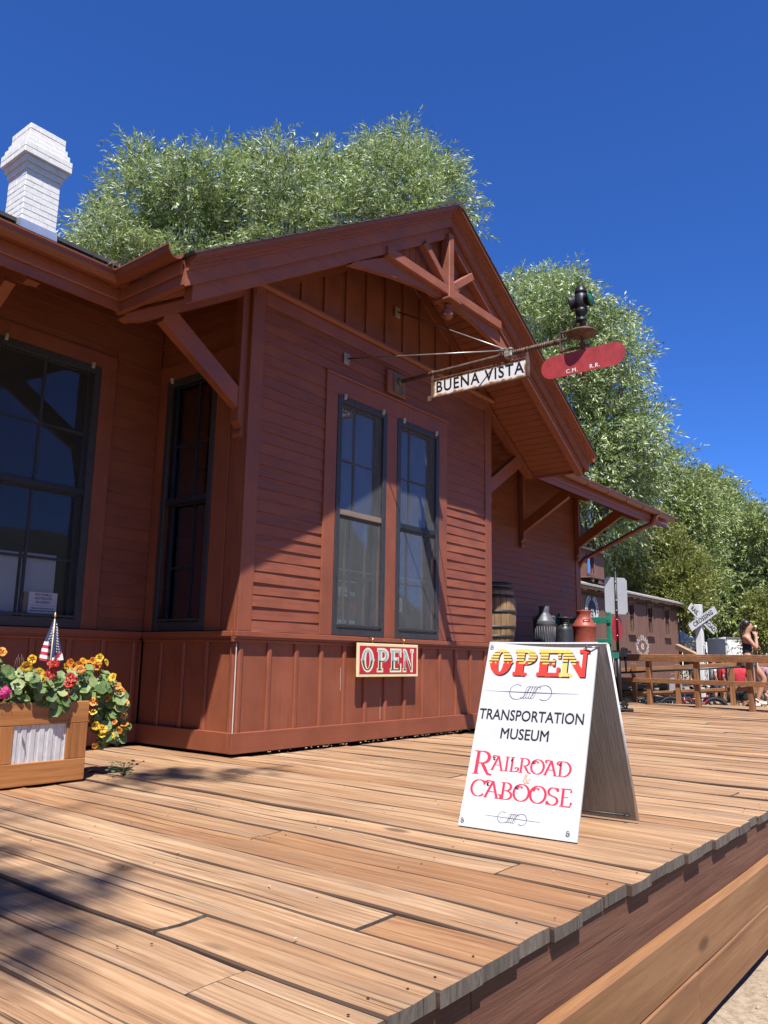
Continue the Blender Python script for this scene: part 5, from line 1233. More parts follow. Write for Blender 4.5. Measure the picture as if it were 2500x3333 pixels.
fence('front_railing', 'brown timber railing along the far end of the platform', (ra, rb), [(.335, -.1, .90), (.585, -.1, .90), (.085, -.1, .90), (.835, -.1, .90), (.995, -.1, .90)], [(.0, 1, .905, .905, .105, -.066), (.0, 1, .47, .47, .09, -.066)])
m = MB(); m.beam((ra[0]+.0, ra[1], .976), (rb[0], rb[1], .976), .145, .032, bev=.006); tag(m.build('handrail_cap', M_RAIL), 'flat brown board capping the front platform railing', 'rail cap')
def at(px_, py_, D): return P(px_, py_, D)
A0, A1 = at(2010, 2185, 18.3), at(2520, 2158, 17.6); B0, B1 = at(2010, 2262, 18.3), at(2520, 2238, 17.6)
fence('ramp_railing', 'brown timber railing of the ramp behind the front railing', ((A0[0], A0[1]), (A1[0], A1[1])), [(f, -.45, .80) for f in (.115, .405, .745)], [(0, 1, A0[2], A1[2], .115, .06), (0, 1, B0[2], B1[2], .085, .06)])
m = MB(); h0, h1 = at(2015, 2190, 18.1), at(2420, 2170, 17.5); m.tube([h0, h1], .022, 8)
for f in (.1, .5, .9): c_ = h0+(h1-h0)*f; m.tube([c_, c_+np.array([.08, .02, -.04]), c_+np.array([.12, .03, 0])], .008, 5)
tag(m.build('pipe_handrail', plain('dark_grey_pipe', (.06, .06, .065), .4, .5)), 'dark grey pipe handrail fixed along the ramp railing', 'handrail')
m = MB(); m.sweep([[(11.8, 1.9, .0), (13.1, 1.6, -.1), (13.1, 1.6, -.6), (11.8, 1.9, -.6)], [(11.2, -2.6, .0), (12.9, -2.9, .02), (12.9, -2.9, -.6), (11.2, -2.6, -.6)]], True, True)
tag(m.build('ramp_deck', M_DECK), 'plank ramp landing just past the far end of the platform', 'ramp')

# ------------------------------------------------------------------ caboose beyond the depot
CY0, CY1, CX0, CX1 = 4.0, 6.8, 12.6, 23.72
def brown_mat():
    g = NG('brown_caboose_boards'); sp = g.n('SeparateXYZ'); g.set(sp.inputs[0], g.n('TexCoord').outputs['Object'])
    fr_ = g.math('FRACT', g.math('MULTIPLY', g.math('ADD', sp.outputs[0], sp.outputs[1]), 11.0)); gr_ = g.ramp(fr_, [(.0, 0.0), (.08, 1.0), (.92, 1.0), (1.0, 0.0)])
    n_ = g.noise(g.coord((14, 14, .8)), 1, 5, .6); c = g.ramp(n_, [(.3, (.15, .074, .052)), (.5, (.21, .105, .076)), (.7, (.27, .142, .105))])
    c = g.mix(g.math('MULTIPLY', g.math('SUBTRACT', 1.0, gr_), .55), c, (.05, .025, .018)); g.bump(gr_, .5, .01); return g.out(c, .65)
M_BROWN = brown_mat(); M_BTRIM = plain('brown_trim', (.20, .112, .084), .6, 0, .2, 6)
cb = thing('caboose', 'brown wooden railway caboose with cupola standing behind the depot', 'rail car', ((CX0+CX1)/2, (CY0+CY1)/2, GZ))
wins = [(19.42, .40), (21.02, .40), (22.62, .40)]; wz0, wz1 = 1.80, 2.58
m = MB(); CB = WF((0, CY0, 0), (1, 0, 0), (0, -1, 0)); us = [CX0]+[q for x, w_ in wins for q in (x-w_/2, x+w_/2)]+[CX1]
for i in range(0, len(us), 2): CB.box(m, us[i], us[i+1], -.08, 0, .30, 2.86)
for x, w_ in wins: CB.box(m, x-w_/2, x+w_/2, -.08, 0, .30, wz0); CB.box(m, x-w_/2, x+w_/2, -.08, 0, wz1, 2.86)
m.box(CX1-.08, CX1-.001, CY0+.08, CY1, .3, 2.86); m.box(CX0, CX1, CY1-.08, CY1, .3, 2.86); m.box(CX0, CX0+.08, CY0+.08, CY1-.08, .3, 2.86)
part(m, 'body', M_BROWN, cb)
m = MB(); xs2 = np.linspace(CX0-.5, CX1+.75, 16); rings = []
for i, x in enumerate(xs2):
    sag = .03*math.sin(i*.9)+.02; dz = -.03*((x-CX0)/11)**2
    pr_ = [(y, 2.93+.30*(1-((y-5.4)/1.62)**2)+dz) for y in np.linspace(CY0-.20, CY1+.20, 11)]
    rings.append([(x, y, z) for y, z in pr_]+[(x, y, z-.05) for y, z in pr_[::-1]])
m.sweep(rings, True, True); part(m, 'roof', plain('dusty_roof_felt', (.34, .33, .31), .9, 0, .25, 6), cb)
m = MB(); m.box(CX0-.4, CX1+.65, CY0-.19, CY0-.15, 2.79, 2.885); m.box(CX0, CX1, CY0-.15, CY0-.002, 2.80, 2.84)
for i in range(26): x = CX0+random.uniform(0, 11); m.box(x, x+random.uniform(.1, .35), CY0-.192, CY0-.188, 2.75+random.uniform(-.01, .02), 2.80)
m.box(CX0, CX1-.0, CY0-.035, CY0-.001, 2.64, 2.70); part(m, 'eave_board', plain('dark_brown_eave', (.075, .04, .03), .8, 0, .3, 8), cb)
M_CURT = plain('pale_curtain', (.75, .74, .70), .8, 0, .2, 12)
for x, w_ in wins:
    m = MB(); a, b = x-w_/2, x+w_/2
    CB.box(m, a-.06, a, -.02, .025, wz0-.06, wz1+.06); CB.box(m, b, b+.06, -.02, .025, wz0-.06, wz1+.06); CB.box(m, a-.08, b+.08, -.02, .05, wz1+.061, wz1+.13); CB.box(m, a-.10, b+.10, -.02, .08, wz0-.14, wz0-.061); CB.box(m, a, b, -.05, -.005, wz0-.06, wz0-.0); CB.box(m, a+.0, b-.0, -.05, -.01, 2.23, 2.29)
    fr_ = part(m, 'window', M_BTRIM, cb); m = MB(); CB.box(m, a, b, -.06, -.055, wz0, wz1); o = m.build('pane', M_GLASS); o.parent = fr_
    m = MB(); CB.box(m, a+.10, b-.06, -.078, -.068, wz0, wz0+.40 if x != wins[1][0] else wz0+.18); o = m.build('curtain', M_CURT); o.parent = fr_
UX0, UX1, UY0, UY1 = 14.7, 18.12, 4.28, 6.52
m = MB(); C2 = WF((0, UY0, 0), (1, 0, 0), (0, -1, 0)); ca, cb_ = 16.92, 17.36
C2.box(m, UX0, ca, -.07, 0, 2.95, 4.02); C2.box(m, cb_, UX1, -.07, 0, 2.95, 4.02); C2.box(m, ca, cb_, -.07, 0, 2.95, 3.36); C2.box(m, ca, cb_, -.07, 0, 3.86, 4.02)
m.box(UX1-.07, UX1-.001, UY0+.07, UY1, 2.95, 4.02); m.box(UX0, UX0+.07, UY0+.07, UY1, 2.95, 4.02); m.box(UX0, UX1, UY1-.07, UY1, 2.95, 4.02); part(m, 'cupola', M_BROWN, cb)
m = MB(); rings = []
for x in (UX0-.25, UX1+.22): pr_ = [(y, 4.04+.2*(1-((y-5.4)/1.3)**2)) for y in np.linspace(UY0-.14, UY1+.14, 9)]; rings.append([(x, y, z) for y, z in pr_]+[(x, y, z-.06) for y, z in pr_[::-1]])
m.sweep(rings, True, True); part(m, 'cupola_roof', plain('dark_roof_felt', (.085, .075, .07), .9, 0, .3, 6), cb)
m = MB(); C2.box(m, ca-.05, ca, -.02, .02, 3.30, 3.92); C2.box(m, cb_, cb_+.05, -.02, .02, 3.30, 3.92); C2.box(m, ca-.07, cb_+.07, -.02, .03, 3.86, 3.92); C2.box(m, ca-.07, cb_+.07, -.02, .04, 3.30, 3.36); fr_ = part(m, 'window', M_BTRIM, cb)
m = MB(); C2.box(m, ca, cb_, -.05, -.045, 3.36, 3.86); o = m.build('pane', glass_mat('caboose_glass', (.75, .85, .84), 3.0)); o.parent = fr_
m = MB(); C2.box(m, ca+.0, cb_-.0, -.12, -.11, 3.36, 3.6); o = m.build('curtain', plain('pale_green_blind', (.50, .58, .54), .7)); o.parent = fr_
m = MB(); C2.box(m, 16.2, 18.2, .005, .42, 3.15, 3.19)
for x in (16.5, 17.2, 17.9): m.prism([(UY0-.40, 3.15), (UY0-.36, 3.15), (UY0-.005, 2.95), (UY0-.005, 2.9), (UY0-.03, 2.92)], 0, x-.02, x+.02)
for i in range(9): x = 16.3+random.uniform(0, 1.8); m.box(x, x+.08, UY0-.4, UY0-.38, 3.05+random.uniform(-.06, 0), 3.15)
part(m, 'cupola_step', M_BTRIM, cb)
m = MB(); m.tube([(UX1+.1, UY0+.2, 4.0), (UX1+.5, UY0+.1, 3.2)], .015, 6); m.tube([(CX1+.02, CY0-.02, 2.5), (CX1+.08, CY0-.03, 1.9), (CX1+.02, CY0-.02, .6)], .02, 6); part(m, 'grab_iron', M_IRON, cb)
m = MB(); m.box(UX1+.002, UX1+.012, UY0+.1, UY1-.1, 3.1, 3.9); part(m, 'metal_sheet', plain('blue_grey_sheet', (.12, .13, .15), .5, .2), cb)
m = MB(); m.box(CX0, CX1, CY0+.15, CY0+.35, .02, .299); m.box(CX0, CX1, CY1-.35, CY1-.15, .02, .299); m.box(CX0-.8, CX1+.8, 4.3, 6.5, .16, .28)
for x in (14.2, 15.7, 20.6, 22.1):
    for y in (4.75, 6.05): m.lathe([(.001, -.06), (.40, -.06), (.43, -.06), (.43, -.02), (.40, .06), (.001, .06)], (x, y, -.25), 22, (0, 1, 0))
m.box(13.6, 16.3, 4.55, 4.68, -.35, -.05); m.box(20.0, 22.7, 4.55, 4.68, -.35, -.05); m.box(16.6, 19.6, 4.5, 6.3, -.25, .02); part(m, 'underframe', plain('sooty_iron', (.012, .011, .011), .8), cb)
lt = Letters(); Mf = lambda x, z: frame((x, CY0-.004, z), (1, 0, 0), (0, 0, 1)); cx_, cz_ = 20.27, 1.30
lt.arc_text('COLORADO', .215, Mf(cx_, cz_), 0, -.20, .56, .50, 150, 30, squash=.72, bold=.006); lt.text('425', .24, Mf(cx_, cz_+.02), squash=.72, bold=.006); lt.arc_text('MIDLAND', .215, Mf(cx_, cz_), 0, .24, .56, .50, 218, 322, flip=True, squash=.72, bold=.006)
part(lt, 'white_lettering', M_WHITEP, cb)
ex, ez = 16.50, 2.26; MfE = frame((ex, CY0-.004, ez), (1, 0, 0), (0, 0, 1)); dsk, dk2, wl_ = Flat(MfE), Flat(MfE), Flat(MfE)
dsk.poly(arc(0, 0, .47, .47, 0, 354, 44), .001); 
for a in range(0, 360, 10):
    p1, p2 = math.radians(a), math.radians(a+10); wl_.poly([(r_*math.cos(t), r_*math.sin(t)) for r_, t in ((.28, p1), (.445, p1), (.445, p2), (.28, p2))], .003)
dk2.poly([(-.24, -.30), (.24, -.30), (.03, .40), (-.03, .40)], .005); wl_.poly([(-.17, -.10), (-.05, .02), (0, -.03), (.07, .03), (.17, -.10), (.20, -.25), (-.20, -.25)], .007)
em = dsk.build('round_emblem', M_INK, cb); o = wl_.build('emblem_white', M_WHITEP); o.parent = em; rel(o, cb); o.parent = em; o.location = (0, 0, 0); o = dk2.build('emblem_peak', M_INK); o.parent = em
lt = Letters(); lt.arc_text('COLORADO', .12, MfE @ Matrix.Translation((0, 0, .009)), 0, 0, .36, .36, 196, 104, squash=.7, bold=.004); lt.arc_text('MIDLAND', .12, MfE @ Matrix.Translation((0, 0, .009)), 0, 0, .36, .36, 76, -8, squash=.7, bold=.004)
lt.text('PIKES', .10, MfE @ Matrix.Translation((0, -.06, .011)), squash=.7, bold=.003); lt.text('PEAK', .10, MfE @ Matrix.Translation((0, -.155, .011)), squash=.7, bold=.003); lt.text('ROUTE', .11, MfE @ Matrix.Translation((0, -.365, .011)), squash=.8, bold=.004)
o = lt.build('emblem_lettering', M_INK); o.parent = em
m = MB(); m.beam(at(2204, 2104, 27.5), at(2278, 2140, 26.5), .16, .16, bev=.01); tag(m.build('stair_plank', wood('pale_brown_plank', (.26, .15, .09), (.40, .25, .16), (.50, .34, .23), 0)), 'light brown plank slanting down from the end of the caboose', 'plank')

# ------------------------------------------------------------------ crossbuck
xp = at(2283, 2162, 24.0); RV = np.array([_r[0], _r[1], 0]); RV /= np.linalg.norm(RV); FV = np.array([-RV[1], RV[0], 0])
a_ = math.radians(20); ux = RV*math.cos(a_)+FV*math.sin(a_); un = FV*math.cos(a_)-RV*math.sin(a_)      # the blades face us, turned a little
xb = thing('railroad_crossing_sign', 'white RAILROAD CROSSING crossbuck on a square white post', 'sign', (xp[0], xp[1], GZ))
M_XW = plain('white_sign_enamel', (.50, .51, .52), .5, 0, .12, 5); pt_z = 2.46
b1 = math.radians(48); pu, pn = RV*math.cos(b1)-FV*math.sin(b1)*-1, FV*math.cos(b1)-RV*math.sin(b1)
m = MB(); hw = .088; zc_ = (GZ+pt_z)/2; m.obox((xp[0], xp[1], zc_), pu*hw, pn*hw, (0, 0, (pt_z-GZ)/2), bev=.008); part(m, 'post', plain('white_post_paint', (.74, .74, .73), .55, 0, .1, 4), xb)
lt = Letters(); fc_ = np.array([xp[0], xp[1], 1.05])-pn*(hw+.003)
lt.text('LOOK OUT FOR THE CARS', .105, frame(np.array([xp[0], xp[1], .62])-pn*(hw+.002), (0, 0, -1), pu), bold=.002, spacing=1.1)
part(lt, 'post_lettering', M_INK, xb)
zx = 2.06; ctr = np.array([xp[0], xp[1], zx])
for nm_, ang, off, txt in (('blade', math.radians(-39), -.135, None), ('blade', math.radians(30), -.16, 'CROSSING')):
    d_ = ux*math.cos(ang)+np.array([0, 0, math.sin(ang)]); e_ = -ux*math.sin(ang)+np.array([0, 0, math.cos(ang)]); c_ = ctr+un*off
    m = MB(); m.obox(c_, d_*.54, un*.008, e_*.108, bev=.004); o = part(m, nm_, M_XW, xb)
    m = MB()
    for s_ in (-1, 1): m.obox(c_+e_*s_*.104, d_*.54, un*.0095, e_*.006)
    q_ = m.build('rim', plain('grey_sign_edge', (.35, .36, .36), .6)); q_.parent = o
    lt = Letters()
    for t_, x_ in (((txt, 0),) if txt else (('RAIL', -.33), ('ROAD', .33))): lt.text(t_, .175, frame(c_+d_*x_-un*.0095, d_, e_), bold=.006, squash=.86 if txt else .78, spacing=1.12 if txt else 1.0)
    q_ = lt.build('lettering', M_INK); q_.parent = o

# ------------------------------------------------------------------ people
def skin_mesh(name, joints, bones, mat, subs=1):
    ids = {k: i for i, k in enumerate(joints)}; me = bpy.data.meshes.new(name); me.from_pydata([tuple(map(float, joints[k][0])) for k in joints], [(ids[a], ids[b]) for a, b in bones], [])
    o = bpy.data.objects.new(name, me); COL.objects.link(o); md = o.modifiers.new('s', 'SKIN'); md.use_smooth_shade = True; me.skin_vertices or None
    if not me.skin_vertices: me.attributes
    for k, i in ids.items():
        r_ = joints[k][1]; sv = me.skin_vertices[0].data[i]; sv.radius = (r_, r_) if not isinstance(r_, tuple) else r_; sv.use_root = (i == 0)
    s2 = o.modifiers.new('u', 'SUBSURF'); s2.levels = subs; s2.render_levels = subs
    dg = bpy.context.evaluated_depsgraph_get(); out = bpy.data.meshes.new_from_object(o.evaluated_get(dg)); bpy.data.objects.remove(o); bpy.data.meshes.remove(me)
    out.name = name; out.materials.clear(); out.materials.append(mat); out.polygons.foreach_set('use_smooth', [True]*len(out.polygons)); ob = bpy.data.objects.new(name, out); COL.objects.link(ob); return ob
M_SKIN = plain('skin', (.50, .27, .18), .5, 0, .08, 9, .02); M_SKIN2 = plain('tanned_skin', (.42, .21, .13), .5, 0, .08, 9, .02)
def person(label, base, fwd, H, J, garments, hair, shoes, skin=None, extra=None, group=None):
    """J: joints as (forward, sideways to the far side, up) in units of body height; garments: (name, material, joints with radii, bones)"""
    F_ = np.array([fwd[0], fwd[1], 0.0]); F_ /= np.linalg.norm(F_); S_ = np.array([-F_[1], F_[0], 0]); base = np.array(base, float); skin = skin or M_SKIN
    w_ = lambda p_: base+(F_*p_[0]+S_*p_[1]+np.array([0, 0, p_[2]]))*H
    root = thing('person', label, 'person', tuple(base), group)
    bones = [('pelvis', 'belly'), ('belly', 'chest'), ('chest', 'neck'), ('neck', 'jaw'), ('jaw', 'head'), ('head', 'crown'), ('jaw', 'nose')]
    for s_ in 'nf': bones += [('pelvis', s_+'hip'), (s_+'hip', s_+'knee'), (s_+'knee', s_+'calf'), (s_+'calf', s_+'ankle'), (s_+'ankle', s_+'toe'), ('chest', s_+'sho'), (s_+'sho', s_+'elb'), (s_+'elb', s_+'wri'), (s_+'wri', s_+'palm')]
    for s_ in 'nf':                                         # calf, palm and five fingers follow from the joints
        k_, a_2 = np.array(J[s_+'knee'][:3]), np.array(J[s_+'ankle'][:3]); J[s_+'calf'] = tuple(k_+(a_2-k_)*.35)+(.034,)
        wr, el = np.array(J[s_+'wri'][:3]), np.array(J[s_+'elb'][:3]); d_ = (wr-el)/np.linalg.norm(wr-el); hd = np.array(J[s_+'hand'][:3])-wr if s_+'hand' in J else d_*.04; hd = hd/np.linalg.norm(hd)
        pl_ = wr+hd*.030; J[s_+'palm'] = tuple(pl_)+((.020, .013),); sd = np.cross(hd, (0.3, 1, 0.2)); sd /= np.linalg.norm(sd); cu = np.cross(sd, hd)
        for q, (o_, l_) in enumerate(((-.014, .040), (-.005, .046), (.005, .044), (.014, .034))):
            J[f'{s_}f{q}a'] = tuple(pl_+hd*.018+sd*o_)+(.0060,); J[f'{s_}f{q}b'] = tuple(pl_+hd*(.018+l_*.55)+sd*o_*1.1+cu*.006)+(.0055,); J[f'{s_}f{q}c'] = tuple(pl_+hd*(.018+l_*.85)+sd*o_+cu*.018)+(.0045,)
            bones += [(s_+'palm', f'{s_}f{q}a'), (f'{s_}f{q}a', f'{s_}f{q}b'), (f'{s_}f{q}b', f'{s_}f{q}c')]
        J[s_+'ta'] = tuple(pl_-sd*.022+hd*.004)+(.0065,); J[s_+'tb'] = tuple(pl_-sd*.030+hd*.026+cu*.010)+(.0055,); bones += [(s_+'palm', s_+'ta'), (s_+'ta', s_+'tb')]
        J.pop(s_+'hand', None)
    JJ = {k: (w_(v[:3]), tuple(q*H for q in v[3]) if isinstance(v[3], tuple) else v[3]*H) for k, v in J.items()}
    rel(skin_mesh('body', JJ, bones, skin), root)
    for nm_, mt_, gj, gb in garments:
        gj2 = {k: (w_(v[:3]), tuple(q*H for q in v[3]) if isinstance(v[3], tuple) else v[3]*H) for k, v in gj.items()}; rel(skin_mesh(nm_, gj2, gb, mt_), root)
    m = MB()
    for c_, r_ in hair[1]: 
        m.ball(w_(c_), tuple(q*H for q in r_), 12, 9)
    o = m.build(hair[2] if len(hair) > 2 else 'hair', hair[0]); rel(o, root)
    for s_ in 'nf':
        an, to = w_(J[s_+'ankle'][:3]), w_(J[s_+'toe'][:3]); d_ = to-an; d_[2] *= .3; 
        rel(skin_mesh('shoe', {'heel': (an-d_*.22+np.array([0, 0, -.026*H]), .027*H), 'mid': (an+d_*.35+np.array([0, 0, -.026*H]), .027*H), 'tip': (to+d_*.12+np.array([0, 0, .002*H]), .021*H), 'cuff': (an+np.array([0, 0, .012*H]), .024*H)}, [('heel', 'mid'), ('mid', 'tip'), ('heel', 'cuff')], shoes), root)
    hd = np.array(J['head'][:3]); m = MB()
    for s_ in (-1, 1): m.ball(w_(hd+np.array([.048, s_*.017, .002])), .0052*H, 6, 5)
    o = m.build('eyes', M_INK); rel(o, root)
    m = MB(); m.ball(w_(hd+np.array([.047, 0, -.036])), (.010*H, .010*H, .004*H), 8, 5); o = m.build('mouth', plain('lips', (.45, .13, .11), .5)); rel(o, root)
    if extra: extra(root, w_, H, F_, S_)
    return root
def stand(lean=0.0, **over):
    J = {'pelvis': (0, 0, .54, (.075, .06)), 'belly': (-.005, 0, .61, (.068, .052)), 'chest': (.0, 0, .74, (.078, .058)), 'neck': (.0, 0, .845, .030), 'jaw': (.018, 0, .885, .036), 'head': (.012, 0, .93, (.046, .054)), 'crown': (.0, 0, .965, .036), 'nose': (.066, 0, .915, .006),
         'nhip': (0, -.048, .515, .058), 'nknee': (.02, -.055, .285, .038), 'nankle': (-.01, -.06, .045, .024), 'ntoe': (.085, -.07, .015, .02), 'fhip': (0, .048, .515, .058), 'fknee': (.02, .055, .285, .038), 'fankle': (-.01, .06, .045, .024), 'ftoe': (.085, .07, .015, .02),
         'nsho': (-.005, -.105, .805, .034), 'nelb': (-.015, -.135, .625, .025), 'nwri': (.04, -.135, .485, .017), 'fsho': (-.005, .105, .805, .034), 'felb': (-.015, .135, .625, .025), 'fwri': (.04, .135, .485, .017)}
    J.update(over); return J
HAIR_D = plain('dark_brown_hair', (.022, .014, .010), .45, 0, .4, 40, .1)
# the woman by the railing: profile to the right, one hand at her mouth, one knee bent
wb = at(2448, 2302, 17.55); wb = np.array([wb[0], wb[1], .015])
J = stand(nhip=(-.012, -.050, .515, .060), nknee=(.012, -.052, .285, .040), nankle=(-.022, -.055, .046, .023), ntoe=(.075, -.06, .018, .02), fhip=(.012, .048, .515, .060), fknee=(.165, .05, .315, .039), fankle=(.075, .055, .068, .023), ftoe=(.165, .055, .030, .02),
          nsho=(-.030, -.092, .80, .031), nelb=(.075, -.105, .650, .024), nwri=(.084, -.055, .790, .0165), nhand=(.066, -.035, .86), fsho=(-.01, .092, .80, .031), felb=(.060, .11, .650, .023), fwri=(.095, .01, .665, .016), fhand=(.10, -.05, .665), jaw=(.020, 0, .885, .036), nose=(.070, -.012, .912, .006))
M_NAVYC = plain('navy_cotton', (.012, .018, .045), .8, 0, .25, 25); M_DENIM = plain('light_blue_denim', (.38, .52, .62), .8, 0, .15, 30); M_SHOE = plain('white_sneaker', (.78, .78, .77), .5, 0, .06, 20)
top_ = ('tank_top', M_NAVYC, {'a': (-.004, 0, .535, (.079, .064)), 'b': (-.008, 0, .61, (.075, .060)), 'c': (-.004, 0, .735, (.086, .066)), 'd': (-.016, -.050, .800, .044), 'e': (-.010, .050, .800, .044)}, [('a', 'b'), ('b', 'c'), ('c', 'd'), ('c', 'e')])
sho_ = ('shorts', M_DENIM, {'a': (0, 0, .525, (.080, .066)), 'b': (-.008, -.052, .49, .068), 'c': (-.004, -.054, .435, .062), 'd': (.025, .052, .49, .068), 'e': (.062, .054, .45, .060)}, [('a', 'b'), ('b', 'c'), ('a', 'd'), ('d', 'e')])
def snack(root, w_, H, F_, S_):
    m = MB(); c_ = w_((.086, -.050, .868)); m.lathe([(.004, 0), (.022, .05), (.026, .055)], c_, 10, (.1, 0, 1)); m.ball(c_+np.array([0, 0, .072]), .03, 10, 7); o = tag(m.build('ice_cream_cone', plain('vanilla_ice_cream', (.75, .66, .45), .6)), 'pale ice cream the woman by the railing holds to her mouth', 'ice cream')
    m = MB(); q = w_((.096, -.05, .775)); m.lathe([(.030, 0), (.030, .02)], q, 10, (.1, .2, 1)); o = m.build('wristband', M_WHITEP); rel(o, root)
person('woman in navy tank top and pale denim shorts by the railing, hand at her mouth', wb, RV*.97-FV*.25, 1.70, J, [top_, sho_], (HAIR_D, [((-.006, 0, .945), (.052, .052, .050)), ((-.028, 0, .915), (.036, .042, .050)), ((-.045, .002, .925), (.030, .032, .036)), ((-.058, .004, .895), (.022, .024, .040)), ((-.064, .006, .862), (.019, .020, .042)), ((-.065, .006, .832), (.016, .017, .042)), ((-.062, .006, .800), (.011, .012, .040))]), M_SHOE, extra=snack)
M_REDC, M_PURC, M_BLK, M_KHAKI, M_GREYC = plain('red_cotton', (.50, .02, .035), .8, 0, .15, 20), plain('dusty_mauve_cotton', (.36, .22, .26), .8, 0, .15, 20), plain('black_cotton', (.02, .02, .022), .8, 0, .2, 20), plain('khaki_cotton', (.42, .34, .22), .8, 0, .15, 20), plain('grey_cotton', (.36, .36, .38), .8, 0, .15, 20)
def shirt(mat): return ('shirt', mat, {'a': (-.004, 0, .52, (.086, .072)), 'b': (-.008, 0, .62, (.090, .074)), 'c': (-.002, 0, .765, (.098, .076)), 'd': (-.005, -.100, .80, .044), 'e': (-.012, -.128, .69, .036), 'f': (-.005, .100, .80, .044), 'g': (-.012, .128, .69, .036), 't': (-.004, 0, .825, (.062, .044))}, [('a', 'b'), ('b', 'c'), ('c', 't'), ('c', 'd'), ('d', 'e'), ('c', 'f'), ('f', 'g')])
def shorts(mat, z=.33): return ('shorts', mat, {'a': (0, 0, .53, (.082, .07)), 'b': (0, -.05, .49, .066), 'c': (.018, -.055, z, .056), 'd': (0, .05, .49, .066), 'e': (.018, .055, z, .056)}, [('a', 'b'), ('b', 'c'), ('a', 'd'), ('d', 'e')])
cap = lambda mat: (mat, [((-.004, 0, .957), (.052, .050, .034)), ((.055, 0, .950), (.036, .036, .007))], 'cap')
def bystander(px_, D, fwd, H, label, sm, tm, hr, over=None, sk=None, shoes=None): p_ = at(px_, 2162, D); return person(label, (p_[0], p_[1], GZ+.01), fwd, H, stand(**(over or {})), [shirt(sm), shorts(tm)], hr, shoes or M_BLK, sk, group=None)
bystander(2403, 23.2, RV*.5+FV, 1.74, 'man in red shirt, red cap and black shorts just behind the railing', M_REDC, M_BLK, cap(plain('red_cap', (.42, .015, .025), .7)), sk=M_SKIN2)
bystander(2476, 23.8, -RV*.9-FV*.3, 1.78, 'man in mauve shirt and grey cap at the right edge of the crowd', M_PURC, M_KHAKI, cap(plain('grey_cap', (.42, .40, .37), .7)))
bystander(2346, 30.0, RV, 1.72, 'distant person in red shirt between the crossing post and the railing post', M_REDC, M_GREYC, (HAIR_D, [((-.006, 0, .945), (.052, .05, .05))]), sk=M_SKIN2)
bystander(2252, 33.0, -RV, 1.70, 'distant person in black clothes under the white canopy', M_BLK, M_BLK, (HAIR_D, [((-.006, 0, .945), (.052, .05, .05))]))
bystander(2268, 31.0, -FV, 1.66, 'distant person in a pale shirt left of the crossing post', M_GREYC, plain('violet_cotton', (.14, .06, .26), .8), (HAIR_D, [((-.006, 0, .945), (.052, .05, .05)), ((-.05, 0, .90), (.025, .04, .06))]))
bystander(2320, 34.0, RV, 1.75, 'distant person in a white shirt right of the crossing post', plain('white_cotton', (.68, .68, .68), .8), plain('blue_cotton', (.06, .10, .25), .8), cap(M_WHITEP))

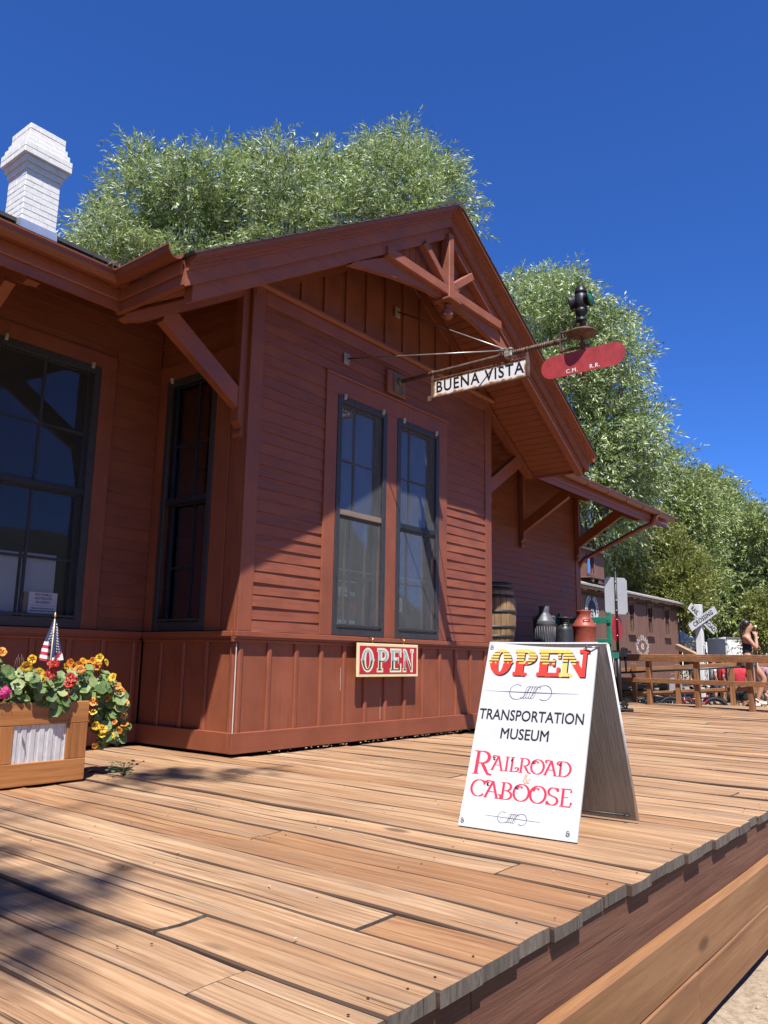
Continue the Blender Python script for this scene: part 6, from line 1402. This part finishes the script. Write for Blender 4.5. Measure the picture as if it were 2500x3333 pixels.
# ------------------------------------------------------------------ bicycles parked behind the railing
M_TYRE, M_CHROME = plain('black_tyre', (.02, .02, .021), .8, 0, .3, 30), plain('spoke_steel', (.45, .45, .46), .3, .8)
def bicycle(label, px_, D, fwd, frame_mat, fat=.028, R_=.335, fender=False, text=None):
    p_ = at(px_, 2162, D); b = np.array([p_[0], p_[1], GZ]); F_ = np.array(fwd, float); F_ /= np.linalg.norm(F_); S_ = np.array([-F_[1], F_[0], 0]); w_ = lambda f, z, s=0: b+F_*f+S_*s+np.array([0, 0, z])
    root = thing('bicycle', label, 'bicycle', tuple(b), 'bicycles parked behind the railing')
    for f in (-.54, .55):
        m = MB(); c_ = w_(f, R_); m.tube([c_+(F_*math.cos(a)+np.array([0, 0, math.sin(a)]))*(R_-fat) for a in np.linspace(0, 2*math.pi, 33)], fat, 8); wh = part(m, 'wheel', M_TYRE, root)
        m = MB(); m.tube([c_+(F_*math.cos(a)+np.array([0, 0, math.sin(a)]))*(R_-2*fat-.01) for a in np.linspace(0, 2*math.pi, 33)], .012, 5); m.lathe([(.03, -.04), (.035, 0), (.03, .04)], c_, 10, S_)
        for k in range(18): a = k*math.pi/9; m.tube([c_, c_+(F_*math.cos(a)+np.array([0, 0, math.sin(a)]))*(R_-2*fat)], .0018, 3)
        o = m.build('spokes', M_CHROME); o.parent = wh
    m = MB(); bb, hs, ss_, rx, fx_ = w_(-.08, .30), w_(.38, .72), w_(-.22, .72), w_(-.54, R_), w_(.55, R_)
    m.tube([bb, hs-np.array([0, 0, .06])], .048 if text else .03, 10); m.tube([ss_-np.array([0, 0, .08]), hs], .02, 8); m.tube([bb, ss_], .02, 8); m.tube([bb, rx], .014, 6); m.tube([ss_-np.array([0, 0, .06]), rx], .012, 6); m.tube([hs+np.array([0, 0, .06]), hs-np.array([0, 0, .1])], .025, 8); fo = part(m, 'frame', frame_mat, root)
    m = MB()
    for s_ in (-.05, .05): m.tube([w_(.40, .62, s_*.4), w_(.44, .55, s_), w_(.55, R_, s_)], .016, 6)
    part(m, 'fork', M_TYRE, root)
    m = MB(); m.tube([w_(.375, .76), w_(.34, .96)], .016, 6); m.tube([w_(.22, 1.01, -.33), w_(.32, .985, -.18), w_(.34, .97, 0), w_(.32, .985, .18), w_(.22, 1.01, .33)], .014, 7); m.tube([w_(.22, 1.01, -.33), w_(.14, 1.015, -.34)], .019, 7); m.tube([w_(.22, 1.01, .33), w_(.14, 1.015, .34)], .019, 7); m.tube([w_(.36, .98, .1), w_(.48, .85, .05), w_(.42, .7, .02)], .006, 5); m.ball(w_(.44, .84), (.05, .05, .04), 8, 6); part(m, 'handlebar', M_TYRE, root)
    m = MB(); m.tube([ss_, w_(-.25, .90)], .014, 6); m.ball(w_(-.28, .93), (.13, .09, .035), 12, 7); part(m, 'saddle', M_TYRE, root)
    m = MB(); m.lathe([(.001, -.01), (.09, -.01), (.09, .01), (.001, .01)], bb+S_*-.06, 18, S_); m.beam(bb-S_*.08, w_(.04, .18, -.08), .02, .015); m.beam(w_(.04, .18, -.10), w_(.04, .18, -.19), .05, .02); m.ball(bb, (.09, .06, .08), 10, 7); part(m, 'crank', M_TYRE, root)
    if fender:
        for f in (-.54, .55):
            m = MB(); c_ = w_(f, R_); m.sweep([[c_+(F_*math.cos(a)+np.array([0, 0, math.sin(a)]))*(R_+.02)+S_*q for q in (-.045, 0, .045)]+[c_+(F_*math.cos(a)+np.array([0, 0, math.sin(a)]))*(R_+.012)+S_*q for q in (.045, 0, -.045)] for a in np.linspace(.15 if f < 0 else .7, 3.0 if f < 0 else 3.1, 16)], True, True); part(m, 'fender', M_IRON, root)
    if text:
        d_ = (hs-bb)/np.linalg.norm(hs-bb); e_ = np.cross(d_, -S_) ; lt = Letters(); q = (bb+hs)/2-S_*.0495+d_*.02; u_ = d_; v_ = np.cross(-S_, u_)
        lt.text(text, .085, frame(q, u_, v_), bold=.003, squash=.85); o = lt.build('lettering', M_WHITEP); o.parent = fo; 
    return root
M_BRED = plain('dark_red_bike_paint', (.28, .012, .022), .3, .2, .1, 8)
bicycle('dark red electric bicycle with fat tyres and white lettering behind the railing', 2248, 21.6, RV, M_BRED, .048, .375, True, 'ENTON')
bicycle('black bicycle parked behind the railing beside the switch stand', 2085, 21.0, RV*.95+FV*.3, M_IRON, .03, .335, True)
bicycle('grey framed bicycle between the black one and the red electric one', 2150, 22.6, -RV, plain('grey_bike_paint', (.20, .21, .22), .35, .5), .03, .335)
bicycle('lime and black bicycle at the right edge of the photo', 2512, 20.6, RV*.6-FV, plain('lime_bike_paint', (.35, .42, .03), .35), .028, .335)
sb = at(2196, 2228, 20.8); m = MB(); m.smooth = False; m.sweep([[sb+RV*a*s_+np.array([0, 0, z])+FV*b*s_ for a, b in ((-.16, -.07), (.16, -.07), (.16, .07), (-.16, .07))] for z, s_ in ((-.16, 1.0), (0, .95), (.16, .72))], True, True); m.tube([sb+RV*-.08+np.array([0, 0, .15]), sb+RV*-.06+np.array([0, 0, .26]), sb+RV*.06+np.array([0, 0, .26]), sb+RV*.08+np.array([0, 0, .15])], .01, 5)
tag(m.build('shopping_bag', plain('grey_bag_cloth', (.25, .25, .26), .7)), 'grey bag hanging from a bicycle behind the railing', 'bag')

# ------------------------------------------------------------------ market canopy, trailer, low ground beyond
def canopy(px_, D, wd, label, half=None):
    c_ = at(px_, 2162, D); b = np.array([c_[0], c_[1], GZ]); root = thing('canopy_tent', label, 'tent', tuple(b)); pk = b+np.array([0, 0, 3.35]); m = MB(); cs = [b+RV*s_*wd/2+FV*t_*wd/2+np.array([0, 0, 2.35]) for s_, t_ in ((-1, -1), (1, -1), (1, 1), (-1, 1))]; N_ = 8
    for i in range(4):
        p_, q_ = cs[i], cs[(i+1) % 4]; vs = []
        for j in range(N_+1):
            for k in range(N_+1): 
                t_ = j/N_; e_ = p_+(q_-p_)*(k/N_); v_ = pk+(e_-pk)*t_; v_ = v_-np.array([0, 0, .10*math.sin(math.pi*t_)]); vs.append(v_)
        m.smooth = True; m.add(vs, [(j*(N_+1)+k, j*(N_+1)+k+1, (j+1)*(N_+1)+k+1, (j+1)*(N_+1)+k) for j in range(N_) for k in range(N_)], .5)
        m.smooth = False; m.sweep([[p_+(q_-p_)*f, p_+(q_-p_)*f-np.array([0, 0, .26+.02*math.sin(f*30)]), p_+(q_-p_)*f*.999+np.array([0, 0, .01])] for f in np.linspace(0, 1, 9)], True, False)
    part(m, 'canopy', plain('white_canopy_cloth', (.76, .77, .80), .7, 0, .05, 3), root)
    for c in cs: m = MB(); m.tube([c-np.array([0, 0, 2.35]), c], .022, 6); part(m, 'leg', M_WHITEP, root)
    return root
canopy(2158, 33.5, 2.5, 'white peaked market canopy beside the end of the caboose')
def trailer(px_, D, wd, hg, z0, label):
    c_ = at(px_, 2162, D); b = np.array([c_[0], c_[1], 0]); root = thing('box_trailer', label, 'trailer', (b[0], b[1], GZ)); m = MB(); m.obox(b+np.array([0, 0, z0+hg/2]), RV*wd/2, FV*1.0, (0, 0, hg/2), bev=.06); part(m, 'body', plain('white_trailer_panel', (.78, .78, .78), .5, 0, .06, 2), root)
    m = MB(); m.obox(b+np.array([0, 0, (z0+GZ+.4)/2]), RV*wd*.5, FV*.97, (0, 0, (z0-GZ-.4)/2-.001)); m.obox(b+np.array([0, 0, z0+hg*.97])-FV*1.01, RV*wd*.48, FV*.02, (0, 0, .03)); part(m, 'lower_body', plain('brown_grey_panel', (.16, .13, .11), .7), root)
    for s_ in (-.25, .25): m = MB(); m.lathe([(.001, -.1), (.33, -.1), (.35, -.05), (.35, .05), (.33, .1), (.001, .1)], b+RV*s_*wd-FV*.85+np.array([0, 0, GZ+.35]), 18, FV); part(m, 'wheel', M_TYRE, root)
trailer(2371, 37, .95, .78, 1.15, 'white box trailer beyond the railing left of the woman'); trailer(2490, 40, 1.6, .75, 1.15, 'white box trailer at the right edge behind the crowd')
def table(px_, D, label):
    c_ = at(px_, 2162, D); b = np.array([c_[0], c_[1], GZ]); root = thing('market_table', label, 'table', tuple(b)); m = MB(); m.obox(b+np.array([0, 0, .74]), RV*.8, FV*.35, (0, 0, .02)); part(m, 'table_top', M_WHITEP, root)
    for s_ in (-1, 1):
        for t_ in (-1, 1): m = MB(); m.tube([b+RV*s_*.7+FV*t_*.28, b+RV*s_*.7+FV*t_*.28+np.array([0, 0, .72])], .016, 5); part(m, 'leg', M_GREYC, root)
    for k in range(5): x = -.6+k*.3; m = MB(); h_ = random.uniform(.12, .3); m.obox(b+RV*x+np.array([0, 0, .761+h_/2]), RV*.09, FV*.1, (0, 0, h_/2), bev=.02); o = m.build('goods_box', [M_PURC, M_BLK, M_WHITEP, M_REDC, M_NAVYC][k]); tag(o, 'small box of goods on the market table '+['with mauve sides', 'with black sides', 'with white sides', 'with red sides', 'with navy sides'][k]+' under the canopy', 'box')
table(2225, 32.0, 'white market table with boxes under the canopy')

# ------------------------------------------------------------------ trees
def leaves_mesh(name, mat, pos, dirs, length, width, rnd, parent):
    n = len(pos); side = np.cross(dirs, rng.normal(size=(n, 3))); side /= np.linalg.norm(side, axis=1, keepdims=True)+1e-9
    L = length[:, None]; Wd = width[:, None]; v = np.empty((n, 4, 3)); v[:, 0] = pos; v[:, 1] = pos+dirs*L*.45+side*Wd*.5; v[:, 2] = pos+dirs*L; v[:, 3] = pos+dirs*L*.45-side*Wd*.5
    me = bpy.data.meshes.new(name); me.vertices.add(n*4); me.vertices.foreach_set('co', v.reshape(-1).astype(np.float32)); me.loops.add(n*4); me.loops.foreach_set('vertex_index', np.arange(n*4, dtype=np.int32)); me.polygons.add(n); me.polygons.foreach_set('loop_start', np.arange(0, n*4, 4, dtype=np.int32))
    at_ = me.attributes.new('rnd', 'FLOAT', 'POINT'); at_.data.foreach_set('value', np.repeat(rnd, 4).astype(np.float32)); me.materials.append(mat); me.update(); me.validate(); o = link(name, me); rel(o, parent); return o
def tree(name, label, clumps, base, mat, n_twigs, per, tl, ll, lw, droop=.35, up=.55, trunk_r=.22, group=None, shell=.45, fork_z=None):
    """clumps: (centre, (rx, ry, rz)); each twig carries alternate narrow leaves"""
    root = thing(name, label, 'tree', tuple(base), group); C = np.array([c for c, r_ in clumps]); R_ = np.array([r_ for c, r_ in clumps]); vol = R_.prod(axis=1)**.72; pick = rng.choice(len(clumps), n_twigs, p=vol/vol.sum())
    d = rng.normal(size=(n_twigs, 3)); d /= np.linalg.norm(d, axis=1, keepdims=True); rad = rng.uniform(shell**3, 1.0, n_twigs)**(1/3)
    # ragged outline: each clump bulges where low-frequency waves say so
    bul = 1+.22*np.sin(d[:, 0]*5+pick*1.7)+.18*np.sin(d[:, 2]*6+pick*2.9+d[:, 1]*4)
    st = C[pick]+d*R_[pick]*(rad*bul)[:, None]*.93; tw = d*.75+np.array([0, 0, up])+rng.normal(size=(n_twigs, 3))*.42; tw /= np.linalg.norm(tw, axis=1, keepdims=True); L = rng.uniform(.5, 1.25, n_twigs)*tl
    s_ = np.linspace(.08, 1.0, per); pos = []; dirs = []; rr = []
    clr = np.clip(rng.normal(.45, .16, n_twigs)+.10*np.sin(pick*2.1), 0, 1)
    for k, s in enumerate(s_):
        p_ = st+tw*(L*s)[:, None]; p_[:, 2] -= droop*(s**2)*L; ax = tw.copy(); ax[:, 2] -= 2*droop*s; q = np.cross(ax, rng.normal(size=(n_twigs, 3))); q /= np.linalg.norm(q, axis=1, keepdims=True)+1e-9
        dd_ = ax*.75+q*(.7 if k < per-1 else .15); dd_ /= np.linalg.norm(dd_, axis=1, keepdims=True); pos.append(p_); dirs.append(dd_); rr.append(np.clip(clr+rng.normal(0, .14, n_twigs), 0, 1))
    pos, dirs, rr = np.concatenate(pos), np.concatenate(dirs), np.concatenate(rr); n = len(pos)
    leaves_mesh('crown', mat, pos, dirs, rng.uniform(.7, 1.3, n)*ll, rng.uniform(.75, 1.25, n)*lw, rr, root)
    m = MB(); b = np.array(base, float); low = C[:, 2].min(); fork = b+np.array([0, 0, fork_z or max(1.2, (low-b[2])*.45)]); mid = C.mean(axis=0); m.tube([b-np.array([0, 0, .2]), b+np.array([0, 0, .5]), (b+fork)/2+np.array([.08, 0, 0]), fork], [trunk_r*1.5, trunk_r*1.1, trunk_r, trunk_r*.85], 10)
    for c in C:
        k1 = fork+(c-fork)*.45+(rng.normal(size=3)*.25+np.array([0, 0, .3]) if not fork_z else 0); c = fork+(c-fork)*.86; m.tube([fork-np.array([0, 0, .1]), k1, c], [trunk_r*.5, trunk_r*.26, trunk_r*.08], 6)
        for _ in range(4): e_ = c+rng.normal(size=3).clip(-1.3, 1.3)*R_.min(axis=0)*.45; m.tube([k1+(c-k1)*random.uniform(.2, .9), (c+e_)/2+rng.normal(size=3)*.1, e_], [trunk_r*.10, trunk_r*.06, trunk_r*.02], 4)
    part(m, 'trunk', plain('grey_brown_bark', (.12, .095, .075), .9, 0, .4, 8, .5), root); return root
def willow_mat(name, lo, mid, hi, silver):
    g = NG(name); a = g.attr('rnd'); c = g.ramp(a, [(.05, lo), (.5, mid), (.95, hi)]); bf = g.n('NewGeometry').outputs['Backfacing']
    c = g.mix(g.math('MULTIPLY', bf, .55), c, silver); g.out(c, .42, None, .35); t = g.t; tl = g.n('BsdfTranslucent'); g.set(tl.inputs[0], g.mix(1.0, g.mix(.5, c, hi), (ALB, ALB, ALB), 'MULTIPLY')); mx = g.n('MixShader'); mx.inputs[0].default_value = .22
    g.set(mx.inputs[1], g.b.outputs[0]); g.set(mx.inputs[2], tl.outputs[0]); g.set(t.nodes['Material Output'].inputs[0], mx.outputs[0]); return g.m
M_WIL = willow_mat('silver_willow_leaf', (.052, .100, .012), (.20, .32, .045), (.46, .58, .16), (.78, .84, .64))  # silver leaf backs, brightened to carry the whitish glints on the crown too
M_WIL2 = willow_mat('willow_leaf', (.060, .100, .018), (.20, .285, .055), (.40, .48, .14), (.50, .57, .32))
M_OLIVE = willow_mat('yellow_green_leaf', (.09, .115, .018), (.21, .24, .042), (.34, .36, .08), (.30, .32, .12))
M_DKG = willow_mat('dark_green_leaf', (.025, .045, .015), (.06, .095, .03), (.13, .18, .06), (.15, .19, .10))
def CL(lst, D, jit=1.2, deep=1.0, drop=26):
    out = []
    for px_, py_, rx, ry in lst:
        py_ += drop; rx *= .93; ry *= .93; p_ = P(px_, py_, D+random.uniform(-jit, jit)); s_ = ((p_-CAM)@_f)/FPX; r_ = (rx+ry)/2*s_*deep; out.append((p_, (rx*s_*1.02, r_, ry*s_)))
    return out
def gb(px_, D): p_ = at(px_, 2162, D); return (p_[0], p_[1], GZ)
QA = 1.0
tree('willow_tree', 'large silvery willow rising behind the depot roof', CL([(345, 720, 85, 90), (290, 800, 70, 60), (440, 610, 105, 110), (400, 760, 130, 110), (500, 520, 95, 75), (610, 580, 110, 95), (600, 720, 160, 130), (730, 560, 110, 100), (760, 700, 150, 130), (830, 520, 90, 75), (905, 440, 26, 45), (930, 560, 120, 105), (950, 720, 150, 130), (1040, 540, 100, 85), (1110, 560, 80, 90), (1110, 700, 150, 120), (1210, 500, 80, 85), (1310, 440, 75, 55), (1290, 560, 120, 110), (1390, 520, 85, 80), (1330, 690, 130, 110), (1460, 600, 66, 85), (1480, 700, 55, 70), (560, 850, 220, 80), (880, 840, 200, 90)], 18.3, 1.4, drop=44), gb(880, 18.6), M_WIL, int(8600*QA), 14, .64, .145, .031, .32, .62, .24)
tree('willow_tree', 'tall willow beside the gable behind the signal lamp', CL([(1685, 950, 70, 65), (1780, 925, 95, 60), (1850, 910, 45, 45), (1870, 980, 85, 75), (1740, 1060, 110, 110), (1880, 1090, 130, 120), (1990, 1050, 70, 70), (2040, 1120, 50, 65), (1840, 1230, 160, 140), (1990, 1240, 100, 90), (1960, 1380, 130, 110), (2080, 1330, 65, 50), (2090, 1420, 90, 60), (1900, 1500, 150, 130), (2040, 1530, 110, 100), (1960, 1680, 150, 120)], 27.5, 1.6), gb(1900, 28), M_WIL, int(7200*QA), 13, .88, .185, .043, .35, .5, .30)
tree('willow_tree', 'broad willow behind the caboose, second crown from the gable', CL([(2090, 1520, 70, 60), (2160, 1500, 75, 70), (2230, 1560, 85, 70), (2130, 1620, 120, 100), (2270, 1640, 80, 80), (2200, 1740, 130, 110), (2060, 1740, 120, 110), (2110, 1850, 140, 100), (2260, 1850, 110, 100)], 36, 2.0), gb(2180, 37), M_WIL2, int(4800*QA), 11, 1.0, .20, .052, .35, .45, .34)
tree('willow_tree', 'willow farther right with its crown stepping down beside the caboose end', CL([(2310, 1560, 45, 50), (2350, 1600, 60, 50), (2330, 1680, 75, 75), (2400, 1660, 60, 55), (2380, 1760, 90, 80), (2330, 1850, 90, 80), (2430, 1850, 80, 80), (2370, 1960, 110, 90)], 43, 2.0), gb(2350, 44), M_WIL2, int(3600*QA), 11, 1.1, .22, .06, .3, .45, .32)
tree('willow_tree', 'willow at the right edge of the photo above the woman', CL([(2440, 1680, 45, 40), (2480, 1710, 50, 50), (2470, 1790, 70, 70), (2540, 1740, 60, 60), (2520, 1860, 80, 80), (2480, 1950, 90, 80), (2560, 2000, 80, 90)], 41, 2.0), gb(2490, 42), M_WIL2, int(3000*QA), 11, 1.1, .22, .06, .3, .45, .3)
tree('juniper_tree', 'yellow green bushy tree behind the caboose roof', CL([(2140, 1720, 55, 60), (2110, 1800, 85, 80), (2190, 1790, 75, 70), (2060, 1850, 70, 80), (2230, 1870, 90, 80), (2150, 1900, 120, 90), (2240, 1960, 80, 70)], 31, 1.2), gb(2160, 31.5), M_OLIVE, int(4200*QA), 12, .55, .11, .045, .1, .5, .2)
tree('hedge_bush', 'dark green bush filling the gap behind the crossing sign', CL([(2270, 1980, 90, 80), (2350, 2010, 90, 80), (2430, 2030, 90, 80), (2300, 2080, 90, 60), (2400, 2100, 110, 60), (2500, 2070, 80, 70)], 45, 2.0), gb(2360, 46), M_DKG, int(3000*QA), 11, .9, .20, .075, .2, .3, .2)
tree('shrub', 'bright yellow green shrub at the right edge behind the woman', CL([(2480, 1960, 40, 55), (2500, 2030, 50, 60), (2465, 2060, 40, 40), (2530, 2000, 50, 80)], 30, .8), gb(2500, 30.5), M_OLIVE, int(1300*QA), 11, .45, .10, .05, .2, .4, .08)
tree('hedge_bush', 'dark thicket along the track left of the crossing sign', CL([(1950, 1900, 140, 110), (2080, 1960, 120, 100), (2180, 1990, 100, 90), (2120, 2090, 160, 70), (2230, 2070, 60, 60)], 40, 2.0), gb(2100, 41), M_DKG, int(2600*QA), 11, .9, .2, .075, .2, .3, .2)
# a pine overhanging the front of the platform from the left: out of frame, its shade falls on the planks
def shade_at(x, y, t): return np.array([x, y, 0])+np.array(SUN)*t
cl_ = []
for (x, y, t, r_) in ((-3.12, -1.70, 13.0, .20), (-3.45, -2.00, 13.2, .24), (-3.30, -2.42, 13.4, .17), (-2.95, -2.55, 13.0, .12), (-3.6, -2.45, 13.0, .20), (-3.38, -2.93, 13.2, .16), (-4.0, -2.3, 13.6, .5), (-1.25, -.60, 13.6, .14), (-.85, -.70, 13.8, .15), (-.48, -.78, 13.7, .10), (-1.0, -.40, 13.7, .10), (-4.5, -3.1, 13.2, .5), (-4.1, -1.6, 13.9, .4)):
    cl_.append((shade_at(x, y, t), (r_*1.7, r_*.50, r_*.45)))
tree('pine_tree', 'pine branch overhanging the platform from the left', cl_, (-21.0, -12.0, GZ), M_DKG, 1800, 11, .24, .10, .034, .2, .2, .11, shell=.02, fork_z=25)
# unseen ridge behind the camera, added to block low sky and mirror in windows
hm = MB(); hm.smooth = True; rows = []
for j, (rad, zf) in enumerate(((55, 0.0), (62, .45), (75, .8), (95, 1.0), (140, .9))):
    row = []
    for i in range(73):
        a = math.radians(105+i*3.4); q = .72+.28*math.sin(i*.55)+.16*math.sin(i*1.7+1)+.08*math.sin(i*4.1); q *= min(1, i/8, (72-i)/8); row.append((rad*math.cos(a), rad*math.sin(a), GZ-.3+24*zf*max(q, 0)+(random.gauss(0, .5) if zf else 0)))
    rows.append(row)
hm.sweep(rows, False, False); g = NG('wooded_hillside'); n_ = g.noise(g.coord(), .6, 6, .7); tag(hm.build('added_hills', g.out(g.ramp(n_, [(.35, (.015, .024, .010)), (.6, (.05, .065, .025)), (.75, (.12, .11, .06))]), .95)), kind='structure')
